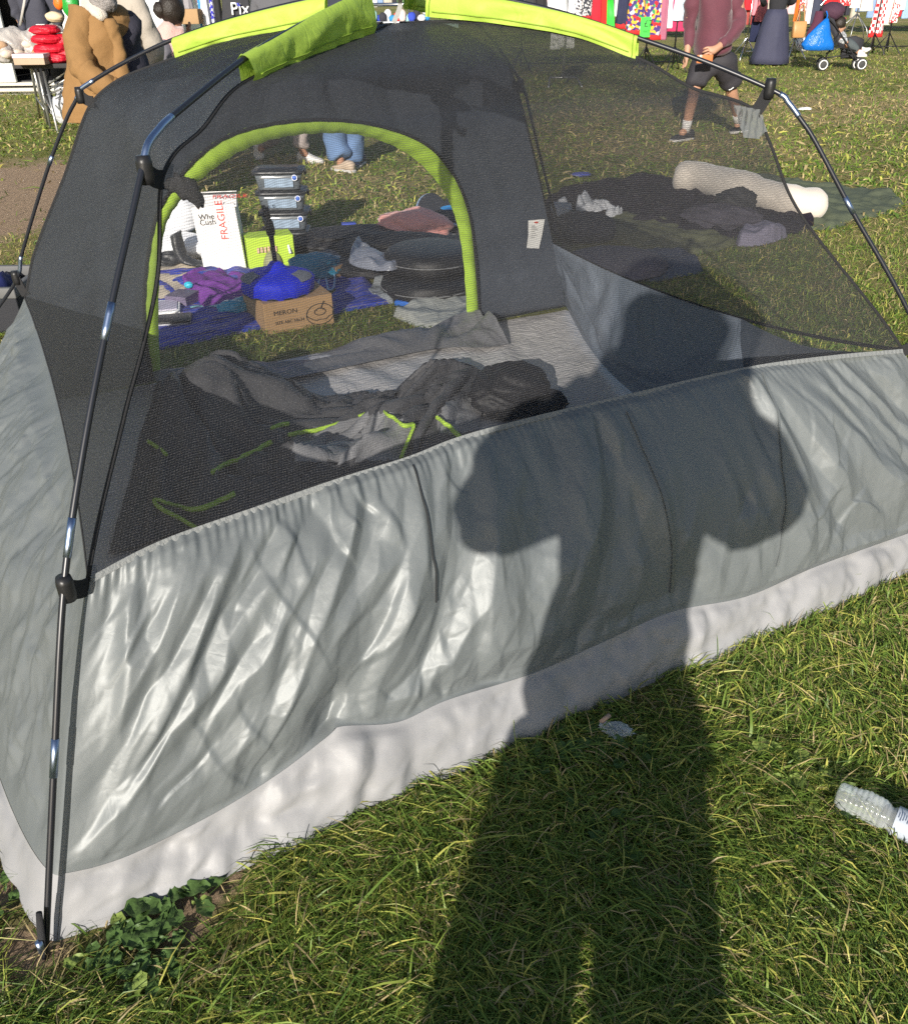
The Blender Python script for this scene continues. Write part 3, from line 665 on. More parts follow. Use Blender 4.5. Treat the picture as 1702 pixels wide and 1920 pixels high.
# rolled door end tied up in the corner, care label, hanging loop
qc = [BACK(*inv(BACK, x, y, .8, .7))+nb*.05 for x, y in ((303, 335), (328, 334), (352, 345), (374, 362))]
V, F = ringloft(cr(qc, 5), [.012]*2+[.025]*3+[.045]*4+[.05]*4+[.03]*2+[.012], [.010]*2+[.015]*3+[.02]*4+[.02]*4+[.015]*2+[.010], (0, 0, 1), (.9, -.4, 0), 14, .22, 5)
mk('door_tie', V, F, M('dark net bundle', (.06, .06, .063), .8, bump=.6, bscale=200), tent)
lc = [BACK(*inv(BACK, x, y, .1, .5))+nb*.012 for x, y in ((988, 410), (1019, 408), (1013, 436), (1008, 463), (985, 462), (987, 436))]
V = np.array([lc[0], lc[1], lc[5], lc[2], lc[4], lc[3]]); V[2:4] += nb*.006
lab = mk('care_label', V, [(0, 1, 3, 2), (2, 3, 5, 4)], M('white label', (.78, .77, .74), .7, var=.03), tent)
lx = lc[1]-lc[0]; lx = lx/np.linalg.norm(lx); ly = lc[0]-lc[5]; ly = ly/np.linalg.norm(ly)
o_ = lc[0]*.6+lc[1]*.4-ly*.012+nb*.004
a = np.linspace(0, 2*math.pi, 16, endpoint=False); mk('red_mark', np.array([o_+lx*.006+lx*.012*math.cos(t)+ly*.005*math.sin(t) for t in a]), [tuple(range(16))], M('red print', (.55, .05, .03), .6), lab, smooth=False)
rows = []
for k in range(7):
    yy = lc[5]*(1-k/12)+lc[4]*k/12; p = lc[0]*.85+lc[1]*.15-ly*(.026+.011*k)+nb*.008; ww = .02+.008*((k*7) % 3)
    rows.append((np.array([p, p+lx*ww, p+lx*ww-ly*.003, p-ly*.003]), [(0, 1, 2, 3)]))
small = mk('small_print', *join(*rows), M('grey print', (.35, .34, .33), .8), lab, smooth=False); small['kind'] = 'stuff'
hp = cr([APEX-np.array([0, 0, .01]), APEX-np.array([-.008, .0, .04]), APEX-np.array([-.004, 0, .075]), APEX-np.array([-.014, 0, .10]), APEX-np.array([-.03, 0, .104]), APEX-np.array([-.033, 0, .085])], 6)
mk('lantern_loop', *tube(hp, .009, 8, True, .004), BLKW, tent)
mk('peak_patch', *blob(APEX-np.array([0, 0, .03]), (.07, .05, .014), 3, 10, .1), DARKPANEL, tent)
curve_tape('peak_strap', cr([HUB, HUB*.5+APEX*.5+np.array([.012, 0, 0]), APEX], 6), np.array([0, -1., .2]), None, M('grey webbing', (.3, .3, .29)), .014)
# ---- floor and sill
def floorz(x, y): return .022+.02*(fbm(x*3, y*3, 91, 3)-.35)
fc = [seam(c, .04) for c in 'ABCD']
u, v = np.meshgrid(np.linspace(0, 1, 141), np.linspace(0, 1, 121))
P = ((1-u)*(1-v))[..., None]*fc[0]+(u*(1-v))[..., None]*fc[1]+(u*v)[..., None]*fc[2]+((1-u)*v)[..., None]*fc[3]
P[..., 2] = (floorz(P[..., 0], P[..., 1])+.7*relief(SLACK, u*1.2+.2, v*1.6+.3)).clip(.008)*np.clip(np.minimum(np.minimum(u, 1-u), np.minimum(v, 1-v))*20+.3, 0, 1)
mk('floor', P, gridf(140, 120), FLOORM, tent)
# sill: slack groundsheet lip below the door
sill_top = cr([BACK(*inv(BACK, x, y, .5, .15)) for x, y in ((283, 702), (420, 700), (540, 692), (660, 668), (770, 630), (850, 592), (893, 578))], 16)
ns = len(sill_top)
pts = []
for i, p in enumerate(sill_top):
    t = i/(ns-1); inw = nb*np.array([1, 1, 0]); row = []
    for k in range(17):
        s = k/16; row.append(p+inw*(.36*s)+np.array([0, 0, -(p[2]-.045)*s**.8+.075*math.sin(s*3.1)*(.6+.4*math.sin(t*13))+1.4*float(relief(SLACK, t*1.3+.2, s*.9))*math.sin(s*3.1)]))
    pts.append(row)
mk('door_sill', np.array(pts), gridf(16, ns-1), nylon('dark sill nylon', (.16, .16, .17), .45, .05, .4), tent)

# ---- fallen door flap with lime piping: a strongly gathered cloth lying in a heap on the floor
hx = (HEAP[..., 0]-HEAP[..., 0].min())/np.ptp(HEAP[..., 0]); hy = (HEAP[..., 2]-HEAP[..., 2].min())/np.ptp(HEAP[..., 2]); hz0 = np.abs(HEAP[..., 1])
q4 = [G(205, 1055, .02), G(890, 850, .02), G(930, 700, .02), G(265, 726, .02)]
P = ((1-hx)*(1-hy))[..., None]*q4[0]+(hx*(1-hy))[..., None]*q4[1]+(hx*hy)[..., None]*q4[2]+((1-hx)*hy)[..., None]*q4[3]
ee = np.clip(np.minimum(np.minimum(hx, 1-hx), np.minimum(hy, 1-hy))*9, 0, 1)**.6
P[..., 2] = .035+1.25*hz0+ee*(.015+.32*np.clip(fbm(P[..., 0]*2.3+3, P[..., 1]*2.3, 101, 3)-.33, 0, 1)+.15*np.exp(-((hx-.2)/.16)**2-((hy-.62)/.2)**2))
heap_px = proj(P); nvh, nuh = P.shape[0]-1, P.shape[1]-1
cpx = (heap_px[:-1, :-1]+heap_px[1:, 1:])/2
lin = inpoly(cpx, [(540, 818), (690, 778), (735, 776), (775, 800), (750, 862), (560, 868)]) | inpoly(cpx, [(815, 790), (840, 752), (905, 738), (960, 752), (955, 800), (830, 815)])
flap = mk('door_flap', P, gridf(nuh, nvh, keep=~lin), nylon('dark door nylon', (.10, .10, .107), .5, .08, .3, 0, .35), tent)
mk('flap_lining', P+np.array([0, 0, .001]), gridf(nuh, nvh, keep=lin), nylon('silver door lining', (.30, .30, .31), .5, .05, .3), flap)
def on_heap(px, py):
    d = np.linalg.norm(heap_px-np.array([px, py]), axis=-1)+4*np.maximum(0, .03-P[..., 2]); wts = np.exp(-(d/7.0)**2); wts = wts*(d < d.min()+14); zt = float((P[..., 2]*wts).sum()/max(wts.sum(), 1e-9))
    return G(px, py, zt+.016)
for L_ in ([(278, 828), (295, 838), (312, 852)], [(398, 885), (445, 862), (480, 845), (510, 828)], [(508, 804), (525, 797), (542, 795)], [(540, 815), (600, 805), (650, 788), (690, 776), (720, 772), (755, 797), (775, 797), (768, 818), (752, 858)], [(818, 782), (840, 798), (862, 820)],
           [(368, 990), (330, 968), (300, 952), (289, 940), (300, 938), (335, 950), (365, 955), (400, 945), (440, 925)]):
    c_ = np.array([on_heap(x, y) for x, y in cr(L_, 8)])
    for _ in range(3): c_[1:-1, 2] = (c_[:-2, 2]+2*c_[1:-1, 2]+c_[2:, 2])/4
    c_ = np.array([G(*proj(c), c[2]) for c in c_]); mk('piping', *tube(c_, .010, 6, True, .006), LIMET, flap)
# silver piece of the door showing its coated side
def draped(name, px_poly, zb, seed, amp, mat, parent=None, n=60, label=None, cat=None, group=None, base=None, lift=0.0, bz=0.0):
    g_ = np.array([G(x, y, zb) for x, y in px_poly]); ol = cr(g_[:, :2], 6, True)
    x, y = np.meshgrid(np.linspace(ol[:, 0].min(), ol[:, 0].max(), n), np.linspace(ol[:, 1].min(), ol[:, 1].max(), n))
    i_ = inpoly(np.stack([x, y], -1), ol); e = i_.astype(float)
    for _ in range(3):
        pd = np.pad(e*i_, 1); e = (pd[:-2, 1:-1]+pd[2:, 1:-1]+pd[1:-1, :-2]+pd[1:-1, 2:]+pd[1:-1, 1:-1])/5
    ca, sa = math.cos(seed*1.7), math.sin(seed*1.7); rx_, ry_ = x*ca-y*sa, x*sa+y*ca
    z = zb*0+.006+(lift+amp*(fbm(x*4, y*4, seed, 3)-.2)+amp*22*(relief(SLACK, rx_*.5+seed*.37, ry_*1.1+.2)+.5*relief(SLACK, ry_*1.0+seed*.21, rx_*2.0+.3)))*np.clip(e*1.3-.25, 0, 1)
    k_ = i_[:-1, :-1] | i_[1:, 1:] | i_[1:, :-1] | i_[:-1, 1:]
    o = mk(name, np.stack([x, y, np.maximum(z, .004)+bz], -1), gridf(n-1, n-1, keep=k_), mat, parent, base=None if parent is not None else (float(ol[:, 0].mean()), float(ol[:, 1].mean()), 0))
    if parent is None: setp(o, label, cat, group)
    return o
# ------------------------------------------------------------------ poles, sleeves, clips
def pole(c, px, foot_z=0.0, arch=(), ferr=(), extra=None):
    P = [foot3(c, 0, foot_z)] if extra is None else list(extra)
    leg = [pp(c, x, y) for x, y in px]; ar = [pp(c, x, y) for x, y in arch]
    C = cr(P+leg+ar+[HUB], 10)
    o = mk('pole', *tube(C, .0063, 12), POLEM, tent)
    for a, b in ferr:
        A_, B_ = pp(c, *a), pp(c, *b)
        ia = np.argmin(np.linalg.norm(C-A_, axis=1)); ib = np.argmin(np.linalg.norm(C-B_, axis=1))
        if ia > ib: ia, ib = ib, ia
        seg = C[ia:ib+1] if ib-ia >= 2 else np.linspace(C[ia], C[min(ib+1, len(C)-1)], 4)
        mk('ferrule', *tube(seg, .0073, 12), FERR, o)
    return o, C
pole('A', [(102, 1420), (120, 1100), (155, 850), (205, 590), (248, 400), (268, 310), (277, 272), (296, 245), (330, 212)], 0, [(460, 108), (560, 48), (640, 10), (700, -12)],
     [((100, 1400), (97, 1470)), ((128, 1050), (135, 975)), ((190, 632), (208, 560)), ((272, 300), (320, 222))])
pole('B', [(1697, 572), (1600, 400), (1530, 268), (1500, 222), (1478, 192), (1455, 172)], 0, [(1330, 118), (1195, 70), (1050, 22), (900, -12), (820, -22)],
     [((1610, 400), (1588, 358)), ((1498, 218), (1462, 178))], extra=[foot3('B', 0, 0), foot3('B', .14, .3)])
pole('D', [(28, 530), (40, 480), (66, 390), (95, 300), (125, 222), (142, 188), (150, 170), (160, 160)], 0, [(230, 118), (328, 72), (460, 28), (600, -5), (680, -16)],
     [((30, 505), (36, 480)), ((92, 308), (98, 295)), ((143, 186), (180, 150))], extra=[foot3('D', 0, 0), foot3('D', .12, .3)])
pole('C', [(1022, 330), (1000, 240), (982, 165), (965, 135)], 0, [(920, 70), (860, 15), (800, -12)], [((985, 180), (972, 150))], extra=[foot3('C', 0, 0), foot3('C', .12, .3)])
def sleeve(c, ptop, pbot, seed, n=60):
    T_ = np.array([pp(c, x, y) for x, y in cr(ptop, 10)]); B_ = np.array([pp(c, x, y) for x, y in cr(pbot, 10)])
    def rs(Q):
        d = np.concatenate([[0], np.cumsum(np.linalg.norm(np.diff(Q, axis=0), axis=1))]); s = np.linspace(0, d[-1], n)
        return np.stack([np.interp(s, d, Q[:, i]) for i in range(3)], 1)
    T_, B_ = rs(T_), rs(B_)
    _, nn_, _ = dplane(c); prof = []
    for s, off in ((1, .014), (.8, .017), (.6, .018), (.4, .017), (.2, .016), (.05, .013), (-.05, .006), (-.07, 0), (-.05, -.006), (.05, -.013), (.2, -.016), (.4, -.017), (.6, -.018), (.8, -.017), (1, -.014)):
        x = np.arange(n)/n; wv = (.30*relief(SLACK, x*.9+seed*.3, .15+.4*abs(s))+.006*(ridged(x*6+s*1.5, x*2+s, seed, 3)-.5))*np.clip(s*2.5, 0, 1)
        prof.append(T_*(1-s)+B_*s+nn_*(off+wv)[:, None])
    V = np.stack(prof, 1); o = mk('pole_sleeve', V, gridf(len(prof)-1, n-1), LIME, tent)
    for q_, side_ in ((1, 1), (13, -1)): mk('stitching', *tube(V[2:-2, q_]*.93+V[2:-2, q_+side_]*.07+nn_*.002*side_, .0016, 5), M('dark lime thread', (.20, .30, .03), .8), o)
    for e_ in (1, -2): mk('stitching', *tube(V[e_, 0:7]+nn_*.002, .0016, 5), M('dark lime thread', (.20, .30, .03), .8), o)
    return o
sleeve('A', [(455, 106), (560, 47), (640, 6), (690, -14)], [(466, 152), (560, 112), (640, 80), (692, 62)], 3)
sleeve('B', [(1196, 69), (1080, 30), (940, 0), (806, -18)], [(1192, 110), (1080, 68), (940, 44), (800, 30)], 4)
sleeve('D', [(325, 72), (420, 40), (520, 14), (612, -6)], [(331, 107), (420, 78), (520, 58), (612, 40)], 5)
sleeve('C', [(768, -16), (790, -12), (815, 0), (836, 14)], [(766, 16), (790, 20), (812, 26), (832, 36)], 6)
mk('hub', *ringloft([HUB+np.array([0, 0, z]) for z in (-.02, -.015, .015, .02)], [.05, .055, .055, .05], [.05, .055, .055, .05]), BLKP, tent)
def clip(c, ppx, spx, w_=.02, body=.05):
    a, b = pp(c, *ppx), pp(c, *spx); d = b-a
    up = np.array([0, 0, 1.0]); 
    V, F = tube(np.array([a-up*body/2, a-up*body/4, a+up*body/4, a+up*body/2]), [.013, .015, .015, .013], 12); o = mk('clip', V, F, BLKP, tent)
    t = np.linspace(0, 1, 8); C = a+d*t[:, None]+np.array([0, 0, -.006])*np.sin(t*math.pi)[:, None]
    nrm = np.cross(d, up); nrm /= np.linalg.norm(nrm)
    curve_tape('clip_strap', C, nrm, None, BLKW, .034, .004, o)
clip('A', (124, 1103), (168, 1098)); clip('A', (272, 318), (305, 336)); clip('B', (1443, 165), (1418, 207), body=.05); clip('B', (1722, 640), (1690, 658)); clip('D', (30, 520), (48, 553)); clip('D', (150, 178), (176, 190)); clip('C', (975, 160), (962, 158))
# grey corner patches of the net, pole foot with pin
for c, f, pts in (('B', FRONT, [(1422, 206), (1370, 196), (1385, 225), (1400, 262), (1438, 258)]),):
    a_, b_, c_, d_ = [f(*inv(f, x, y, .95, 1)) for x, y in ((1372, 196), (1424, 206), (1440, 262), (1392, 258))]
    u, v = np.meshgrid(np.linspace(0, 1, 40), np.linspace(0, 1, 24)); P = ((1-u)*(1-v))[..., None]*a_+(u*(1-v))[..., None]*b_+(u*v)[..., None]*c_+((1-u)*v)[..., None]*d_
    w_ = np.sin((u*.8+v*.45)*34+3*vn(u*4, v*3, 5))*.005*(1-.5*v); P = P+np.array([0, -1, .2])*(w_+.010)[..., None]
    mk('corner_patch', P, gridf(39, 23, keep=(u[:-1, :-1]*.6+v[:-1, :-1] < 1.25+.1*vn(u*9, v*0, 3)[:-1, :-1])), net_material('grey corner netting', (.16, .17, .17), .72, .006, .6, 300, .6), tent)
# ridge seam piping along the four seams
for c in 'ABCD':
    mk('seam_piping', *tube(seam(c, np.linspace(.5, 1.98, 80)), .0042, 6), BLKW, tent)
f0 = foot3('A', 0, 0); st = foot3('A', -.02, 0)
mk('foot_strap', *tube([pp('A', 73, 1712), pp('A', 77, 1752), pp('A', 82, 1792)], [.006, .008, .006], 8, True, .005), BLKW, tent)
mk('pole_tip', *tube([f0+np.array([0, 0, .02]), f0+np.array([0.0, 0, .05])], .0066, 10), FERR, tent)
# ------------------------------------------------------------------ things laid out on the grass behind the tent
EXCL = []                                   # ground outlines where no grass pokes through
def hpx(px, py, ptop):
    b = G(px, py); return float(AY(px, ptop, b[1])[2])
def cloth(name, px_poly, zb, seed, amp, mat, label, cat, lift=0.0, n=60, group=None, bz=0.0):
    EXCL.append(np.array([G(x, y, 0)[:2] for x, y in px_poly]))
    return draped(name, px_poly, zb, seed, amp, mat, None, n, label, cat, group, lift=lift, bz=bz)
def single(name, VF, mat, label, cat, group=None, uv=None):
    V = np.asarray(VF[0]); b = (float(V[:, 0].mean()), float(V[:, 1].mean()), float(V[:, 2].min()))
    return setp(mk(name, V, VF[1], mat, None, base=b), label, cat, group)
def slab(name, outline, z, h, mat, parent, n=8, dome=0.0, base=None):
    """Cushion-like slab from a closed world outline."""
    o = cr(np.asarray(outline)[:, :2], n, True); c = o.mean(0); rows = []
    for k, zz in ((.0, 0), (.9, 0), (1.0, .25), (1.02, .5), (1.0, .8), (.93, 1.0), (.7, 1.0+dome*.5), (.35, 1.0+dome), (.0, 1.0+dome*1.1)):
        rows.append(np.column_stack([c+(o-c)*k, np.full(len(o), z+h*zz)]))
    V = np.concatenate(rows); return mk(name, V, gridf(len(o), len(rows)-1, True), mat, parent, base=base)

# picnic blanket with woven stripes
def stripes():
    m, t, b = nodes('blanket weave'); L = t.links.new; N = t.nodes.new
    uv = N('ShaderNodeUVMap'); mp = N('ShaderNodeMapping'); mp.inputs['Scale'].default_value = (5, 46, 1); L(uv.outputs[0], mp.inputs[0])
    n1 = N('ShaderNodeTexNoise'); n1.inputs['Scale'].default_value = 1; n1.inputs['Detail'].default_value = 3; L(mp.outputs[0], n1.inputs['Vector'])
    r = N('ShaderNodeValToRGB'); e = r.color_ramp.elements
    while len(e) < 5: e.new(.5)
    for k, (p, c) in enumerate(((.36, (.010, .014, .12)), (.46, (.02, .05, .42)), (.53, (.03, .06, .46)), (.56, (.33, .26, .22)), (.60, (.02, .03, .30)))): e[k].position = p; e[k].color = (*c, 1)
    L(n1.outputs['Fac'], r.inputs[0]); L(r.outputs[0], b.inputs['Base Color']); b.inputs['Roughness'].default_value = .85
    bp = N('ShaderNodeBump'); bp.inputs['Strength'].default_value = .4; bp.inputs['Distance'].default_value = .01; L(n1.outputs['Fac'], bp.inputs['Height']); L(bp.outputs[0], b.inputs['Normal'])
    return m
q = [G(270, 662), G(737, 568), G(668, 500), G(250, 512)]
EXCL.append(np.array([p[:2] for p in q]))
V, F, uv = sheet(q, 0, 70, .012, lambda u, v, x, y: .012+.8*relief(SLACK, u*.9, v*.8))
setp(mk('picnic_blanket', V, F, stripes(), uv=uv, base=tuple(q[0])), 'blue and purple picnic blanket with thin tan stripes under the goods for sale', 'blanket')

# carton with the line drawing, the blue round cover on it
CARD = M('brown cardboard', (.42, .26, .13), .85, bump=.15, bscale=120, var=.08)
CARD2 = M('cardboard inside', (.36, .23, .12), .9)
PRINT = M('dark print', (.03, .025, .02), .8)
a, b_ = G(500, 629), G(627, 607); ex = (b_-a)/np.linalg.norm(b_-a); ey = np.array([-ex[1], ex[0], 0]); W_ = np.linalg.norm(b_-a); Hc = hpx(500, 629, 572); Dp = .40
ct = thing('cardboard_box', 'brown cardboard box with a line drawing on its front under the blue round cover', 'box', a+ex*W_/2+ey*Dp/2)
mk('carton', *boxm(a+ex*W_/2+ey*Dp/2, (W_, Dp, Hc), math.atan2(ex[1], ex[0]), .004), CARD, ct, smooth=False)
for sgn, yy in ((0, .001), (1, Dp/2+.001)):
    V, F = boxm(a+ex*W_/2+ey*(Dp/4+sgn*Dp/2)+np.array([0, 0, Hc]), (W_-.004, Dp/2-.004, .004), math.atan2(ex[1], ex[0]), .001); mk('flap', V, F, CARD, ct, smooth=False)
zz = np.array([0, 0, 1.]); fr = a-ey*.002
mk('printed_word', *textm('MERON', .058*Hc/.28, fr+ex*W_*.13+zz*Hc*.60, ex, zz, sx=1.1), PRINT, ct, smooth=False)
mk('printed_word', *textm('SIZE ABC 50x34', .040*Hc/.28, fr+ex*W_*.14+zz*Hc*.30, ex, zz), PRINT, ct, smooth=False)
def arcs(cx, cz, rx, rz, a0, a1, r=.0022, n=24, wob=0):
    t = np.linspace(a0, a1, n); P = fr[None]+ex*(W_*cx+rx*np.cos(t)+wob*np.sin(t*9))[:, None]+zz*(Hc*cz+rz*np.sin(t)+wob*np.cos(t*8))[:, None]
    return tube(P, r, 5)
dr = mk('line_drawing', *join(arcs(.80, .42, .075, .055, 0, 6.2), arcs(.80, .48, .072, .04, 2.8, 6.6, wob=.003), arcs(.80, .50, .030, .018, 0, 6.2), arcs(.80, .55, .018, .012, 0, 3.2), tube(np.array([fr+ex*W_*.81+zz*Hc*.58, fr+ex*W_*.86+zz*Hc*.80, fr+ex*W_*.872+zz*Hc*.82]), [.003, .003, .005], 6)), PRINT, ct); dr['kind'] = 'stuff'
cc = a+ex*W_*.38+ey*Dp*.46; z0 = Hc+.004
rx = float(np.linalg.norm(AY(598, 545, cc[1])-AY(466, 545, cc[1]))/2)
bl = thing('round_cover', 'bright blue round fabric cover with a black handle sitting on the cardboard box', 'cover', cc+zz*z0)
pr = [(.0, .965), (.02, 1.0), (.07, 1.02), (.115, 1.0), (.140, .93), (.155, .80), (.168, .6), (.180, .42), (.195, .30), (.225, .22), (.25, .15), (.26, .06)]
ht = float(AY(530, 488, cc[1])[2]-z0)/.26
ang = np.linspace(0, 2*math.pi, 64, endpoint=False)
V = np.array([[cc[0]+rx*k*(1+.05*math.sin(3*t+1)*(z > .1)*(z < .25)+.015*math.sin(11*t))*math.cos(t), cc[1]+rx*k*(1+.05*math.sin(3*t+1)*(z > .1)*(z < .25)+.015*math.sin(13*t))*math.sin(t), z0+z*ht] for z, k in pr for t in ang])
mk('cover', V, gridf(64, len(pr)-1, True), nylon('royal blue nylon', (.008, .022, .62), .6, .05, .3, 0, .3), bl)
mk('rim', *ringloft([cc+zz*(z0+z) for z in (0, .004, .016, .02)], [rx*.97, rx*.985, rx*.985, rx*.97], [rx*.97, rx*.985, rx*.985, rx*.97], n=48), BLKP, bl)
for t0, t1 in ((math.pi*1.05, math.pi*1.30), (math.pi*1.78, math.pi*2.02)):
    tt = np.linspace(t0, t1, 12); rows = []
    for z, k in ((.118, .995), (.141, .93), (.156, .80), (.169, .6)): rows.append([[cc[0]+rx*k*1.012*math.cos(t), cc[1]+rx*k*1.012*math.sin(t), z0+z*ht+.006] for t in tt])
    mk('mesh_window', np.array(rows), gridf(11, 3), M('grey mesh window', (.20, .21, .24), .8, bump=.7, bscale=260), bl)
hb, htp = cc+zz*(z0+.25*ht), float(AY(529, 388, cc[1])[2])
hz = htp-hb[2]
P = [hb+zz*hz*k+np.array([-.01*k, 0, 0]) for k in (0, .3, .48, .52, .6, .74, .78, .85, 1.0)]
mk('handle', *tube(P, [.012, .012, .014, .022, .024, .020, .012, .012, .010], 12), BLKP, bl)

# stack of clear tubs with black lids
TUB = M('smoky clear plastic', (.10, .115, .13), .18, var=.35, scale=5, spec=.6, coat=.4)
LID = M('black tub lid', (.022, .024, .028), .35, bump=.1)
PAPER = M('pale blue tub insert', (.22, .29, .38), .6, var=.5, scale=25)
STK = M('blue round sticker', (.06, .14, .50), .5)
WHT = M('white card', (.80, .79, .77), .7, var=.04)
tb = G(535, 470); tw = float(AY(583, 470, tb[1])[0]-AY(491, 470, tb[1])[0]); hh = hpx(535, 470, 318)/4
words_ = ['bottom tub of the clear stack, half hidden behind the lime box', 'second clear tub from the bottom of the stack, blue round sticker on its front', 'third clear tub from the bottom, right under the top tub', 'top tub of the clear stack with its black lid in full view']
for k in range(4):
    z = k*hh; sk = np.array([.006*((k*5) % 3-1), .004*((k*3) % 3-1), 0]); c = tb+np.array([0, tw*.36, z])+sk; rz = .05+.01*((k*7) % 3-1)
    t = thing('storage_tub', words_[k], 'tub', c, 'clear storage tubs with black lids in one stack')
    bw = tw*.93
    V, F = ringloft([c+zz*hz_ for hz_ in (.002, .006, hh*.5, hh*.8)], [bw*.44, bw*.45, bw*.48, bw*.5], [bw*.30, bw*.31, bw*.34, bw*.36], (math.cos(rz), math.sin(rz), 0), (-math.sin(rz), math.cos(rz), 0), 32, pw=7); mk('tub_body', V, F, TUB, t)
    V, F = ringloft([c+zz*hz_ for hz_ in (hh*.76, hh*.78, hh*.90, hh*.93, hh*.93, hh*.985)], [bw*.52, bw*.54, bw*.54, bw*.52, bw*.44, bw*.43], [bw*.38, bw*.40, bw*.40, bw*.38, bw*.30, bw*.29], (math.cos(rz), math.sin(rz), 0), (-math.sin(rz), math.cos(rz), 0), 36, pw=7); mk('lid', V, F, LID, t)
    fx = np.array([math.cos(rz), math.sin(rz), 0]); fy = np.array([math.sin(rz), -math.cos(rz), 0]); fp_ = c+fy*bw*.362
    V, F = boxm(fp_+zz*hh*.16+fx*bw*.02, (bw*.60, .004, hh*.42), rz, .001); mk('paper_insert', V, F, PAPER, t, smooth=False)
    o_ = fp_+fy*.006+fx*bw*.36+zz*hh*.62; aa = np.linspace(0, 2*math.pi, 20, endpoint=False)
    st_ = mk('sticker', *tube([o_, o_+fy*.003], hh*.15, 20), STK, t)
    mk('sticker_rim', np.array([o_+fy*.0045+(fx*math.cos(x)+zz*math.sin(x))*hh*r_ for r_ in (.115, .145) for x in aa]), gridf(20, 1, True), WHT, st_)
    for s_ in (-1, 1):
        V, F = boxm(c+fx*s_*bw*.555+zz*hh*.62, (.014, bw*.18, hh*.24), rz, .003); mk('clip_handle', V, F, LID, t)

# tall white carton with red FRAGILE tape
a, b_ = G(384, 512), G(463, 508); ex = (b_-a)/np.linalg.norm(b_-a); ey = np.array([-ex[1], ex[0], 0]); Wc = np.linalg.norm(b_-a); Hw = hpx(384, 512, 386); Dw = .22
wc = thing('white_carton', 'tall white carton taped with red FRAGILE tape standing beside the stacked tubs', 'box', a+ex*Wc/2+ey*Dw/2)
CARTW = M('white carton', (.74, .73, .71), .75, bump=.2, bscale=40, var=.05)
RED = M('red tape print', (.62, .05, .03), .6)
lean = Matrix.Rotation(R(-3), 4, 'Y')
mk('carton', *boxm(a+ex*Wc/2+ey*Dw/2, (Wc, Dw, Hw), math.atan2(ex[1], ex[0]), .005, lean), CARTW, wc, smooth=False)
for s_, an in ((0, 28), (1, -20)):
    V, F = boxm(a+ex*Wc*.47+ey*(Dw*(.22+.56*s_))+zz*(Hw+.012+.02*s_), (Wc*.98, Dw*.5, .005), math.atan2(ex[1], ex[0]), .001, Matrix.Rotation(R(an), 4, 'X')); mk('flap', V, F, CARTW, wc, smooth=False)
ux = ex*math.cos(R(-3))*1+zz*math.sin(R(3))*1; uz = zz*math.cos(R(3))-ex*math.sin(R(3)); fr2 = a-ey*.003-ex*.004
mk('printed_word', *textm('Whe', .046, fr2+ex*Wc*.14+uz*Hw*.80, ux, uz), PRINT, wc, smooth=False)
mk('printed_word', *textm('Cush', .046, fr2+ex*Wc*.14+uz*Hw*.72, ux, uz), PRINT, wc, smooth=False)
tp_ = mk('tape', *boxm(a-ey*.0015+ex*(Wc*.70-.01)+uz*Hw*.50, (.062, .002, Hw*.48), math.atan2(ex[1], ex[0]), 0, lean), M('white tape', (.82, .80, .78), .35), wc, smooth=False)
mk('tape_word', *textm('FRAGILE', .062, fr2-ey*.001+ex*Wc*.74+uz*Hw*.50, uz, -ux, sx=1.0), RED, tp_, smooth=False)
mk('tape_word', *textm('FRAGILE', .055, a+ex*Wc*.42+ey*Dw*.12+zz*(Hw+.035), ex, ey*.8+zz*.25), RED, tp_, smooth=False)

# lime packet, teal bag, printed box
a, b_ = G(470, 512), G(556, 503); ex = (b_-a)/np.linalg.norm(b_-a); ey = np.array([-ex[1], ex[0], 0]); Wl = np.linalg.norm(b_-a); Hl = hpx(470, 512, 448)
lb = thing('lime_box', 'lime green packaging box standing behind the blue round cover', 'box', a+ex*Wl/2+ey*.09)
mk('carton', *boxm(a+ex*Wl/2+ey*.09, (Wl, .16, Hl), math.atan2(ex[1], ex[0]), .004), M('lime card', (.42, .60, .05), .55, var=.06), lb, smooth=False)
PKP = M('pink print', (.62, .42, .28), .7)
V = [(np.array(boxm(a-ey*.001+ex*Wl*(.22+.075*k)+zz*Hl*(.56+.01*(k % 2)), (Wl*.045, .003, Hl*.16), math.atan2(ex[1], ex[0]))[0]), boxm((0, 0, 0), (1, 1, 1))[1]) for k in range(6)]
pr_ = mk('print', *join(*V), PKP, lb, smooth=False); pr_['kind'] = 'stuff'
mk('round_picture', *tube([a-ey*.001+ex*Wl*.5+zz*Hl*.12, a-ey*.004+ex*Wl*.5+zz*Hl*.12], [.10, .10], 28, ry=[.06, .06]), M('olive picture', (.20, .21, .10), .6, var=.5, scale=12), lb)
TEAL = nylon('teal plastic bag', (.03, .22, .34), .35, .15, .6, 0, .5)
c = G(592, 522); single('teal_bag', blob(c, (.16, .12, .085), 5, 30, .3, 1.8, .25, .3, 2.5), TEAL, 'crumpled teal plastic bag beside the blue round cover', 'bag')
P = [G(600, 522)+zz*.05, G(618, 517)+zz*.06, G(628, 528)+zz*.04, G(626, 545)+zz*.02, G(616, 548)+zz*.02, G(612, 532)+zz*.03, G(602, 530)+zz*.03, G(598, 540)+zz*.025]
single('rope_loop', tube(cr(P, 8), .006, 6), M('pale blue cord', (.35, .50, .68), .7), 'pale blue cord looped over the picnic blanket edge', 'cord')
a, b_ = G(592, 524), G(655, 516); ex = (b_-a)/np.linalg.norm(b_-a); ex = np.array([math.cos(-.35), math.sin(-.35), 0]); ey = np.array([-ex[1], ex[0], 0])
pb = thing('printed_box', 'flat dark printed box with a white oval on its lid', 'box', G(625, 505))
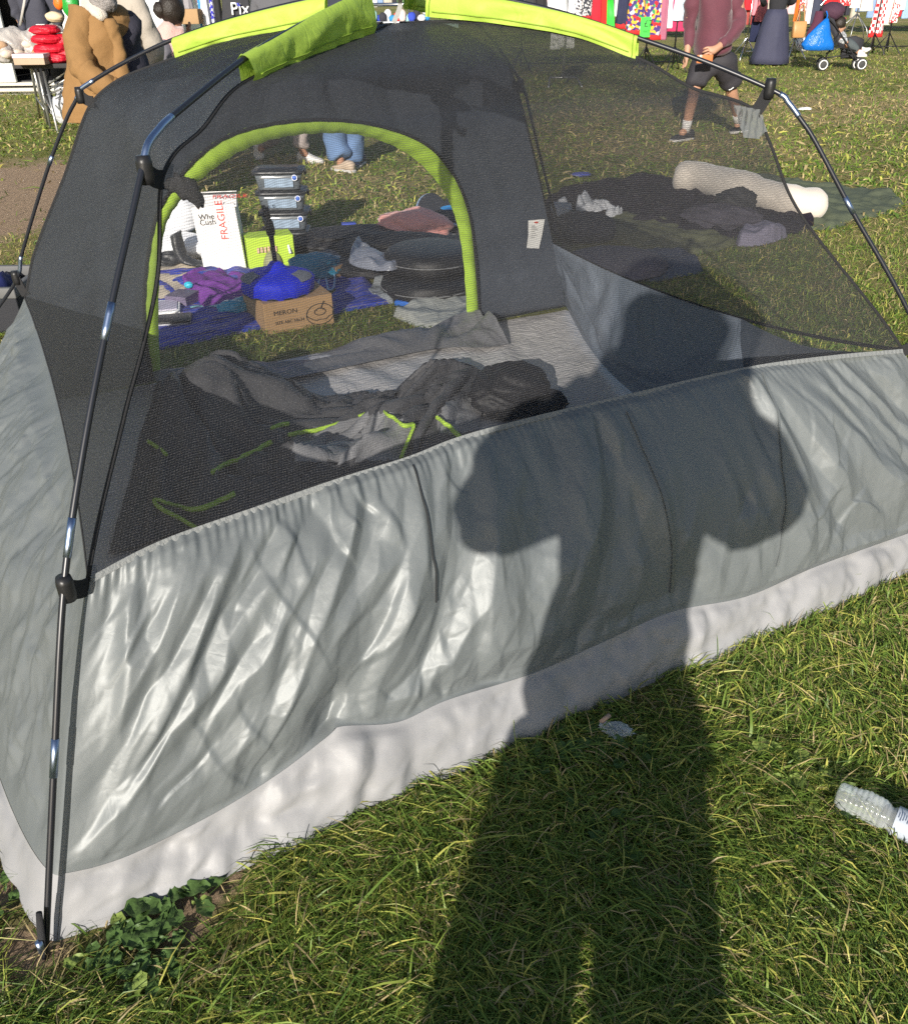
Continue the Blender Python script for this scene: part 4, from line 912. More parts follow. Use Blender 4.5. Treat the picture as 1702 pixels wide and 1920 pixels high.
c = G(622, 508); V, F = boxm(c, (.30, .30, .085), -.55, .004); mk('carton', V, F, M('dark printed card', (.085, .075, .09), .5, var=.6, scale=18), pb, smooth=False)
mk('white_oval', *tube([c+zz*.086, c+zz*.088], [.062, .062], 24, ry=[.04, .04]), WHT, pb)
c2 = c+np.array([math.cos(-.55)*.152, math.sin(-.55)*.152, 0]); mk('tan_side', *boxm(c2, (.003, .296, .083), -.55), CARD, pb, smooth=False)

# left part of the blanket: white cushions, boot, purple cloth, cream mat, small goods
FLUFF = M('white cushion cloth', (.74, .75, .78), .85, bump=.3, bscale=60, var=.04, sheen=.3)
single('white_cushion', blob(G(333, 470)+zz*.10, (.21, .15, .15), 31, 30, .14, 1.2, 0, .2), FLUFF, 'upper plump white cushion leaning beside the tall white carton', 'cushion')
single('white_cushion', blob(G(345, 482), (.25, .17, .085), 32, 30, .14, 1.2, .2, -.1), FLUFF, 'lower flattened white cushion under another white cushion', 'cushion')
c = G(343, 508); b1 = np.array(c); BOOT = M('black boot leather', (.03, .032, .036), .4, bump=.2, bscale=80)
bt = thing('black_boot', 'black ankle boot lying on the cream mat', 'boot', c)
V, F = ringloft(cr([b1+np.array(p) for p in ((-.02, .05, .22), (-.015, .04, .15), (.0, .03, .08), (.05, .02, .05), (.12, .0, .045), (.17, -.01, .03))], 5), [.05]*10+[.045]*8+[.038]*6+[.02]*2, [.055]*12+[.05]*8+[.035]*4+[.015]*2, (.7, 0, .3), (0, 1, 0), 16, .08, 3)
mk('upper', V, F, BOOT, bt); mk('sole', *boxm(b1+np.array([.06, .02, 0]), (.24, .08, .018), -.05, .006), BLKP, bt)
single('dark_sandal', blob(G(318, 500), (.11, .07, .055), 44, 20, .35, 2, .3, .6, 3), BOOT, 'dark crumpled shoe left of the black boot', 'shoe')
cloth('cream_mat', [(285, 505), (335, 478), (372, 500), (352, 548), (300, 575)], .01, 6, .02, M('cream felt', (.55, .47, .36), .9, bump=.3), 'cream felt mat under the black boot', 'mat', .02)
cloth('purple_cloth', [(344, 508), (400, 500), (468, 516), (466, 566), (440, 576), (385, 574), (368, 550), (345, 532)], .05, 16, .07, nylon('purple jersey', (.16, .045, .26), .85, .05, .2, 0, .2), 'purple jersey cloth heaped on the picnic blanket', 'cloth', .02, 80)
lw_ = thing('white_magazine', 'white glossy magazine box lying next to the door trim', 'box', G(312, 588))
mk('cover', *boxm(G(312, 590), (.16, .22, .05), .25, .004), WHT, lw_, smooth=False); mk('pages', *boxm(G(312, 590)+zz*.0505, (.13, .16, .004), .25), M('lilac picture', (.45, .42, .52), .5, var=.4, scale=20), lw_, smooth=False)
pk = thing('picture_box', 'small purple printed box with a turquoise dot', 'box', G(345, 572))
mk('carton', *boxm(G(345, 574), (.13, .14, .075), -.3, .003), M('violet print card', (.12, .10, .16), .5, var=.7, scale=20), pk, smooth=False); mk('turquoise_dot', *blob(G(358, 560)+zz*.06, (.026, .02, .02), 3, 12, .05), M('turquoise', (.03, .40, .55), .4), pk)
lt = thing('grey_tray', 'grey plastic tray with a dark rim near the door trim', 'tray', G(318, 606))
mk('tray', *boxm(G(318, 612), (.22, .12, .04), .2, .012), M('grey tray', (.30, .30, .33), .4), lt); mk('rim', *boxm(G(318, 612)+zz*.036, (.235, .135, .012), .2, .005), BLKP, lt)
single('thin_book', boxm(G(398, 583)+zz*.01, (.22, .09, .018), .35, .003), M('pale teal print', (.25, .50, .52), .5, var=.5, scale=25), 'thin pale teal book lying in front of the purple cloth', 'book')
single('turquoise_packet', blob(G(445, 588), (.11, .07, .045), 61, 24, .3, 2, .2, .4, 3), nylon('turquoise wrap', (.03, .36, .55), .3, .1, .6, 0, .6), 'turquoise wrapped packet beside the cardboard box', 'packet')
single('marker_pen', tube([G(548, 505)+zz*.10, G(541, 500)+zz*.20], .008, 8), WHT, 'white pen stuck upright behind the blue round cover', 'pen')

# right part: black bags, grey plastic, pink cushion, contour pillow, round cases, tarpaulin
BLKN = nylon('black bag nylon', (.016, .016, .019), .6, .02, .5, 0, .4)
def bag(px, py, r, seed, rz, label, extra=()):
    c = G(px, py); t = thing('black_bag', label, 'bag', c)
    mk('bag_body', *blob(c, r, seed, 34, .22, 1.6, .2, rz, 2.2), BLKN, t)
    P = cr([c+np.array([-r[0]*.4, -r[1]*.5, r[2]*1.5]), c+np.array([-r[0]*.2, -r[1]*.9, r[2]*1.75]), c+np.array([r[0]*.25, -r[1]*.85, r[2]*1.7]), c+np.array([r[0]*.45, -r[1]*.4, r[2]*1.5])], 6)
    mk('handle', *tube(P, .012, 8, True, .005), BLKW, t)
    for e_ in extra: mk('blue_tag', *boxm(G(*e_)+zz*r[2]*.9, (.10, .05, .02), .2, .005), M('blue nylon tag', (.03, .06, .35), .6), t)
    EXCL.append(np.array([(c[0]+math.cos(a)*r[0]*.9, c[1]+math.sin(a)*r[1]*.9) for a in np.linspace(0, 6.28, 12)]))
bag(650, 462, (.52, .30, .065), 11, .1, 'long black bag behind the grey plastic sheet', ((655, 438),))
bag(755, 492, (.40, .28, .095), 12, -.1, 'bulky black bag in the middle of the goods', ((712, 452),))
bag(860, 488, (.34, .26, .075), 13, .2, 'black bag against the door trim, behind the round cases')
bag(700, 512, (.26, .18, .06), 14, .0, 'low black bag in front of the grey plastic sheet')
cloth('grey_plastic', [(655, 488), (672, 452), (690, 470), (705, 484), (735, 478), (752, 468), (755, 490), (735, 505), (690, 503)], .16, 33, .05, nylon('grey polythene', (.32, .34, .40), .25, .25, .5), 'crinkled grey polythene sheet lying over black bags', 'plastic sheet', .03, 60, bz=.15)
cloth('plastic_wrap', [(688, 545), (712, 520), (735, 530), (738, 560), (715, 556)], .03, 36, .05, nylon('clear wrap', (.40, .43, .45), .2, .35, .5), 'clear plastic wrap left of the round black cases', 'plastic sheet', .03, 40)
cloth('pale_sheet', [(690, 452), (740, 420), (800, 408), (840, 425), (880, 455), (870, 475), (820, 462), (760, 455)], .02, 37, .02, M('pale grey fabric', (.40, .40, .38), .9, bump=.3), 'pale grey sheet under the pink cushion', 'sheet', .01, 50)
single('pink_cushion', blob(G(775, 450), (.25, .16, .115), 41, 34, .24, 1.5, .2, -.25, 2.0), M('salmon pink cloth', (.74, .34, .30), .85, bump=.2, bscale=40, sheen=.3), 'salmon pink flat cushion behind the black bags', 'cushion')
ol = [G(x, y, .0) for x, y in ((782, 412), (790, 392), (808, 384), (824, 392), (834, 408), (846, 404), (842, 390), (850, 380), (868, 384), (882, 400), (884, 428), (866, 444), (846, 442), (826, 432), (806, 424), (790, 424))]
cp = thing('contour_pillow', 'black butterfly shaped pillow with pale blue piping at the top of the goods', 'pillow', np.mean(ol, 0))
slab('pillow_body', ol, .0, .10, M('black pillow mesh', (.035, .037, .045), .9, bump=.5, bscale=150), cp, 6, .15)
mk('piping', *tube(np.vstack([cr(np.array(ol)*1.0, 6, True), np.array(ol)[:1]])+zz*.085, .008, 6), M('pale blue piping', (.40, .52, .72), .7), cp)
mk('blue_centre', *blob(G(850, 418)+zz*.085, (.10, .085, .02), 8, 16, .1, 1, 0, .5), M('sky blue cloth', (.04, .30, .68), .7), cp)
for k, (px, py, z, lab_) in enumerate(((802, 560, 0, 'lower round black case of the pair'), (808, 545, .112, 'upper round black case of the pair with a pale zip line'))):
    c = G(px, py)+np.array([0, .1, z]); rr = .265
    t = thing('round_case', lab_, 'case', c, 'round black cases')
    mk('case_body', *ringloft([c+zz*h_ for h_ in (0, .012, .06, .095, .110, .118, .122)], rr*np.array([.95, 1, 1.01, .97, .86, .5, .08]), rr*np.array([.95, 1, 1.01, .97, .86, .5, .08]), n=48, noise=.05, seed=k+4), M('black vinyl', (.018, .018, .02), .45, bump=.25, bscale=160), t)
    aa = np.linspace(0, 2*math.pi, 60); mk('zip_line', *tube(np.array([c+np.array([math.cos(x)*rr*1.012, math.sin(x)*rr*1.012, .058]) for x in aa]), .003, 5), M('grey zip', (.25, .25, .25), .5), t)
single('blue_clip', boxm(G(762, 572), (.12, .07, .03), -.3, .008), M('bright blue plastic', (.03, .16, .60), .4), 'bright blue plastic piece peeping out under the round cases', 'plastic piece')
TARP = nylon('pale tarpaulin', (.42, .43, .39), .5, .05, .45)
cloth('pale_tarpaulin', [(738, 583), (790, 566), (846, 548), (900, 545), (905, 585), (850, 605), (800, 612), (765, 600)], .02, 47, .04, TARP, 'pale grey green tarpaulin folded in front of the round cases', 'tarpaulin', .02, 60)
pe = thing('pink_plush', 'pink spotted plush toys half hidden by the right side of the door', 'toy', G(884, 520))
for k, (px, py, r_) in enumerate(((878, 492, .06), (880, 518, .065), (886, 545, .06))):
    PK = M('hot pink plush', (.72, .06, .22), .9, sheen=.4, bump=.4, bscale=90)
    o = mk('plush_ball', *blob(G(px, py)+zz*(.13-.05*k), (r_, r_, r_), 70+k, 16, .06), PK, pe)
    mk('white_spot', *blob(G(px, py)+zz*(.13-.05*k+r_)+np.array([-.02, -r_*.9, 0]), (.018, .008, .018), 3, 8, 0), WHT, o)

# ------------------------------------------------------------------ bedding to the right
DUV = M('cream quilted cotton', (.56, .50, .43), .9, bump=.25, bscale=50, var=.05, sheen=.2)
FUR = M('dark plum fleece', (.020, .017, .025), .95, bump=.7, bscale=60, var=.6, scale=30, spec=.15)
cloth('green_tarpaulin', [(1370, 325), (1440, 326), (1520, 340), (1610, 352), (1668, 358), (1692, 380), (1650, 400), (1600, 408), (1560, 424), (1500, 424), (1440, 400), (1390, 372)], .02, 57, .04, nylon('dark green tarp', (.10, .115, .075), .75, .04, .3, 0, .2), 'dark green tarpaulin lying flat with a curled corner under the cream roll', 'tarpaulin', .015, 80)
cloth('dark_quilt', [(1015, 385), (1060, 350), (1130, 340), (1240, 332), (1330, 352), (1440, 388), (1516, 402), (1522, 422), (1450, 436), (1380, 446), (1290, 434), (1210, 415), (1120, 410), (1040, 425)], .03, 58, .07, FUR, 'dark plum fleece quilt spread on the grass under the cream roll', 'quilt', .03, 110)
P = cr([G(x, y)+zz*h_ for x, y, h_ in ((1262, 360, .15), (1310, 366, .16), (1370, 384, .15), (1430, 400, .14), (1490, 410, .14), (1528, 408, .12))], 8)
n = len(P); k = np.linspace(0, 1, n); rr = .15*(1+.07*np.sin(k*17)-.10*np.exp(-((k-.55)/.06)**2)-.15*np.exp(-((k-.82)/.05)**2)); rr[:4] *= np.array([.3, .75, .92, .98]); rr[-4:] *= np.array([.97, .9, .72, .25])
V, F = tube(P, rr, 28); V = V+(.035*(ridged(V[:, 0]*5, V[:, 1]*5+V[:, 2]*5, 5, 4)-.5)[:, None])*np.array([.5, -.5, .8])
V[:, 2] = V[:, 2]*.82+.012*np.sin(V[:, 0]*9); V[:, 2] = np.maximum(V[:, 2], .03)
cr_ = thing('cream_roll', 'long cream rolled duvet lying across the dark quilt', 'bedding', P[n//2]*np.array([1, 1, 0]))
mk('duvet', V, F, DUV, cr_)
hd = thing('fleece_hood', 'grey fleece hood with a black opening and a lilac lining heaped on the dark quilt', 'clothing', G(1370, 425))
mk('fleece', *blob(G(1350, 432), (.28, .16, .10), 81, 40, .28, 1.6, .2, -.2, 2.4), M('grey fleece', (.060, .055, .072), .95, bump=.8, bscale=60, var=.4, spec=.15), hd)
mk('hood', *blob(G(1372, 424)+zz*.08, (.15, .11, .10), 82, 30, .3, 1.8, .2, .2, 2.5), M('black padded cloth', (.022, .022, .025), .7, bump=.4, bscale=40), hd)
V = draped('lining', [(1385, 428), (1412, 412), (1478, 420), (1440, 436), (1390, 440)], .08, 83, .05, M('lilac lining', (.20, .185, .25), .9, bump=.5, bscale=60), hd, 40, lift=.07)
WPL = nylon('white carrier plastic', (.72, .73, .76), .3, .3, .6)
cloth('white_carrier_bag', [(1078, 398), (1090, 376), (1110, 366), (1125, 382), (1150, 384), (1168, 400), (1140, 408), (1105, 404)], .04, 91, .12, WPL, 'crumpled white carrier bag on the far side of the olive sheet', 'plastic bag', .05, 50)
cloth('white_tissue', [(1034, 380), (1052, 374), (1072, 388), (1070, 404), (1044, 410), (1032, 398)], .04, 92, .08, WPL, 'small crumpled white wrap against the tent net', 'plastic bag', .05, 36)
cloth('olive_sheet', [(1130, 410), (1170, 400), (1250, 416), (1330, 436), (1380, 452), (1330, 468), (1270, 472), (1215, 468), (1150, 440)], .02, 93, .04, M('olive cloth', (.11, .115, .06), .9, bump=.5, bscale=30, var=.5, scale=6), 'olive ground sheet between the dark quilt and the grey jackets', 'sheet', .02, 70)
single('navy_bundle', blob(G(1092, 450), (.22, .17, .105), 94, 34, .16, 1.5, .2, -.2), M('navy padded cloth', (.030, .030, .048), .8, bump=.3, bscale=30), 'dark navy bundled jacket beside the white carrier bag', 'clothing')
single('lilac_jacket', blob(G(1150, 516), (.30, .25, .085), 95, 36, .16, 1.4, .2, -.3), M('grey lilac cloth', (.115, .105, .145), .85, bump=.3, bscale=30, var=.2), 'grey lilac jacket laid in front of the navy bundle', 'clothing')
EXCL.append(np.array([G(x, y)[:2] for x, y in ((1050, 440), (1215, 440), (1225, 520), (1060, 530))]))
cloth('blue_folded_cloth', [(1205, 478), (1250, 470), (1300, 488), (1315, 505), (1270, 514), (1212, 522)], .02, 96, .03, M('slate blue cloth', (.055, .075, .13), .8, bump=.3), 'folded slate blue cloth at the end of the lilac jacket', 'cloth', .05, 50)
single('blue_wrapper', blob(G(1088, 330), (.09, .05, .02), 97, 16, .3, 2, .2), nylon('blue wrapper', (.08, .10, .40), .3), 'small blue wrapper on the grass beyond the dark quilt', 'litter')
single('paper_scrap', blob(G(1508, 206), (.09, .05, .02), 98, 16, .3, 2, .2), WHT, 'white paper scrap on the worn grass near the walking man', 'litter')

# stuff sack inside the tent
sk = thing('stuff_sack', 'crumpled black nylon sack lying on the tent floor', 'bag', G(955, 770))
SACK = nylon('black sack nylon', (.014, .014, .017), .55, .02, .3, 0, .3)
mk('sack_body', *blob(G(955, 778)+zz*.03, (.175, .14, .105), 111, 44, .26, 1.5, .2, .5, 2.0), SACK, sk)
mk('sack_end', *blob(G(1005, 782)+zz*.02, (.13, .08, .055), 112, 32, .2, 1.6, .2, .1, 2.2), SACK, sk)

# crate at the left edge
c = G(8, 600); cx = thing('storage_crate', 'open grey fabric crate with black sides behind the tent corner', 'crate', c)
hC = hpx(8, 600, 525)
for dx, dy, sx, sy in ((0, -.2, .6, .02), (0, .2, .6, .02), (-.29, 0, .02, .38), (.29, 0, .02, .38)):
    mk('side', *boxm(c+np.array([dx-.1, dy, 0]), (sx, sy, hC-.035), 0, .004), M('black crate fabric', (.02, .021, .026), .8, bump=.3, bscale=100), cx, smooth=False)
    mk('rim', *boxm(c+np.array([dx-.1, dy, hC-.033]), (sx+.012, sy+.012, .055), 0, .006), M('grey crate rim', (.12, .12, .12), .7), cx)
mk('base', *boxm(c+np.array([-.1, 0, .005]), (.57, .38, .01)), M('black crate fabric', (.02, .021, .026), .8), cx, smooth=False)
for k, (dx, h_, m_) in enumerate(((-.28, .06, CARD), (-.12, .08, BLKN), (.08, .06, M('lilac wrap', (.30, .27, .45), .6)), (.14, .04, M('deep blue wrap', (.015, .02, .09), .6)))):
    single(('brown_carton', 'dark_pouch', 'lilac_packet', 'blue_packet')[k], (boxm(c+np.array([dx-.1, 0, .016]), (.14, .3, hC+h_-.02), .0, .006) if k == 0 else blob(c+np.array([dx-.1, 0, .016]), (.065, .14, (hC+h_)/2.2), 120+k, 20, .2, 1.5, 0, 0, 2)), m_, ('brown carton standing in the open grey crate', 'dark pouch sticking out of the open grey crate', 'lilac packet in the open grey crate', 'blue packet at the end of the open grey crate')[k], ('box', 'pouch', 'packet', 'packet')[k])

# ------------------------------------------------------------------ litter and weeds on the near grass
PET = bpy.data.materials.new('clear bottle plastic'); PET.use_nodes = True; b = PET.node_tree.nodes['Principled BSDF']
b.inputs['Base Color'].default_value = (.80, .84, .86, 1); b.inputs['Roughness'].default_value = .12; b.inputs['Specular IOR Level'].default_value = 1.0; b.inputs['Coat Weight'].default_value = .6
t = PET.node_tree; lw = t.nodes.new('ShaderNodeLayerWeight'); lw.inputs[0].default_value = .35; mr = t.nodes.new('ShaderNodeMapRange'); mr.inputs[3].default_value = .20; mr.inputs[4].default_value = .8; t.links.new(lw.outputs['Facing'], mr.inputs[0])
tr = t.nodes.new('ShaderNodeBsdfTransparent'); tr.inputs[0].default_value = (.93, .96, .97, 1); ms = t.nodes.new('ShaderNodeMixShader'); t.links.new(mr.outputs[0], ms.inputs[0]); t.links.new(tr.outputs[0], ms.inputs[1]); t.links.new(b.outputs[0], ms.inputs[2]); t.links.new(ms.outputs[0], t.nodes['Material Output'].inputs[0])
p0, p1 = G(1568, 1488, .033), G(1745, 1570, .033); d = p1-p0; d /= np.linalg.norm(d); Lb = .225
bo = thing('plastic_bottle', 'clear ribbed plastic water bottle lying on the grass', 'bottle', (p0+d*Lb/2)*np.array([1, 1, 0]))
st = [(0, .012), (.002, .026), (.008, .031), (.014, .032)]
for k in range(8): st += [(.018+.0105*k, .0330), (.0225+.0105*k, .0330), (.0245+.0105*k, .0316), (.0265+.0105*k, .0316)]
st += [(.103, .031), (.107, .0275), (.112, .0275), (.117, .0315), (.175, .0315), (.19, .027), (.205, .017), (.212, .0125), (.222, .0125), (.222, .010)]
C = [p0+d*s_ for s_, _ in st]; V, F = tube(C, [r_ for _, r_ in st], 32)
V = V+(.014*(fbm(V[:, 0]*26, V[:, 1]*26, 6, 3)-.45))[:, None]*np.array([.4, .4, 1.0]); mk('bottle_body', V, F, PET, bo)
V, F = tube([p0+d*s_ for s_ in (.119, .137, .155, .173)], [.0325]*4, 32, False); lb2 = mk('bottle_label', V, F, M('pale bottle label', (.40, .44, .50), .4, var=.08), bo)
rows = []
side = np.cross(d, zz); upv = np.array([0, 0, 1.0])
for k in range(8):
    o_ = p0+d*(.123+.0045*k)+(side*.35*(1 if side[1] < 0 else -1)+upv*.94)/np.linalg.norm(np.array([.35, .94]))*.0332
    sv = np.cross(d, (o_-p0)-d*np.dot(o_-p0, d)); sv /= np.linalg.norm(sv); l_ = .006+.003*((k*5) % 3)
    rows.append((np.array([o_-sv*l_, o_+sv*l_, o_+sv*l_+d*.0016, o_-sv*l_+d*.0016]), [(0, 1, 2, 3)]))
sp = mk('small_print', *join(*rows), M('grey blue print', (.12, .15, .22), .7), lb2, smooth=False); sp['kind'] = 'stuff'
mk('bottle_cap', *tube([p0+d*.216, p0+d*.232], [.0145, .0145], 24), M('blue bottle cap', (.05, .15, .5), .4), bo)
EXCL.append(np.array([(p0+d*s_+side*w_)[:2] for s_, w_ in ((0, -.026), (.23, -.026), (.23, .026), (0, .026))]))
single('clear_wrapper', blob(G(1150, 1382)+zz*.012, (.034, .020, .012), 131, 26, .75, 2.6, 0, -.4, 4), PET, 'crumpled clear wrapper among the weeds in the shadow', 'litter')
single('cigarette_end', tube([G(1124, 1372)+zz*.03, G(1140, 1360)+zz*.033], .006, 8), M('pale orange filter', (.55, .36, .25), .8), 'pale orange cigarette end beside the crumpled clear wrapper', 'litter')
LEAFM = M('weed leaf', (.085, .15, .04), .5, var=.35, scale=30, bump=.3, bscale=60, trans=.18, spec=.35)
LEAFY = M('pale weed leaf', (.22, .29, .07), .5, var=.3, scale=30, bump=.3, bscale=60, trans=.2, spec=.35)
def leaf(c, az, ln, wd, lift, mat, parent, seed):
    r = np.random.default_rng(seed); u = np.linspace(0, 1, 9); v = np.linspace(-1, 1, 5)
    prof = np.where(u < .3, .12+.25*u/.3, 0)+np.where(u >= .3, .37+.63*np.sin(np.clip((u-.3)/.7, 0, 1)*math.pi)**.6, 0); prof[-1] = .05
    dd = np.array([math.cos(az), math.sin(az), 0]); ss = np.array([-dd[1], dd[0], 0]); cv = r.uniform(.1, .5)
    P = np.array([[c+dd*ln*a*(.75+.25*(1-lift))+ss*wd*prof[i]*b_*.5*(1+.1*math.sin(a*17+b_))+zz*(ln*lift*(a-cv*1.6*a*a)+.10*wd*b_*b_+.012+.004*math.sin(a*12+b_*2)) for b_ in v] for i, a in enumerate(u)])
    P[..., 2] = np.maximum(P[..., 2], .006)
    return mk('leaf', P, gridf(4, 8), mat, parent)
def weed(px, py, k, ln, label, seed, pale=0):
    r = np.random.default_rng(seed); c = G(px, py); t = thing('weed', label, 'weed', c, 'broad leaved weeds in the grass')
    for i in range(k):
        leaf(c+np.array([*r.normal(0, ln*.42, 2), 0]), 2*math.pi*i/k+r.normal(0, .35), ln*r.uniform(.7, 1.2), ln*r.uniform(.42, .6), r.uniform(.06, .38), LEAFY if r.random() < pale else LEAFM, t, seed*50+i)
weed(300, 1705, 9, .075, 'plantain rosette of rounded leaves just under the white edge near the bare soil', 1, .3)
weed(360, 1690, 6, .062, 'plantain with two pale upright leaves beside the bare soil patch', 2, .6)
weed(262, 1752, 6, .05, 'low clump of small scalloped leaves below the first plantain', 3, .2)
weed(330, 1770, 5, .042, 'small leaved weed clump left of the long grass tuft', 4, .1)
weed(210, 1800, 9, .05, 'dark leafy weed right beside the pole foot', 5, .1)
weed(275, 1835, 8, .05, 'leafy weed in the tall grass under the pole foot', 6, .2)
weed(255, 1905, 6, .05, 'round leaf weed at the very bottom near the long grass', 7, .7)
weed(20, 1690, 7, .05, 'weed on bare soil left of the tent corner', 8, .2)
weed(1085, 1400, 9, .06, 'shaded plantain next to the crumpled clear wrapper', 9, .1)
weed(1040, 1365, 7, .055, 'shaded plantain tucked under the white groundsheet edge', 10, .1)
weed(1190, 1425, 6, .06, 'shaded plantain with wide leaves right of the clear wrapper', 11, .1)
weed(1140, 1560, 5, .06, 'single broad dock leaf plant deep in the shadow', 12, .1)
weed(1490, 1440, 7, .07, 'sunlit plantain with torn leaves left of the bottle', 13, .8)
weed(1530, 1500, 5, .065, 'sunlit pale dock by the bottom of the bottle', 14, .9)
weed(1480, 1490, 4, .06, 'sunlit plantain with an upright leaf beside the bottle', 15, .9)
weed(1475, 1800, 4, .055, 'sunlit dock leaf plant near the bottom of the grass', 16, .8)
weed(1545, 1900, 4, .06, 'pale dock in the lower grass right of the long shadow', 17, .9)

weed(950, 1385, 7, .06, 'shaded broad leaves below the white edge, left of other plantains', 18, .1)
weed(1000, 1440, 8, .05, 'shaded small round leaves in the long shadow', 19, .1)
# ------------------------------------------------------------------ people
def skin(name, J, E_, mat, parent, wr=0.0, seed=0, sub=2, wl=9):
    """One continuous surface grown round joints J {name: (xyz, radius[, radius2])} joined by edges E_; the first joint is the root."""
    ks = list(J); org = np.array(root(parent).location)
    me = bpy.data.meshes.new(name); me.from_pydata([tuple(np.asarray(J[k][0], float)-org) for k in ks], [(ks.index(a), ks.index(b)) for a, b in E_], [])
    o = bpy.data.objects.new(name, me); COL.objects.link(o)
    md = o.modifiers.new('skin', 'SKIN'); md.branch_smoothing = .4
    sv = me.skin_vertices[0].data
    for i, k in enumerate(ks):
        r_ = J[k][1:]; sv[i].radius = (r_[0], r_[-1])
    sv[0].use_root = True
    sb = o.modifiers.new('sub', 'SUBSURF'); sb.levels = sub; sb.render_levels = sub
    dg = bpy.context.evaluated_depsgraph_get(); m2 = bpy.data.meshes.new_from_object(o.evaluated_get(dg))
    o.modifiers.clear(); o.data = m2; bpy.data.meshes.remove(me); m2.name = name
    n = len(m2.vertices)
    if wr:
        co_ = np.empty(n*3); m2.vertices.foreach_get('co', co_); co_ = co_.reshape(-1, 3); nr = np.empty(n*3); m2.vertices.foreach_get('normal', nr); nr = nr.reshape(-1, 3)
        h = ridged(co_[:, 0]*wl+co_[:, 2]*wl*.5+seed, co_[:, 2]*wl*.7+co_[:, 1]*wl-seed, seed, 3)-.55+crinkle(co_[:, 0]+co_[:, 1]*.7, co_[:, 2], seed, .07, .45, 1.6, .5)
        m2.vertices.foreach_set('co', (co_+nr*(h*wr)[:, None]).ravel())
    m2.polygons.foreach_set('use_smooth', [True]*len(m2.polygons)); m2.materials.clear(); m2.materials.append(mat); m2.update()
    o.parent = parent
    return o
def chain(*ns): return [(ns[i], ns[i+1]) for i in range(len(ns)-1)]
def hand(J, E_, wrist, tip, up, r, pre, curl=.35):
    """Palm, four fingers of different lengths and a thumb, added to a body's joints."""
    w_, t_ = np.asarray(wrist, float), np.asarray(tip, float); d = t_-w_; L_ = np.linalg.norm(d); d /= L_
    s = np.cross(d, up); s /= np.linalg.norm(s); u = np.cross(s, d)
    J[pre+'palm'] = (w_+d*L_*.35, r*1.15, r*.62); E_.append((pre+'wrist', pre+'palm'))
    for k, (o_, l_) in enumerate(((-.036, .42), (-.012, .52), (.012, .50), (.034, .40))):
        b_ = w_+d*L_*.52+s*o_*(r/.036); m_ = b_+d*L_*l_*.5-u*L_*l_*curl*.2; e_ = m_+d*L_*l_*.5*(1-curl)-u*L_*l_*curl*.55
        J[f'{pre}k{k}'] = (b_, r*.30); J[f'{pre}m{k}'] = (m_, r*.26); J[f'{pre}t{k}'] = (e_, r*.20); E_ += [(pre+'palm', f'{pre}k{k}'), (f'{pre}k{k}', f'{pre}m{k}'), (f'{pre}m{k}', f'{pre}t{k}')]
    b_ = w_+d*L_*.2-s*r*1.1; J[pre+'th1'] = (b_+d*L_*.14-u*.006, r*.34); J[pre+'th2'] = (b_+d*L_*.42-s*r*.2-u*.012, r*.25); E_ += [(pre+'palm', pre+'th1'), (pre+'th1', pre+'th2')]
SKIN1 = M('light brown skin', (.42, .23, .15), .55, var=.08, bump=.1, bscale=150, spec=.35)
SKIN2 = M('tan skin', (.36, .19, .12), .55, var=.08, bump=.1, bscale=150, spec=.35)
def headmesh(c, fwd, r=.105, h=.125):
    """Head with brow, nose, lips, chin, eye hollows and ears; c = centre, fwd = facing direction."""
    f = np.asarray(fwd, float); f = f/np.linalg.norm(f); s = np.cross(f, zz); s /= np.linalg.norm(s); u = np.cross(s, f)
    th = np.linspace(.02, math.pi-.02, 36); ph = np.linspace(-math.pi, math.pi, 48, endpoint=False); T, P = np.meshgrid(th, ph, indexing='ij')
    x = np.sin(T)*np.cos(P); y = np.sin(T)*np.sin(P); z = np.cos(T)
    g = lambda a, b, sa, sb: np.exp(-((P-a)/sa)**2-((z-b)/sb)**2)
    k = 1-.16*np.clip(-z, 0, 1)*(1-.6*np.clip(x, 0, 1)); k = k+.20*g(0, -.08, .13, .16)+.07*g(0, -.25, .2, .07)+.05*g(0, -.46, .25, .06)+.08*g(0, -.78, .35, .16)+.05*g(0, .22, .5, .08)
    k = k-.07*g(.38, .05, .16, .1)-.07*g(-.38, .05, .16, .1)+.20*g(1.62, -.05, .10, .2)+.20*g(-1.62, -.05, .10, .2)
    V = c+f*(x*k*r)[..., None]+s*(y*k*r*.78)[..., None]+u*(z*h)[..., None]
    return V.reshape(-1, 3), gridf(48, 35, True)
def addgeo(o, V, F):
    """Merge more surface into an object's mesh (same body)."""
    org = np.array(root(o).location); bm = bmesh.new(); bm.from_mesh(o.data); vs = [bm.verts.new(tuple(v)) for v in np.asarray(V)-org]
    for f in F:
        try: bm.faces.new([vs[i] for i in f]).smooth = True
        except ValueError: pass
    bm.to_mesh(o.data); bm.free()
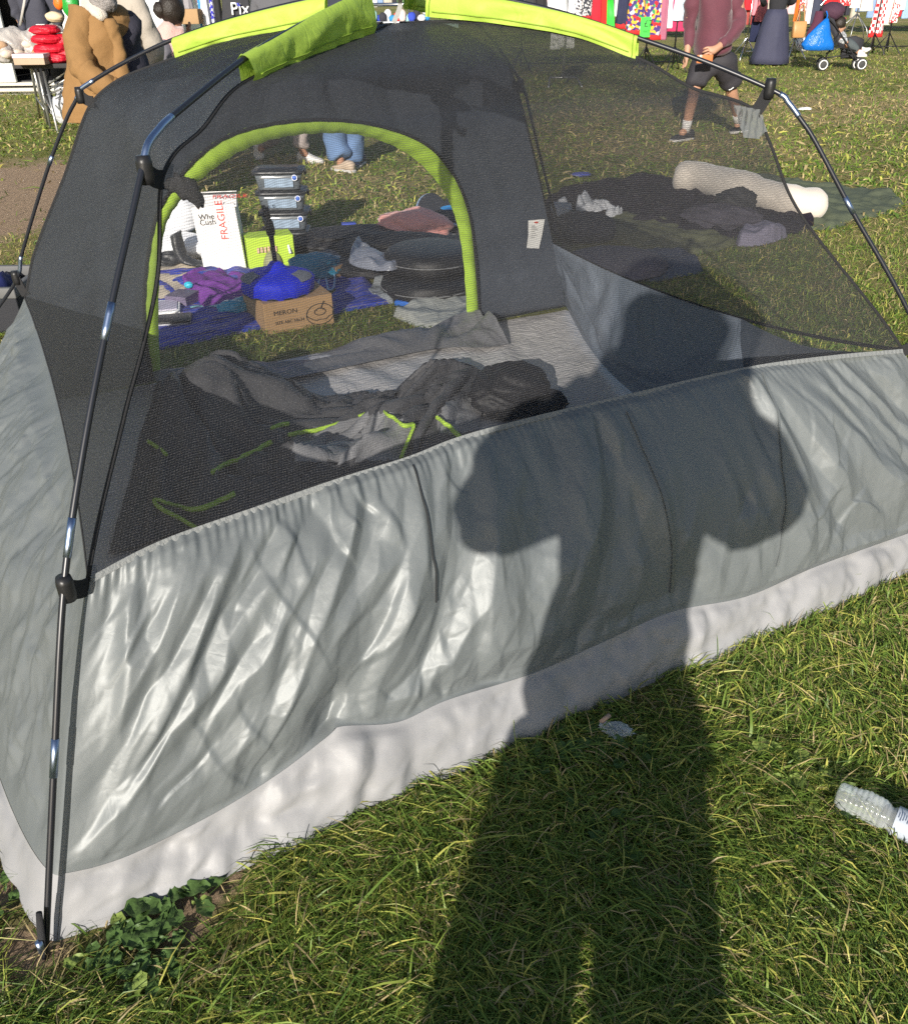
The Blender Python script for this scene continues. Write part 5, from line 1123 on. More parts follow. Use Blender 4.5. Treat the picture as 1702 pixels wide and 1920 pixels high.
def shoe(parent, heel, toe, w_, h, m_up, m_sole, name='shoe'):
    h0, t0 = np.asarray(heel, float), np.asarray(toe, float); d = t0-h0; L_ = np.linalg.norm(d); d = d/L_; s = np.cross(d, zz); s = s/np.linalg.norm(s) if np.linalg.norm(s) > .05 else np.array([1., 0, 0]); u = np.cross(s, d)
    K = np.linspace(0, 1, 9); wv = w_*np.array([.55, .8, .82, .78, .85, 1, .98, .8, .4]); hv = h*np.array([.9, 1.1, 1.15, 1.05, .8, .6, .48, .38, .22])
    C = [h0+d*L_*k+u*(hv[i]*.5+.015) for i, k in enumerate(K)]
    o = mk(name, *ringloft(C, wv/2, hv/2, s, u, 18, .03, 3, pw=2.6), m_up, parent)
    C = [h0+d*L_*k+u*.012 for k in np.linspace(-.02, 1.03, 9)]; mk('sole', *ringloft(C, wv*.54, np.full(9, .014), s, u, 18, pw=4), m_sole, o)
    return o
BLKCL = M('black cloth', (.018, .018, .02), .85, bump=.3, bscale=60, var=.2)

# -- walking man in maroon top and dark shorts, phone in hand
Y0 = float(G(1287, 264)[1]); q = lambda px, py, dy=0: AY(px, py, Y0+dy)
man = thing('person', 'man in a maroon top and dark shorts walking with a phone in his hand', 'person', q(1330, 262, .1)*np.array([1, 1, 0]))
J = {'pelvis': (q(1335, 98), .12, .10), 'spine': (q(1338, 40), .12, .10), 'chest': (q(1338, -20), .13, .10), 'neck': (q(1338, -62), .06), 'head': (q(1338, -82), .07),
     'hipl': (q(1308, 118), .10), 'kneel': (q(1300, 178, -.05), .062), 'calfl': (q(1293, 205, .0), .06), 'anklel': (q(1286, 242, .03), .042), 'footl': (q(1275, 252, -.03), .04),
     'hipr': (q(1362, 118), .10), 'kneer': (q(1372, 175, .1), .062), 'calfr': (q(1378, 196, .22), .058), 'ankler': (q(1384, 228, .38), .042), 'footr': (q(1380, 240, .34), .04),
     'shl': (q(1300, -32), .08), 'elbl': (q(1293, 50, .05), .052), 'Lwrist': (q(1288, 100, -.03), .035), 'shr': (q(1378, -32), .08), 'elbr': (q(1388, 40, -.05), .052), 'elr2': (q(1372, 66, -.18), .045), 'Rwrist': (q(1344, 90, -.30), .036)}
E_ = chain('pelvis', 'spine', 'chest', 'neck', 'head')+chain('pelvis', 'hipl', 'kneel', 'calfl', 'anklel', 'footl')+chain('pelvis', 'hipr', 'kneer', 'calfr', 'ankler', 'footr')+chain('chest', 'shl', 'elbl', 'Lwrist')+chain('chest', 'shr', 'elbr', 'elr2', 'Rwrist')
hand(J, E_, J['Lwrist'][0], q(1283, 130, -.03), np.array([1., 0, 0]), .040, 'L', .4)
hand(J, E_, J['Rwrist'][0], q(1316, 100, -.33), np.array([0, -1., .3]), .042, 'R', .7)
body = skin('body', J, E_, SKIN1, man); addgeo(body, *headmesh(q(1338, -92), (-.25, -1, -.15)))
MAR = M('maroon jersey', (.105, .030, .045), .8, bump=.25, bscale=45, var=.15, sheen=.2)
skin('top', {'hem': (q(1336, 106), .235, .20), 'waist': (q(1336, 90), .235, .20), 'belly': (q(1337, 58), .225, .20), 'chest': (q(1338, 10), .22, .17), 'up': (q(1338, -30), .19, .13), 'col': (q(1338, -52), .09, .09),
  'sl': (q(1303, -28), .10), 'el': (q(1294, 48, .05), .070), 'wl': (q(1289, 94, -.02), .052), 'sr': (q(1374, -28), .10), 'er': (q(1388, 38, -.05), .072), 'er2': (q(1374, 64, -.18), .064), 'wr': (q(1349, 86, -.28), .050)},
  chain('hem', 'waist', 'belly', 'chest', 'up', 'col')+chain('up', 'sl', 'el', 'wl')+chain('up', 'sr', 'er', 'er2', 'wr'), MAR, man, .03, 4, 2, 7)
SHO = M('charcoal shorts', (.030, .028, .034), .75, bump=.3, bscale=40, var=.15)
sh_ = skin('shorts', {'w': (q(1336, 84), .20, .17), 'p': (q(1336, 104), .205, .175), 'l1': (q(1312, 128), .135), 'l2': (q(1304, 152, -.03), .130), 'l3': (q(1303, 166, -.04), .125), 'r1': (q(1360, 128), .135), 'r2': (q(1368, 150, .06), .130), 'r3': (q(1371, 164, .09), .122)},
  chain('w', 'p', 'l1', 'l2', 'l3')+chain('p', 'r1', 'r2', 'r3'), SHO, man, .03, 9, 2, 8)
mk('white_logo', *tube(cr([q(1366, 168, -.06), q(1370, 167, -.065), q(1375, 163, -.06)], 5), .005, 5), WHT, sh_)
SOCK = M('white ribbed sock', (.62, .60, .58), .9, bump=.5, bscale=200)
for nm, a_, b_, r_ in (('l', (1289, 224, .01), (1285, 246, .03), .052), ('r', (1381, 212, .30), (1384, 232, .39), .05)):
    mk('sock', *tube([q(*a_), (q(*a_)+q(*b_))/2, q(*b_)], [r_, r_*.92, r_*.95], 16), SOCK, man)
SHOE = M('dark grey trainer', (.035, .035, .04), .7, bump=.3, bscale=90); SOLE = M('pale trainer sole', (.50, .48, .46), .7)
shoe(man, G(1297, 261), G(1258, 266), .115, .09, SHOE, SOLE); shoe(man, G(1400, 250)+zz*.02, G(1368, 250), .115, .09, SHOE, SOLE)
ph_ = q(1322, 103, -.38)
pn = thing('phone', 'phone in an orange brown case held by the man in maroon', 'phone', ph_); mk('case', *boxm(ph_-zz*.07, (.165, .012, .075), .1, .006), M('orange phone case', (.50, .17, .06), .5), pn); mk('camera_bump', *boxm(ph_+np.array([-.045, -.009, -.04]), (.028, .006, .045), .1, .004), M('cream lens plate', (.6, .5, .4), .3), pn)

# -- two walkers seen through the tent door
def walker(label, Yp, top, cl, legs, mt, mtop, seed, hipx):
    qq = lambda px, py, dy=0: AY(px, py, Yp+dy)
    hipz = .92; c = G(hipx, 300); X_ = float(qq(hipx, 250)[0])
    t = thing('person', label, 'person', (X_, Yp, 0)); P_ = lambda x, y, z: np.array([X_+x, Yp+y, z])
    J = {'pelvis': (P_(0, 0, .93), .14, .11), 'spine': (P_(0, 0, 1.1), .13, .10), 'chest': (P_(0, 0, 1.32), .15, .10), 'neck': (P_(0, 0, 1.49), .05), 'head': (P_(0, .02, 1.56), .06),
         'shl': (P_(-.18, 0, 1.40), .06), 'el': (P_(-.24, .02, 1.12), .045), 'Lwrist': (P_(-.22, -.06, .9), .03), 'shr': (P_(.18, 0, 1.40), .06), 'er': (P_(.24, .04, 1.12), .045), 'Rwrist': (P_(.22, .0, .9), .03)}
    E_ = chain('pelvis', 'spine', 'chest', 'neck', 'head')+chain('chest', 'shl', 'el', 'Lwrist')+chain('chest', 'shr', 'er', 'Rwrist')
    for i, (kn, an, tt) in enumerate(legs):
        s_ = -1 if i == 0 else 1
        J[f'h{i}'] = (P_(s_*.09, 0, .86), .09); J[f'k{i}'] = (qq(*kn), .06); J[f'a{i}'] = (qq(*an), .04); J[f'f{i}'] = ((qq(*an)+qq(*tt))/2, .035); E_ += chain('pelvis', f'h{i}', f'k{i}', f'a{i}', f'f{i}')
    hand(J, E_, J['Lwrist'][0], P_(-.21, -.08, .72), np.array([1., 0, 0]), .034, 'L'); hand(J, E_, J['Rwrist'][0], P_(.21, -.02, .72), np.array([-1., 0, 0]), .034, 'R')
    b = skin('body', J, E_, SKIN2, t); addgeo(b, *headmesh(P_(0, .03, 1.62), (.3, 1, 0), .095, .118))
    hv = blob(P_(0, -.01, 1.56), (.105, .10, .10), seed, 20, .06, 1.5); mk('hair', *hv, M('dark brown hair', (.02, .014, .01), .5, bump=.6, bscale=90), t)
    skin('trousers', {'w': (P_(0, 0, .98), .16, .13), 'p': (P_(0, 0, .9), .17, .14), **{f'{a}{i}': v for i, (kn, an, tt) in enumerate(legs) for a, v in (('h', (P_((-1, 1)[i]*.09, 0, .80), .12)), ('k', (qq(*kn), cl)), ('m', ((qq(*kn)+qq(*an))/2, cl)), ('a', (qq(*an)+zz*.03, cl*1.05)))}},
         chain('w', 'p')+[e for i in (0, 1) for e in chain('p', f'h{i}', f'k{i}', f'm{i}', f'a{i}')], mt, t, .03, seed, 2, 9)
    skin('jacket', {'b': (P_(0, 0, .88), .19, .15), 'm': (P_(0, 0, 1.1), .18, .14), 'c': (P_(0, 0, 1.33), .18, .13), 'n': (P_(0, 0, 1.47), .09), 'sl': (P_(-.18, 0, 1.40), .08), 'el': (P_(-.24, .02, 1.12), .065), 'wl': (P_(-.22, -.05, .93), .05), 'sr': (P_(.18, 0, 1.40), .08), 'er': (P_(.24, .04, 1.12), .065), 'wr': (P_(.22, 0, .93), .05)},
         chain('b', 'm', 'c', 'n')+chain('c', 'sl', 'el', 'wl')+chain('c', 'sr', 'er', 'wr'), mtop, t, .025, seed+3, 2, 8)
    return t, qq
DEN = M('blue denim', (.12, .20, .36), .85, bump=.5, bscale=120, var=.3, scale=10)
yj = float(G(650, 318)[1])
wk, qq = walker('person in wide pale blue jeans walking away behind the tubs', yj, 0, .115, (((628, 262), (640, 306, -.05), (630, 315)), ((662, 262, .1), (658, 308, .12), (672, 312))), DEN, M('navy wool', (.03, .035, .05), .9, bump=.4), 5, 648)
shoe(wk, G(664, 324)-np.array([0, 0, 0]), G(624, 318), .10, .08, M('beige trainer', (.42, .33, .25), .7), SOLE); shoe(wk, G(682, 305), G(660, 318), .10, .08, M('navy trainer', (.03, .04, .08), .7), SOLE)
yb = float(G(575, 305)[1])
wk2, qq2 = walker('person in beige trousers and white trainers, one heel lifted, behind the tubs', yb, 0, .085, (((520, 240), (492, 272, .3), (486, 290)), ((565, 245), (566, 285), (590, 300))), M('beige trousers', (.40, .34, .32), .85, bump=.3, bscale=50), M('grey coat', (.10, .10, .11), .9, bump=.4), 8, 545)
shoe(wk2, qq2(484, 262, .3), qq2(487, 303, .25), .10, .075, M('white trainer', (.66, .64, .62), .6), SOLE); shoe(wk2, G(560, 303), G(606, 306), .10, .08, M('white trainer', (.66, .64, .62), .6), SOLE)

# -- bearded man in the tan coat (cut by the frame's top, legs hidden by the tent)
Yt = 6.5; q = lambda px, py, dy=0: AY(px, py, Yt+dy)
tm = thing('person', 'grey bearded man in a tan sheepskin collared coat beside the folding table', 'person', q(200, 200)*np.array([1, 1, 0]))
def tz(px, z, dy=0):
    p = q(px, 100, dy).copy(); p[2] = z; return p
J = {'pelvis': (q(194, 200), .11, .10), 'spine': (q(194, 120), .11, .10), 'chest': (q(194, 50), .11, .10), 'neck': (q(194, 2), .06), 'head': (q(194, -20), .07),
     'h0': (tz(190, .8), .1), 'k0': (tz(188, .46), .065), 'a0': (tz(186, .1), .045), 'f0': (tz(192, .05, -.08), .04), 'h1': (tz(222, .8), .1), 'k1': (tz(228, .46, .05), .065), 'a1': (tz(228, .1, .1), .045), 'f1': (tz(236, .05, .02), .04),
     'sl': (q(165, 28, -.05), .075), 'el': (q(152, 106, -.10), .045), 'Lwrist': (q(206, 164, -.17), .035), 'sr': (q(222, 30, .15), .06), 'er': (q(240, 110, .25), .045), 'Rwrist': (q(246, 160, .2), .035)}
E_ = chain('pelvis', 'spine', 'chest', 'neck', 'head')+chain('pelvis', 'h0', 'k0', 'a0', 'f0')+chain('pelvis', 'h1', 'k1', 'a1', 'f1')+chain('chest', 'sl', 'el', 'Lwrist')+chain('chest', 'sr', 'er', 'Rwrist')
hand(J, E_, J['Lwrist'][0], q(226, 172, -.12), np.array([0, -1., 0]), .034, 'L'); hand(J, E_, J['Rwrist'][0], q(254, 190, .1), np.array([1., 0, 0]), .036, 'R')
b = skin('body', J, E_, SKIN1, tm); addgeo(b, *headmesh(q(193, -30), (.75, -.65, -.1), .105, .13))
TAN = M('tan canvas coat', (.235, .13, .048), .85, bump=.35, bscale=35, var=.12)
CK = [(190, 224, .225, .20), (190, 205, .235, .205), (190, 172, .235, .205), (190, 140, .225, .20), (191, 100, .215, .195), (191, 62, .215, .195), (190, 36, .21, .185), (190, 20, .17, .155), (191, 8, .11, .11)]
C = np.array([q(a, b) for a, b, _, _ in CK]); Cs = cr(C, 6); n = len(Cs); ii = np.linspace(0, len(CK)-1, n)
V, F = ringloft(Cs, np.interp(ii, range(len(CK)), [c[2] for c in CK]), np.interp(ii, range(len(CK)), [c[3] for c in CK]), n=64, noise=.025, seed=12)
V = V+(V-np.repeat(Cs, 64, 0))*(crinkle(np.tile(np.arange(64)*.022, n), V[:, 2], 77, .075, .050, 2.8, .15)+crinkle(np.tile(np.arange(64)*.022, n), V[:, 2], 78, .03, .016, 1.5))[:, None]
coat = mk('coat', V, F, TAN, tm)
SP = cr([q(160, 26, -.08), q(150, 60, -.14), q(149, 100, -.19), q(162, 132, -.26), (q(186, 152, -.30)), q(212, 168, -.28)], 9); n = len(SP); k = np.linspace(0, 1, n)
V, F = tube(SP, .100-.032*k, 28); V = V+(V-np.repeat(SP, 28, 0))*(crinkle(np.tile(np.arange(28)*.022, n), np.repeat(k, 28)*.6, 79, .055, .09, 1.0)+.06*np.sin(np.repeat(k, 28)*46+V[:, 0]*18)*np.exp(-((np.repeat(k, 28)-.62)/.18)**2))[:, None]
mk('sleeve', V, F, TAN, coat)
V, F = tube(SP[-4:], [.078, .082, .082, .076], 24); mk('cuff', V, F, TAN, coat)
mk('pocket', *boxm(q(198, 176, -.285), (.17, .02, .13), .0, .008, Matrix.Rotation(R(-8), 4, 'X')), TAN, coat)
skin('scarf', {'a': (q(226, 20, .02), .08, .05), 'b': (q(240, 70, .02), .10, .06), 'c': (q(250, 120, -.04), .11, .06), 'd': (q(256, 180, -.06), .10, .05)}, chain('a', 'b', 'c', 'd'), M('dark navy scarf', (.028, .027, .04), .9, bump=.5, bscale=50), tm, .05, 5, 2, 9)
skin('coat_front', {'a': (q(208, 36, -.21), .030, .02), 'b': (q(220, 90, -.23), .035, .02), 'c': (q(230, 140, -.24), .04, .022), 'd': (q(236, 204, -.24), .045, .025)}, chain('a', 'b', 'c', 'd'), TAN, tm, .03, 6, 2, 9)
SHEEP = M('cream sheepskin', (.56, .50, .42), .95, bump=.8, bscale=120, sheen=.4)
skin('collar', {'a': (q(165, 4, .02), .05), 'b': (q(175, 12, -.16), .055, .035), 'c': (q(190, 26, -.22), .05, .026), 'd': (q(198, 38, -.23), .025)}, chain('a', 'b', 'c', 'd'), SHEEP, tm, .02, 7, 2, 14)
mk('beard', *blob(q(198, 26, -.16), (.085, .07, .08), 141, 26, .12, 2.5, 0, 0, 5), M('grey beard', (.27, .25, .24), .95, bump=1, bscale=110, var=.5, scale=60), tm)
skin('jeans', {'p': (tz(207, .86), .16, .13), 'h0': (tz(190, .76), .11), 'k0': (tz(188, .46), .085), 'a0': (tz(186, .12), .075), 'h1': (tz(222, .76), .11), 'k1': (tz(228, .46, .05), .085), 'a1': (tz(228, .12, .1), .075)}, chain('p', 'h0', 'k0', 'a0')+chain('p', 'h1', 'k1', 'a1'), DEN, tm, .02, 6)
shoe(tm, tz(184, 0), tz(200, 0, -.2), .1, .09, BLKCL, BLKP); shoe(tm, tz(226, 0, .12), tz(244, 0, -.08), .1, .09, BLKCL, BLKP)
mk('coat_button', *blob(q(225, 151, -.27), (.010, .006, .010), 1, 8, 0), M('pale button', (.6, .56, .48), .4), tm)

# -- someone in a beige hooded coat just behind him
def simple_person(label, Yp, pxh, mt, mb, seed, fwd=(0, 1, 0), h=1.70, wide=1.0, hairm=None, crouch=0, arms='down', skirt=False, bottom=.93):
    X_ = float(AY(pxh, 60, Yp)[0]); P_ = lambda x, y, z: np.array([X_+x*wide, Yp+y, z*h/1.70-crouch])
    t = thing('person', label, 'person', (X_, Yp, 0)); zc = lambda z: z if crouch == 0 else z
    f = np.asarray(fwd, float)/np.linalg.norm(fwd); sx = np.array([f[1], -f[0], 0])
    Q = lambda s, d, z: np.array([X_, Yp, 0])+sx*s*wide+f*d+zz*max(.03, z*h/1.70-crouch*min(1, z/.9))
    fl_ = .18 if arms == 'front' else 0
    J = {'pelvis': (Q(0, 0, .93), .14, .11), 'spine': (Q(0, .02, 1.1), .13, .10), 'chest': (Q(0, .03, 1.32), .15, .10), 'neck': (Q(0, .04, 1.49), .05), 'head': (Q(0, .06, 1.55), .06),
         'shl': (Q(-.18, .02, 1.40), .06), 'el': (Q(-.25, .04+fl_*.3, 1.12), .045), 'Lwrist': (Q(-.20, .04+fl_*1.4, .92+fl_*.7), .03), 'shr': (Q(.18, .02, 1.40), .06), 'er': (Q(.25, .04+fl_*.3, 1.12), .045), 'Rwrist': (Q(.20, .04+fl_*1.4, .92+fl_*.7), .03)}
    E_ = chain('pelvis', 'spine', 'chest', 'neck', 'head')+chain('chest', 'shl', 'el', 'Lwrist')+chain('chest', 'shr', 'er', 'Rwrist')
    for i, s_ in enumerate((-1, 1)):
        kf = .35 if crouch > .3 else .02
        J[f'h{i}'] = (Q(s_*.09, 0, .84), .09); J[f'k{i}'] = (Q(s_*.11, kf, .5), .06); J[f'a{i}'] = (Q(s_*.10, 0, .09), .04); J[f'f{i}'] = (Q(s_*.11, .10, .04), .036); E_ += chain('pelvis', f'h{i}', f'k{i}', f'a{i}', f'f{i}')
    hand(J, E_, J['Lwrist'][0], J['Lwrist'][0]+(f*.16 if fl_ else -zz*.17), sx, .034, 'L'); hand(J, E_, J['Rwrist'][0], J['Rwrist'][0]+(f*.16 if fl_ else -zz*.17), -sx, .034, 'R')
    b = skin('body', J, E_, SKIN2, t); addgeo(b, *headmesh(Q(0, .07, 1.61), f, .095, .118))
    mk('hair', *blob(Q(0, .045, 1.535), (.108, .108, .105), seed, 20, .06, 1.5), hairm or M('dark brown hair', (.02, .014, .01), .5, bump=.6, bscale=90), t)
    skin('top', {'b': (Q(0, 0, .84), .20, .16), 'm': (Q(0, .01, 1.1), .19, .15), 'c': (Q(0, .02, 1.33), .19, .14), 'n': (Q(0, .04, 1.47), .09), 'sl': (Q(-.18, .02, 1.40), .085), 'el': (Q(-.25, .04+fl_*.3, 1.12), .068), 'wl': (J['Lwrist'][0]+zz*.02, .052), 'sr': (Q(.18, .02, 1.40), .085), 'er': (Q(.25, .04+fl_*.3, 1.12), .068), 'wr': (J['Rwrist'][0]+zz*.02, .052)},
         chain('b', 'm', 'c', 'n')+chain('c', 'sl', 'el', 'wl')+chain('c', 'sr', 'er', 'wr'), mt, t, .03, seed+3, 2, 8)
    if skirt:
        C = [Q(0, 0, z) for z in (.98, .85, .6, .35, .15, .03)]; mk('skirt', *ringloft(C, [.17, .22, .26, .31, .36, .39], [.14, .18, .21, .25, .29, .31], sx, f, 44, .10, seed), mb, t)
    else:
        skin('trousers', {'w': (Q(0, 0, .96), .16, .13), 'p': (Q(0, 0, .9), .165, .135), **{f'{a}{i}': v for i, s_ in enumerate((-1, 1)) for a, v in (('h', (Q(s_*.09, 0, .78), .115)), ('k', (J[f'k{i}'][0], .088)), ('a', (Q(s_*.10, 0, .11), .08)))}}, chain('w', 'p')+[e for i in (0, 1) for e in chain('p', f'h{i}', f'k{i}', f'a{i}')], mb, t, .02, seed+5)
    for s_ in (-1, 1): shoe(t, Q(s_*.10, -.06, 0), Q(s_*.12, .19, 0), .095, .08, BLKCL, BLKP)
    return t, Q
BEIGE = M('grey beige coat', (.36, .32, .27), .9, bump=.4, bscale=50)
simple_person('person in a grey beige hooded coat standing close behind the bearded man', 7.4, 226, BEIGE, M('dark trousers', (.03, .03, .035), .85), 21, (.4, 1, 0), 1.72)
NAVY = M('dark slate jacket', (.045, .046, .064), .85, bump=.4, bscale=45)
nv, Q = simple_person('person in a dark slate jacket with a cross body strap bending behind the goods table', 12.9, 74, NAVY, M('black trousers', (.015, .015, .017), .85), 22, (.3, 1, 0), 1.78, 1.25)
mk('bag_strap', *tube([Q(.05, -.13, 1.42), Q(.0, -.165, 1.25), Q(-.12, -.15, 1.02)], .016, 8, True, .006), M('pale strap', (.40, .38, .36), .8), nv)
wl_, Q = simple_person('person in a long dark navy split skirt and black top by the clothes rails', float(G(1450, 121)[1]), 1450, M('black loose top', (.020, .020, .024), .9, bump=.3), M('dark navy skirt', (.040, .042, .075), .8, bump=.3, bscale=40), 23, (.2, 1, 0), 1.66, 1.15, skirt=True, arms='front')
# -- woman with a hair bun, pink fleece collar and grey body warmer, her back turned
Yw = 8.7; q = lambda px, py, dy=0: AY(px, py, Yw+dy)
wo = thing('person', 'woman with a dark hair bun, pink fleece collar and grey body warmer seen from behind', 'person', q(322, 100)*np.array([1, 1, 0]))
def wz(px, z, dy=0):
    p = q(px, 100, dy).copy(); p[2] = z; return p
J = {'pelvis': (q(318, 175), .14, .12), 'spine': (q(318, 130), .13, .10), 'chest': (q(320, 88), .15, .11), 'neck': (q(324, 52), .05), 'head': (q(326, 38), .06), 'h0': (wz(308, .68), .09), 'k0': (wz(300, .42, .2), .06), 'a0': (wz(306, .1), .04), 'f0': (wz(308, .05, .12), .036), 'h1': (wz(330, .68), .09), 'k1': (wz(338, .42, .2), .06), 'a1': (wz(332, .1), .04), 'f1': (wz(334, .05, .12), .036),
     'sl': (q(294, 78), .06), 'el': (q(290, 112, .15), .045), 'Lwrist': (q(306, 120, .3), .03), 'sr': (q(346, 78), .06), 'er': (q(356, 112, .15), .045), 'Rwrist': (q(352, 62, .22), .03)}
E_ = chain('pelvis', 'spine', 'chest', 'neck', 'head')+chain('pelvis', 'h0', 'k0', 'a0', 'f0')+chain('pelvis', 'h1', 'k1', 'a1', 'f1')+chain('chest', 'sl', 'el', 'Lwrist')+chain('chest', 'sr', 'er', 'Rwrist')
hand(J, E_, J['Lwrist'][0], q(318, 130, .35), zz, .032, 'L'); hand(J, E_, J['Rwrist'][0], q(357, 40, .2), np.array([1., 0, 0]), .032, 'R')
b = skin('body', J, E_, SKIN1, wo); addgeo(b, *headmesh(q(326, 26, .02), (.35, 1, -.1), .095, .118))
HAIR = M('dark brown hair', (.02, .014, .01), .5, bump=.6, bscale=90)
hr = mk('hair', *blob(q(326, 48, -.01), (.108, .115, .125), 151, 24, .08, 1.5, 0, 0, 3), HAIR, wo); mk('bun', *blob(q(302, 34, -.08), (.055, .05, .062), 152, 18, .15, 2, 0, 0, 4), HAIR, hr)
PINK = M('pale pink fleece', (.58, .36, .32), .95, bump=.6, bscale=80, sheen=.5); GREYV = M('grey quilted nylon', (.13, .125, .145), .6, bump=.4, bscale=30)
skin('fleece', {'b': (q(320, 130), .17, .14), 'c': (q(322, 92), .175, .15), 'u': (q(324, 68), .155, .13), 'n': (q(326, 50), .115, .11), 'n2': (q(328, 42), .11, .105), 'sl': (q(294, 80), .085), 'el': (q(290, 112, .15), .07), 'sr': (q(346, 80), .085), 'er': (q(355, 110, .15), .07)}, chain('b', 'c', 'u', 'n', 'n2')+chain('u', 'sl', 'el')+chain('u', 'sr', 'er'), PINK, wo, .03, 2, 2, 9)
skin('body_warmer', {'a': (q(303, 70, -.06), .10, .10), 'b': (q(302, 100, -.08), .135, .12), 'c': (q(306, 140, -.06), .14, .12)}, chain('a', 'b', 'c'), GREYV, wo, .035, 3, 2, 12)
skin('trousers', {'p': (q(318, 172), .16, .14), 'h0': (wz(308, .64), .11), 'k0': (wz(300, .42, .2), .085), 'a0': (wz(306, .12), .07), 'h1': (wz(330, .64), .11), 'k1': (wz(338, .42, .2), .085), 'a1': (wz(332, .12), .07)}, chain('p', 'h0', 'k0', 'a0')+chain('p', 'h1', 'k1', 'a1'), BLKCL, wo, .02, 4)
for x_ in (306, 332): shoe(wo, wz(x_, 0, -.05), wz(x_+3, 0, .2), .09, .08, BLKCL, BLKP)

# -- the photographer: stands behind the camera, his shadow falls on the grass and the tent wall
PHX = -.06; K_ = lambda x, y, z: np.array([PHX+x, y-.12, z])
pg = thing('person', 'person in a dark coat taking the photo, casting the long shadow', 'person', K_(0, -.35, 0))
J = {'pelvis': (K_(0, -.34, .92), .16, .12), 'spine': (K_(0, -.33, 1.1), .15, .11), 'chest': (K_(0, -.32, 1.33), .17, .12), 'neck': (K_(0, -.30, 1.50), .06), 'head': (K_(0, -.28, 1.57), .07),
     'h0': (K_(-.10, -.34, .84), .1), 'k0': (K_(-.125, -.32, .48), .07), 'a0': (K_(-.13, -.36, .09), .045), 'f0': (K_(-.14, -.26, .04), .04), 'h1': (K_(.10, -.34, .84), .1), 'k1': (K_(.125, -.32, .48), .07), 'a1': (K_(.13, -.36, .09), .045), 'f1': (K_(.14, -.26, .04), .04),
     'sl': (K_(-.19, -.31, 1.42), .07), 'el': (K_(-.33, -.20, 1.22), .05), 'Lwrist': (K_(-.10, .02, 1.50), .032), 'sr': (K_(.19, -.31, 1.42), .07), 'er': (K_(.33, -.20, 1.22), .05), 'Rwrist': (K_(.16, .02, 1.50), .032)}
E_ = chain('pelvis', 'spine', 'chest', 'neck', 'head')+chain('pelvis', 'h0', 'k0', 'a0', 'f0')+chain('pelvis', 'h1', 'k1', 'a1', 'f1')+chain('chest', 'sl', 'el', 'Lwrist')+chain('chest', 'sr', 'er', 'Rwrist')
hand(J, E_, J['Lwrist'][0], np.array([-.09, -.05, 1.56]), np.array([0, 1., 0]), .034, 'L'); hand(J, E_, J['Rwrist'][0], np.array([.09, -.05, 1.56]), np.array([0, 1., 0]), .034, 'R')
b = skin('body', J, E_, SKIN2, pg); addgeo(b, *headmesh(K_(.07, -.27, 1.68), (0, 1, -.3), .10, .125))
mk('hair', *blob(K_(.07, -.30, 1.60), (.112, .115, .105), 161, 20, .06, 1.5), HAIR, pg)
skin('coat', {'b0': (K_(-.03, -.34, .62), .22, .16), 'b': (K_(-.025, -.34, .76), .32, .19), 'm': (K_(-.01, -.33, 1.0), .36, .20), 'c': (K_(0, -.32, 1.28), .27, .17), 'n': (K_(0, -.31, 1.46), .20), 'n2': (K_(.06, -.30, 1.60), .22), 'n3': (K_(.11, -.28, 1.76), .21), 'n4': (K_(.14, -.28, 1.90), .18), 'sl': (K_(-.19, -.30, 1.42), .15), 'el': (K_(-.31, -.19, 1.23), .11), 'wl': (K_(-.13, .0, 1.45), .10), 'sr': (K_(.20, -.30, 1.48), .19), 'er': (K_(.385, -.19, 1.20), .145), 'wr': (K_(.18, .0, 1.45), .12)},
     chain('b0', 'b', 'm', 'c', 'n', 'n2', 'n3', 'n4')+chain('n', 'sl', 'el', 'wl')+chain('n', 'sr', 'er', 'wr'), BLKCL, pg, .03, 5)
skin('trousers', {'p': (K_(0, -.34, .86), .18, .14), 'h0': (K_(-.13, -.34, .72), .14), 'k0': (K_(-.16, -.32, .52), .14), 'm0': (K_(-.165, -.34, .34), .15), 'a0': (K_(-.15, -.36, .08), .14), 'h1': (K_(.09, -.34, .72), .13), 'k1': (K_(.125, -.32, .54), .122), 'm1': (K_(.115, -.34, .30), .132), 'a1': (K_(.10, -.36, .08), .12)}, chain('p', 'h0', 'k0', 'm0', 'a0')+chain('p', 'h1', 'k1', 'm1', 'a1'), BLKCL, pg, .01, 6)
for s_ in (-1.1, .8): shoe(pg, K_(s_*.13, -.43, 0), K_(s_*.15, -.16, 0), .10, .085, BLKCL, BLKP)
ph2 = thing('phone', 'black phone held up by the person taking the photo', 'phone', (0, -.03, 1.51)); mk('case', *boxm((0, -.03, 1.475), (.155, .010, .075), 0, .004), BLKP, ph2); mk('lens', *tube([(0, -.026, 1.55), (0, -.022, 1.55)], .008, 16), M('lens glass', (.01, .01, .015), .1), ph2)
# ------------------------------------------------------------------ market stalls, rails, pushchair, van
STEEL = M('grey steel tube', (.38, .38, .37), .4, .8); BLKM = M('black steel tube', (.015, .015, .016), .45)
CHR = M('chrome tube', (.6, .6, .62), .25, 1.0)
def px_at(x, y, Yp): return AY(x, y, Yp)
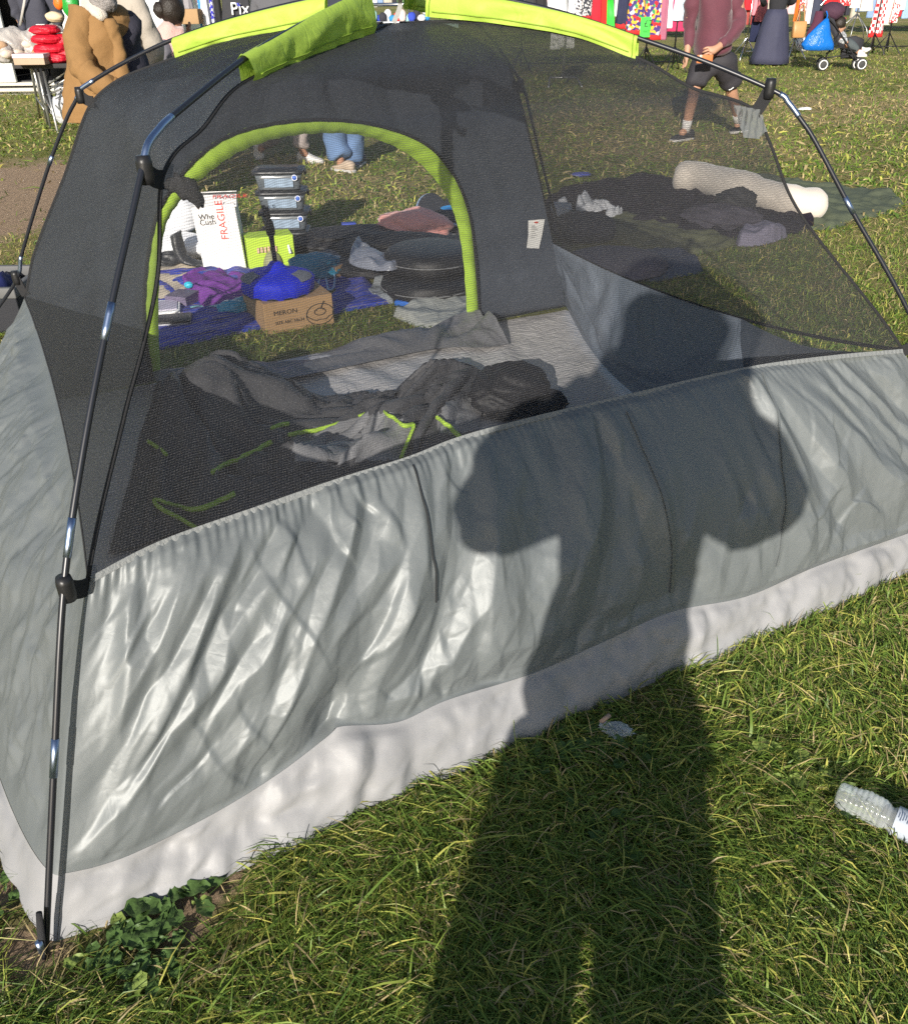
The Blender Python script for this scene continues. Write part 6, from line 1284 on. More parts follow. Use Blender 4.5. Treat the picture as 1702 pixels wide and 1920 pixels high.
# folding goods table on the left
Yt_ = float(G(140, 240)[1]); tz0 = float(AY(100, 118, Yt_)[2]); xa, xb = float(AY(28, 118, Yt_)[0]), float(AY(215, 118, Yt_)[0])
tb_ = thing('folding_table', 'folding table with grey steel legs and a black cloth top piled with bagged goods', 'table', ((xa+xb)/2, Yt_+.3, 0))
mk('table_top', *boxm(((xa+xb)/2, Yt_+.3, tz0-.05), (xb-xa, .75, .05), 0, .01), M('dark table cloth', (.035, .033, .033), .85, bump=.3), tb_)
for (x0, y0), (x1, y1) in (((58, 125), (75, 220)), ((62, 125), (90, 234)), ((70, 125), (95, 240)), ((80, 125), (109, 250))):
    a_ = AY(x0, y0, Yt_+.05); a_[2] = tz0-.05; e_ = G(x1, y1); mk('leg', *tube([a_, e_], .016, 10), STEEL, tb_)
for (x0, y0), (x1, y1) in (((68, 182), (83, 205)), ((82, 178), (100, 212))): mk('brace', *tube([AY(x0, y0, Yt_), AY(x1, y1, Yt_-.2)], .010, 8), STEEL, tb_)
for yy in (0, .6): mk('leg', *tube([np.array([xb-.12, Yt_+yy, tz0-.05]), np.array([xb-.05, Yt_+yy, 0])], .016, 10), STEEL, tb_)
for k in range(3): mk('brace', *tube([AY(88, 160+k*9, Yt_+.2), AY(140, 122+k*16, Yt_+.2)], .011, 8), STEEL, tb_)
BAGP = nylon('clear goods bag', (.55, .52, .49), .25, .35, .5); BRN = M('brown slipper', (.33, .19, .10), .85, bump=.4); REDP = nylon('red packed cloth', (.55, .012, .03), .45, .08, .6, 0, .4)
def onT(px, py, dy=.2): 
    p = AY(px, py, Yt_+dy); p[2] = tz0; return p
T_ = lambda px, dy=.2: onT(px, 110, dy)
for k, (px, dy, r_, m_, lab_) in enumerate(((28, .25, (.20, .17, .20), BAGP, 'big clear bag of brown slippers at the near end of the goods table'), (66, .30, (.16, .14, .19), BAGP, 'clear bag of tan slippers beside the red packs'), (108, .52, (.19, .14, .21), BAGP, 'clear bag of goods at the back of the table behind the red packs'), (12, .1, (.12, .12, .12), BAGP, 'small clear bag hanging over the table corner'))):
    c = T_(px, dy); t = thing('goods_bag', lab_, 'bag', c); mk('bag_film', *blob(c, r_, 170+k, 26, .22, 2, .1, 0, 3), BAGP, t)
    for j in range(3): mk('slipper', *blob(c+np.array([(j-1)*r_[0]*.55, -r_[1]*.62, .05+.09*(j % 2)]), (.085, .05, .05), 180+k*3+j, 16, .15, 1.5, 0, .5*j), (BRN, M('tan slipper', (.46, .30, .18), .85, bump=.4), M('cream slipper', (.62, .52, .42), .9, bump=.4))[(j+k) % 3], t)
for k, (px, z, dy, r_, lab_) in enumerate(((100, .0, .05, (.20, .13, .055), 'lowest red packed cloth in the pile on the table'), (100, .10, .08, (.19, .13, .055), 'second red packed cloth from the bottom of the pile'), (98, .20, .1, (.18, .13, .055), 'third red packed cloth from the bottom of the pile'), (96, .30, .12, (.17, .13, .05), 'topmost red packed cloth with a white label'), (128, .0, .15, (.13, .13, .09), 'red pack half hidden behind the tan coat'), (128, .17, .18, (.12, .12, .07), 'upper red pack half hidden behind the tan coat'))):
    c = T_(px, dy)+zz*z; t = thing('red_pack', lab_, 'packet', c, 'red packs piled on the goods table'); mk('pack', *blob(c, r_, 190+k, 28, .16, 2, .1, .2*(k % 3), 3, 2.6), REDP, t)
    mk('label', *boxm(c+zz*(r_[2]*1.95)+np.array([-.02, -.03, 0]), (.10, .05, .006), .1, .002), WHT, t)
c = T_(60, -.12); t = thing('shoe_box', 'flat pale pink and brown shoe box at the table edge', 'box', c); mk('box_base', *boxm(c, (.36, .20, .07), .0, .006), M('kraft shoe box', (.40, .30, .21), .8), t, smooth=False); mk('box_lid', *boxm(c+zz*.07, (.37, .21, .045), .0, .006), M('pale pink lid', (.62, .50, .50), .7), t, smooth=False)
c = T_(119, .5)+zz*.40; single('cream_bundle', blob(c, (.11, .08, .06), 199, 20, .15, 1.6), M('cream wool', (.66, .52, .33), .9, bump=.4), 'cream woolly bundle on top of the clear goods bag', 'bundle')
t = thing('white_bag', 'stuffed white plastic bag with a knotted neck on the grass behind the tent pole', 'plastic bag', G(135, 230)); mk('bag_body', *blob(G(135, 230), (.21, .17, .20), 201, 34, .25, 1.6, .15, 0, 2.4), WPL, t); mk('knot', *blob(G(128, 226)+zz*.30, (.08, .07, .08), 202, 20, .3, 2, 0, 0, 3), WPL, t)
t = thing('inflatable_toy', 'bright green and orange toy hanging behind the bearded man', 'toy', AY(130, 60, 11.5)*np.array([1, 1, 0])); c = AY(133, 12, 11.5); mk('green_part', *blob(c-zz*.12, (.10, .07, .14), 205, 20, .12, 1.5, 0, 0, 2), nylon('green toy film', (.02, .30, .04), .35, .1, .4), t); mk('orange_part', *blob(c+np.array([-.12, -.02, -.03]), (.06, .05, .07), 206, 16, .12, 1.5), nylon('orange toy film', (.75, .16, .02), .35, .1, .4), t); mk('hanging_pole', *tube([c+np.array([.02, .09, .5]), c+np.array([.02, .09, -c[2]])], .018, 8), STEEL, t)
# white van behind, side door open
Yv = 15.6; VW = M('white van paint', (.74, .74, .73), .3, var=.02, coat=.5)
x0, x1 = float(AY(-190, 60, Yv)[0]), float(AY(345, 60, Yv)[0]); dl, dr_ = float(AY(-60, 60, Yv)[0]), float(AY(118, 60, Yv)[0]); zs = float(AY(60, 150, Yv)[2])
van = thing('white_van', 'white van parked behind the stalls with its dark side doorway open', 'van', ((x0+x1)/2, Yv+.9, 0))
zt = 2.35
mk('body', *boxm(((dr_+x1)/2, Yv+.06, zs), (x1-dr_, .12, zt-zs), 0, .03), VW, van); mk('body_panel', *boxm(((x0+dl)/2, Yv+.06, zs), (dl-x0, .12, zt-zs), 0, .03), VW, van)
mk('roof', *boxm(((x0+x1)/2, Yv+.95, zt-.02), (x1-x0, 1.95, .08), 0, .03), VW, van); mk('rear_side', *boxm(((x0+x1)/2, Yv+1.85, zs), (x1-x0, .1, zt-zs), 0, .03), VW, van)
for xx_ in (x0+.05, x1-.05): mk('end_panel', *boxm((xx_, Yv+.95, zs), (.1, 1.66, zt-zs), 0, .02), VW, van)
mk('load_floor', *boxm(((x0+x1)/2, Yv+.95, zs-.1), (x1-x0-.1, 1.9, .1), 0, .01), BLKP, van)
mk('door_head', *boxm(((dl+dr_)/2, Yv+.06, zt-.35), (dr_-dl, .11, .33), 0, .01), VW, van)
mk('liner', *boxm(((dl+dr_)/2, Yv+1.3, zs), (dr_-dl+.6, .05, zt-zs-.1), 0, 0), M('dark van interior', (.02, .02, .022), .9), van)
for k, (h_, d_) in enumerate(((-.02, .10), (-.10, .16), (-.19, .10))): mk('sill_step', *boxm(((dl+dr_)/2+.2, Yv-.02-d_*.3, zs+h_-.05), (dr_-dl+.7, d_, .05), 0, .01), M('cream sill', (.52, .50, .44), .5), van)
sk_ = mk('skirt', *boxm(((x0+x1)/2, Yv+.05, zs-.26), (x1-x0, .10, .15), 0, .02), VW, van)
for xx_ in (x0+.8, x1-.9):
    w_ = mk('wheel', *tube([(xx_, Yv+.02, .33), (xx_, Yv+.24, .33)], .33, 32), M('tyre rubber', (.02, .02, .02), .9), van); mk('rim', *tube([(xx_, Yv+.005, .33), (xx_, Yv+.03, .33)], .19, 24), STEEL, w_)
dz = AY(10, 110, Yv-.55); mk('slid_door', *boxm((float(AY(-8, 100, Yv)[0]), Yv-.10, zs-.02), (.55, .08, 1.1), 0, .02), VW, van)
# purple packet and dark box by the woman
single('purple_packet', blob(AY(272, 92, 9.3)*np.array([1, 1, 0])+zz*float(AY(272, 92, 9.3)[2]-.02), (.17, .12, .09), 211, 26, .2, 1.8, .1, 0, 2.6), nylon('lilac film pack', (.26, .16, .50), .3, .1, .6, 0, .6), 'shiny lilac film wrapped pack on the dark table by the woman', 'packet')
zb_ = float(AY(272, 98, 9.3)[2]); t = thing('side_table', 'small dark cloth covered table beside the woman with the bun', 'table', AY(275, 98, 9.3)*np.array([1, 1, 0]))
cxy = AY(285, 98, 9.35); mk('cloth_top', *boxm((cxy[0], 9.45, zb_-.03), (.75, .5, .03), 0, .008), BLKCL, t); mk('cloth_drop', *ringloft([(cxy[0], 9.45, z_) for z_ in (.10, .3, zb_-.03)], [.39, .38, .37], [.26, .255, .25], n=40, noise=.04, pw=8), BLKCL, t)
# ---- garments and rails
def cloth_mat(name, col, pat=None, c2=(.8, .8, .8)):
    if pat is None: return M(name, col, .85, var=.18, scale=9, bump=.3, bscale=40)
    if name in _mats: return _mats[name]
    m, t, b = nodes(name); L = t.links.new; N = t.nodes.new
    tc = N('ShaderNodeTexCoord'); 
    if pat == 'check':
        v = N('ShaderNodeTexChecker'); v.inputs['Scale'].default_value = 16; v.inputs[1].default_value = (*col, 1); v.inputs[2].default_value = (*c2, 1); out = v.outputs[0]; L(tc.outputs['Object'], v.inputs[0])
    else:
        v = N('ShaderNodeTexVoronoi'); v.inputs['Scale'].default_value = 21 if pat == 'spots' else 40; L(tc.outputs['Object'], v.inputs['Vector'])
        r = N('ShaderNodeValToRGB'); r.color_ramp.interpolation = 'CONSTANT'; e = r.color_ramp.elements
        cols = [col, (.55, .02, .02), col, (.03, .25, .10), (.75, .42, .03), col, (.5, .48, .5)] if pat == 'spots' else [col, col, c2, col, c2]
        while len(e) < len(cols): e.new(.5)
        for k, c_ in enumerate(cols): e[k].position = k/len(cols); e[k].color = (*c_, 1)
        sp = N('ShaderNodeSeparateColor'); L(v.outputs['Color'], sp.inputs[0]); L(sp.outputs[0], r.inputs[0]); out = r.outputs[0]
    L(out, b.inputs['Base Color']); b.inputs['Roughness'].default_value = .85; _mats[name] = m; return m
def garment(kind, px, ybot, wpx, Yp, mat, label, group, seed, top=1.45, dp=.05, trim=None):
    """A hanging garment: shoulder line on a hanger at height top, falling in folds to the hem at photo row ybot."""
    b_ = AY(px, ybot, Yp); hw = abs(float(AY(px+wpx/2, 0, Yp)[0]-AY(px, 0, Yp)[0])); zb = float(b_[2]); top = max(top, zb+.35)
    K = np.array([0, .03, .08, .2, .45, .75, .97, 1.0]); zl = top+(zb-top)*K
    wv = hw*(np.array([.25, .62, .80, .78, .82, .92, 1, .98]) if kind != 'trousers' else np.array([.6, .8, .85, .85, .88, .9, .92, .9])); dv = dp*np.array([.5, .8, 1, 1, 1.1, 1.2, 1.3, 1.2])
    c = np.array([b_[0], Yp, 0]); V, F = ringloft([c+zz*z_ for z_ in zl], wv, dv, n=26, noise=.14, seed=seed)
    fold = .35*dp*np.sin(V[:, 0]*2*math.pi/max(.05, hw*.55)+seed)*np.clip((top-V[:, 2])/max(.1, top-zb), 0, 1); V[:, 1] += fold
    o = mk(kind, V, F, mat, None, base=(c[0], c[1], zb)); setp(o, label, {'shirt': 'shirt', 'dress': 'dress', 'trousers': 'trousers', 'jacket': 'jacket', 'top': 'top', 'romper': 'romper'}.get(kind, 'garment'), group)
    if trim is not None:
        V, F = ringloft([c+zz*z_ for z_ in (zb-.07, zb-.03, zb+.015)], [hw*.97, hw*1.0, hw*.99], [dp*1.3, dp*1.4, dp*1.3], n=22, noise=.12, seed=seed+1); mk('trim', V, F, trim, o)
    return o
def rail(Yp, pxs, pxe, label, feet, mat=BLKM, topz=1.52, base=True):
    xa, xb = float(AY(pxs, 0, Yp)[0]), float(AY(pxe, 0, Yp)[0]); t = thing('clothes_rail', label, 'clothes rail', ((xa+xb)/2, Yp, 0))
    mk('top_bar', *tube([(xa, Yp, topz), (xb, Yp, topz)], .016, 10), mat, t)
    for f_ in feet:
        x_ = float(AY(f_, 60, Yp)[0]); mk('post', *tube([(x_, Yp, .12), (x_, Yp, topz)], .016, 10), mat, t)
        for a_ in (-.9, .9, math.pi-.9, math.pi+.9): mk('leg', *tube([(x_, Yp, .42), (x_+math.cos(a_)*.22, Yp+math.sin(a_)*.3, .12), (x_+math.cos(a_)*.30, Yp+math.sin(a_)*.42, .01)], .011, 8), mat, t)
    if base and len(feet) > 1: mk('lower_bar', *tube([(float(AY(feet[0], 60, Yp)[0]), Yp, .16), (float(AY(feet[-1], 60, Yp)[0]), Yp, .16)], .012, 8), mat, t)
    return t
RM = cloth_mat('crimson velvet', (.42, .015, .03)); RT_ = M('red trim', (.55, .02, .02), .85); WM = cloth_mat('white cotton', (.74, .73, .74)); DG = cloth_mat('charcoal cotton', (.035, .035, .04)); NV_ = cloth_mat('navy cotton', (.022, .025, .06))
YA = 18.2
rail(YA, 960, 1300, 'black clothes rail of children clothes behind the lime sleeve', (978, 1214, 1268))
GA = 'garments on the long rail behind the tent'
for k, (kind, px, yb, wp, m_, lab_, tr_) in enumerate((
  ('shirt', 994, 16, 24, DG, 'charcoal shirt with its hem just over the lime sleeve', None), ('shirt', 1014, 20, 24, cloth_mat('black cotton', (.02, .02, .022)), 'black shirt next to the white gown', None),
  ('dress', 1038, 32, 28, WM, 'first plain white gown on the rail', None), ('dress', 1062, 34, 30, cloth_mat('white muslin', (.78, .77, .78)), 'wide white gown in the middle of the white ones', None), ('dress', 1082, 36, 18, cloth_mat('white printed cotton', (.74, .73, .72), 'marks', (.05, .05, .07)), 'white gown with a dark print along its side', None),
  ('shirt', 1099, 30, 26, cloth_mat('black white print', (.025, .028, .04), 'marks', (.5, .5, .5)), 'black and white printed shirt with a red hem', RT_), ('dress', 1116, 44, 20, RM, 'crimson velvet dress beside the green paper', None), ('dress', 1130, 47, 20, cloth_mat('scarlet crinkle', (.62, .02, .015)), 'scarlet crinkled dress beside the green paper', None),
  ('shirt', 1155, 30, 12, WM, 'narrow white shirt right of the green paper', None), ('shirt', 1166, 45, 26, NV_, 'navy shirt with a red hem right of the green paper', RT_), ('romper', 1190, 56, 36, cloth_mat('cartoon print navy', (.05, .03, .16), 'spots'), 'navy romper with bright round spots and red hem, left of the price card', RT_),
  ('romper', 1222, 66, 40, cloth_mat('purple spot print', (.06, .03, .18), 'spots'), 'navy romper with bright spots right of the price card', RT_), ('top', 1238, 74, 22, cloth_mat('dusty pink cotton', (.34, .11, .17)), 'dusty pink top hanging lowest on the rail', None), ('shirt', 1252, 52, 26, WM, 'white shirt behind the yellow one', None),
  ('shirt', 1248, 34, 22, cloth_mat('pale yellow cotton', (.72, .55, .30)), 'pale yellow shirt next to the light blue one', None), ('shirt', 1272, 38, 30, cloth_mat('light blue cotton', (.42, .58, .70), 'marks', (.5, .62, .72)), 'light blue shirt with a faint picture near the rail end', None), ('dress', 1268, 58, 46, cloth_mat('raspberry frill', (.45, .03, .10)), 'raspberry frilled dress under the light blue shirt', None),
  ('shirt', 1296, 40, 18, cloth_mat('khaki print', (.20, .17, .13), 'marks', (.03, .03, .03)), 'khaki printed shirt at the rail end beside the maroon sleeve', None))):
    garment(kind, px, yb, wp, YA+.05*(k % 3)-(.12 if 'price' in lab_ else 0), m_, lab_, GA, 300+k, trim=tr_)
GRN = M('fluorescent green card', (.05, .62, .06), .6, var=.03)
a_ = AY(1208, 69, YA-.22); hz_ = float(AY(1208, 31, YA-.22)[2]-a_[2]); wz_ = float(AY(1217, 60, YA-.22)[0]-AY(1198, 60, YA-.22)[0])
t = thing('price_card', 'fluorescent green price card reading 17 hanging on the rail post', 'price card', a_); mk('card', *boxm(a_, (wz_, .006, hz_), 0, .001), GRN, t, smooth=False)
mk('price', *textm('£7', .15, a_+np.array([-wz_*.18, -.005, hz_*.52]), (1, 0, 0), (0, 0, 1)), BLKP, t, smooth=False); mk('small_word', *textm('each', .07, a_+np.array([-wz_*.2, -.005, hz_*.24]), (1, 0, 0), (0, 0, 1)), BLKP, t, smooth=False)
t['label'] = 'fluorescent green price card hanging on the rail post between spotted rompers'
a_ = AY(1145, 47, YA-.1); single('green_paper', (np.array([AY(x, y, YA-.1+.02*k) for k, (x, y) in enumerate(((1137, 44), (1152, 49), (1150, 0), (1143, -6), (1138, 0)))]+[AY(x, y, YA-.09+.02*k) for k, (x, y) in enumerate(((1137, 44), (1152, 49), (1150, 0), (1143, -6), (1138, 0)))]), [(0, 1, 2, 3, 4), (9, 8, 7, 6, 5)]+[(k, (k+1) % 5, (k+1) % 5+5, k+5) for k in range(5)]), GRN, 'tall fluorescent green paper sign with a black arrow between red and navy clothes', 'sign')
# silver stand with white clothes seen through the net
YB = float(G(1058, 160)[1]); t = thing('garment_stand', 'silver T shaped garment stand seen through the tent net', 'clothes rail', G(1058, 158))
xs_ = float(AY(1058, 100, YB)[0]); mk('post', *tube([(xs_, YB, .1), (xs_, YB, 1.5)], .022, 10), STEEL, t); mk('foot_bar', *tube([(xs_-.22, YB, .12), (xs_+.22, YB, .12)], .016, 8), STEEL, t)
for s_ in (-1, 1): mk('foot', *tube([(xs_+s_*.22, YB, .12), (xs_+s_*.27, YB-.35, .01)], .014, 8), STEEL, t)
mk('cross_bar', *tube([(xs_-.4, YB, 1.5), (xs_+.4, YB, 1.5)], .016, 8), STEEL, t)
for k, (px, yb) in enumerate(((1040, 92), (1052, 88), (1066, 90))): garment('shirt', px, yb, 20, YB+.03*k, cloth_mat('white linen', (.70, .69, .70)), ('white linen top left of the silver post', 'white linen top hung in front of the silver post', 'white linen top right of the silver post')[k], 'white tops on the silver stand', 340+k)
# rail behind the man and the skirted woman
YC = 20.5
rail(YC, 1385, 1545, 'chrome posted rail between the maroon man and the long skirt', (1402, 1492), CHR)
for k, (kind, px, yb, wp, m_, lab_) in enumerate((('top', 1400, 18, 16, cloth_mat('bright red cotton', (.60, .02, .03)), 'bright red top beside the maroon shoulder'), ('top', 1420, 28, 26, cloth_mat('rose pink cotton', (.62, .22, .26)), 'rose pink top with white streaks beside the long skirt'), ('top', 1398, 46, 24, cloth_mat('brick red knit', (.32, .06, .05)), 'brick red knit hanging low beside the man'), ('top', 1424, 40, 22, cloth_mat('dusky rose knit', (.40, .12, .14)), 'dusky rose knit right of the chrome post'),
  ('trousers', 1414, 78, 24, cloth_mat('deep navy trousers', (.010, .014, .045)), 'deep navy trousers hanging beside the long skirt'), ('top', 1492, 40, 12, cloth_mat('orange cotton', (.72, .16, .02)), 'orange top above the tan handbag'), ('top', 1503, 20, 14, cloth_mat('red white knit', (.55, .05, .06), 'marks'), 'red and white knit above the tan handbag'), ('trousers', 1511, 44, 12, WM, 'off white trousers right of the tan handbag'), ('jacket', 1524, 46, 22, cloth_mat('slate navy', (.04, .045, .075)), 'slate navy jacket left of the pushchair handle'))):
    garment(kind, px, yb, wp, YC+.06*(k % 3), m_, lab_, 'garments on the chrome posted rail', 360+k)
c = AY(1495, 70, YC-.15); hb_ = float(AY(1495, 39, YC-.15)[2]-c[2]); wb_ = float(AY(1508, 60, YC-.15)[0]-AY(1483, 60, YC-.15)[0]); TANL = M('tan leather', (.46, .24, .09), .45, bump=.15)
t = thing('handbag', 'tan leather handbag hanging from the rail beside the long skirt', 'handbag', c); mk('bag_body', *ringloft([c+zz*hb_*k for k in (0, .05, .5, .95, 1)], wb_*np.array([.44, .47, .49, .5, .49]), [.07, .08, .08, .05, .03], n=24, pw=5), TANL, t); mk('strap', *tube(cr([c+np.array([-wb_*.3, 0, hb_]), c+np.array([-wb_*.1, 0, hb_*1.9]), c+np.array([wb_*.1, 0, hb_*1.9]), c+np.array([wb_*.3, 0, hb_])], 6), .012, 8), TANL, t)
single('patterned_bag', blob(G(1500, 96), (.20, .14, .17), 371, 20, .15, 1.6, .2), cloth_mat('grey leaf print', (.30, .30, .30), 'marks', (.7, .7, .7)), 'grey patterned shopping bag on the ground behind the rail leg', 'bag')
# far right rail, white children clothes, gingham dress
YD = 21.5
rail(YD, 1560, 1790, 'black rail of white children clothes at the frame edge', (1640, 1668, 1740))
GD = 'garments on the rail at the frame edge'
for k, (kind, px, yb, wp, m_, lab_, tr_) in enumerate((('top', 1548, 14, 40, cloth_mat('pillar red', (.55, .015, .02)), 'wide red jumper above the pushchair', None), ('top', 1576, 10, 34, cloth_mat('pillar red print', (.58, .02, .025), 'marks', (.7, .6, .6)), 'red printed jumper right of the pushchair handle', None), ('shirt', 1604, 14, 26, WM, 'white shirt over the white tripod stand', None), ('shirt', 1622, 20, 24, cloth_mat('ivory cotton', (.68, .65, .60)), 'ivory shirt left of the gingham dress', None), ('dress', 1641, 62, 26, cloth_mat('red gingham', (.60, .02, .03), 'check', (.75, .72, .72)), 'red gingham dress hanging low from the rail', RT_),
  ('dress', 1660, 46, 20, cloth_mat('ivory lace', (.66, .62, .55)), 'ivory lace dress right of the gingham dress', None), ('top', 1674, 42, 14, cloth_mat('white red print', (.70, .66, .66), 'marks', (.5, .02, .03)), 'white top with a red print and tag', None), ('shirt', 1684, 18, 22, WM, 'white shirt near the pale jeans', None), ('trousers', 1695, 34, 16, cloth_mat('pale jeans', (.26, .38, .55)), 'pale blue jeans at the frame edge', None))):
    garment(kind, px, yb, wp, YD+.06*(k % 3), m_, lab_, GD, 380+k, trim=tr_)
t = thing('tripod_stand', 'pale steel tripod stand under the white shirts', 'stand', G(1603, 55))
Yq = float(G(1603, 55)[1])
if Yq > 40: Yq = 40
cst = AY(1603, 44, 27.0); cst[2] = 0; t.location = Vector([float(v) for v in cst])
mk('post', *tube([cst+zz*.5, cst+zz*1.5], .02, 8), STEEL, t)
for a_ in (.5, 1.8, 2.8, 4.2, 5.4): mk('leg', *tube([cst+zz*.6, cst+np.array([math.cos(a_)*.35, math.sin(a_)*.35, .25]), cst+np.array([math.cos(a_)*.45, math.sin(a_)*.45, 0])], .015, 6), STEEL, t)
# rows of clothes farther off, closing the view under the frame's top edge
PAL = [((.70, .69, .70), 'white'), ((.55, .02, .03), 'red'), ((.03, .03, .04), 'black'), ((.60, .40, .42), 'pale pink'), ((.05, .07, .20), 'navy'), ((.45, .40, .33), 'stone'), ((.20, .30, .50), 'blue'), ((.12, .22, .10), 'green')]
def far_row(Yp, p0, p1, ybase, step, lab_r, seed, grp, where, topz=1.7):
    r = np.random.default_rng(seed); rail(Yp, p0, p1, lab_r, (p0+10, p1-10), BLKM, topz)
    x = p0+step/2; k = 0; sq = [PAL[int(i)] for i in r.integers(len(PAL), size=80)]
    while x < p1:
        (c_, nm) = sq[k+1]; yb = ybase+r.uniform(-9, 9)
        garment(('shirt', 'dress', 'top')[k % 3], x, yb, step*r.uniform(1.0, 1.45), Yp+.08*(k % 2), cloth_mat('far '+nm, c_), f'small {nm} {("shirt", "dress", "top")[k % 3]} between {sq[k][1]} and {sq[k+2][1]} ones, {where}', f'garments {where}', seed+k, topz-.05); x += step*r.uniform(.8, 1.2); k += 1
far_row(29, 1370, 1790, 26, 17, 'long black rail in the far row beyond the pushchair', 500, 'far', 'far row beyond the pushchair', 1.75)
far_row(27, 930, 1330, 22, 17, 'long black rail in the far row beyond the white gowns', 547, 'far', 'far row beyond the white gowns', 1.75)
far_row(36, 640, 850, 8, 13, 'long black rail in the farthest row beyond the tent top', 580, 'far', 'farthest row over the tent top', 1.9)
# stall goods seen over the tent top
YE = 30; 
t = thing('stall_table', 'long pale stall table with a steel rail seen over the tent top', 'table', AY(745, 40, YE)*np.array([1, 1, 0]))
xa, xb = float(AY(670, 30, YE)[0]), float(AY(860, 30, YE)[0]); zt_ = float(AY(745, 40, YE)[2])
mk('table_top', *boxm(((xa+xb)/2, YE+.5, zt_-.06), (xb-xa, 1.0, .06), 0, .01), M('pale table cloth', (.60, .62, .64), .8), t); mk('cloth_drop', *boxm(((xa+xb)/2, YE+.02, .05), (xb-xa-.02, .02, zt_-.12), 0, .004), M('pale mint cloth', (.42, .58, .52), .8), t)
for x_ in (xa+.3, (xa+xb)/2, xb-.3): mk('post', *tube([(x_, YE+.9, zt_), (x_, YE+.9, 1.75)], .03, 8), STEEL, t)
mk('rail', *tube([(xa, YE+.9, float(AY(745, 9, YE)[2])), (xb, YE+.9, float(AY(745, 9, YE)[2]))], .05, 8), CHR, t); mk('board', *boxm((float(AY(815, 20, YE)[0]), YE+.3, float(AY(815, 27, YE)[2])), (float(AY(838, 20, YE)[0]-AY(792, 20, YE)[0]), .05, .19), 0, .01), M('grey board', (.36, .36, .36), .7), t)
for k in range(14):
    px = 682+k*9; c_, nm = [((.6, .02, .02), 'red'), ((.70, .68, .68), 'white'), ((.03, .06, .40), 'blue'), ((.62, .50, .45), 'cream'), ((.03, .22, .45), 'bright blue'), ((.03, .03, .04), 'black'), ((.35, .60, .58), 'mint')][(k*3) % 7]
    p = AY(px, 36, YE+.25+.15*(k % 2)); p[2] = zt_; nxt = ('red', 'white', 'blue', 'cream', 'bright blue', 'black', 'mint')[(k*3+3) % 7]; single('stall_pack', blob(p, (.12, .10, .09+.04*(k % 3)), 600+k, 12, .2, 2, .1), cloth_mat('stall '+nm, c_), f'{nm} packet left of a {nxt} one, {"first" if k < 7 else "second"} half of the stall table', 'packet', 'packets on the pale stall table')
# left rail with dark shirts behind the lime sleeves
YF = 12.5
rail(YF, 340, 660, 'black rail of dark shirts behind the lime sleeves', (352, 640), BLKM, 1.62)
GF = 'garments on the rail behind the lime sleeves'
for k, (kind, px, yb, wp, m_, lab_) in enumerate((('shirt', 356, 26, 18, cloth_mat('grey stripe', (.26, .25, .27)), 'grey shirt at the rail end by the van'), ('shirt', 359, 30, 8, cloth_mat('burgundy', (.14, .01, .03)), 'narrow burgundy scarf hung over the grey shirt'), ('shirt', 384, 60, 14, cloth_mat('blue bag film', (.04, .25, .62)), 'bright blue film cover on the rail'), ('dress', 390, 60, 16, WM, 'white dress right of the blue film cover'), ('shirt', 404, 60, 12, cloth_mat('white blue print', (.55, .56, .66), 'marks', (.03, .03, .4)), 'white shirt with a royal blue print'), ('shirt', 414, 58, 16, cloth_mat('inky black', (.018, .018, .02)), 'inky black shirt left of the lettered one'),
  ('shirt', 447, 58, 62, DG, 'charcoal sweatshirt with white blackletter writing'), ('shirt', 478, 34, 14, cloth_mat('white towel', (.70, .69, .67)), 'white towel hung between the dark shirts'), ('shirt', 512, 52, 60, cloth_mat('graphite', (.045, .046, .05)), 'graphite sweatshirt right of the white towel'), ('shirt', 566, 46, 52, cloth_mat('dark slate', (.04, .042, .05)), 'dark slate shirt half behind the lime sleeve'), ('shirt', 618, 46, 50, cloth_mat('soot', (.03, .03, .033)), 'soot coloured shirt behind the crossing of the sleeves'))):
    garment(kind, px, yb, wp, YF+.07*(k % 3)-(.1 if 'lettered' in lab_ or 'writing' in lab_ else 0), m_, lab_, GF, 620+k, 1.56, .045)
sw = [o for o in S.objects if o.get('label') == 'charcoal sweatshirt with white blackletter writing'][0]
mk('lettering', *textm('Pixel', .19, AY(433, 27, YF-.2), (1, 0, .02), (0, 0, 1), .002), WHT, sw, smooth=False)
mk('blue_badge', *boxm(AY(447, 11, YF-.2), (.045, .004, .035), 0, .001), M('blue badge', (.04, .05, .4), .6), sw, smooth=False)
single('brown_carton', boxm(AY(356, 44, YF-.15), (.28, .2, .16), 0, .005), CARD2, 'brown carton hanging at the end of the rail behind the woman', 'box')

# ------------------------------------------------------------------ pushchair with a child
Ys = float(G(1550, 132)[1]); q = lambda px, py, dy=0: AY(px, py, Ys+dy)
pc = thing('pushchair', 'folding pushchair with grey wheels facing away from the rails', 'pushchair', G(1580, 132))
zw = float(q(1542, 124)[2]); rw = max(.10, float(q(1542, 115)[2]-q(1542, 132)[2])*.5)
TYR = M('grey rubber tyre', (.05, .05, .05), .8)
def wheel(px, py, dy):
    c = q(px, py, dy); c[2] = rw; o = mk('wheel', *tube([c-np.array([0, .022, 0]), c+np.array([0, .022, 0])], rw, 24), TYR, pc)
    aa = np.linspace(0, 2*math.pi, 25); mk('rim', *tube(np.array([c+np.array([math.cos(x)*rw*.72, -.025, math.sin(x)*rw*.72]) for x in aa]), .010, 6), WHT, o); return c
w1, w2 = wheel(1542, 124, 0), wheel(1614, 124, 0); w3, w4 = wheel(1540, 120, .45), wheel(1606, 120, .40); w5 = wheel(1606, 123, .10)
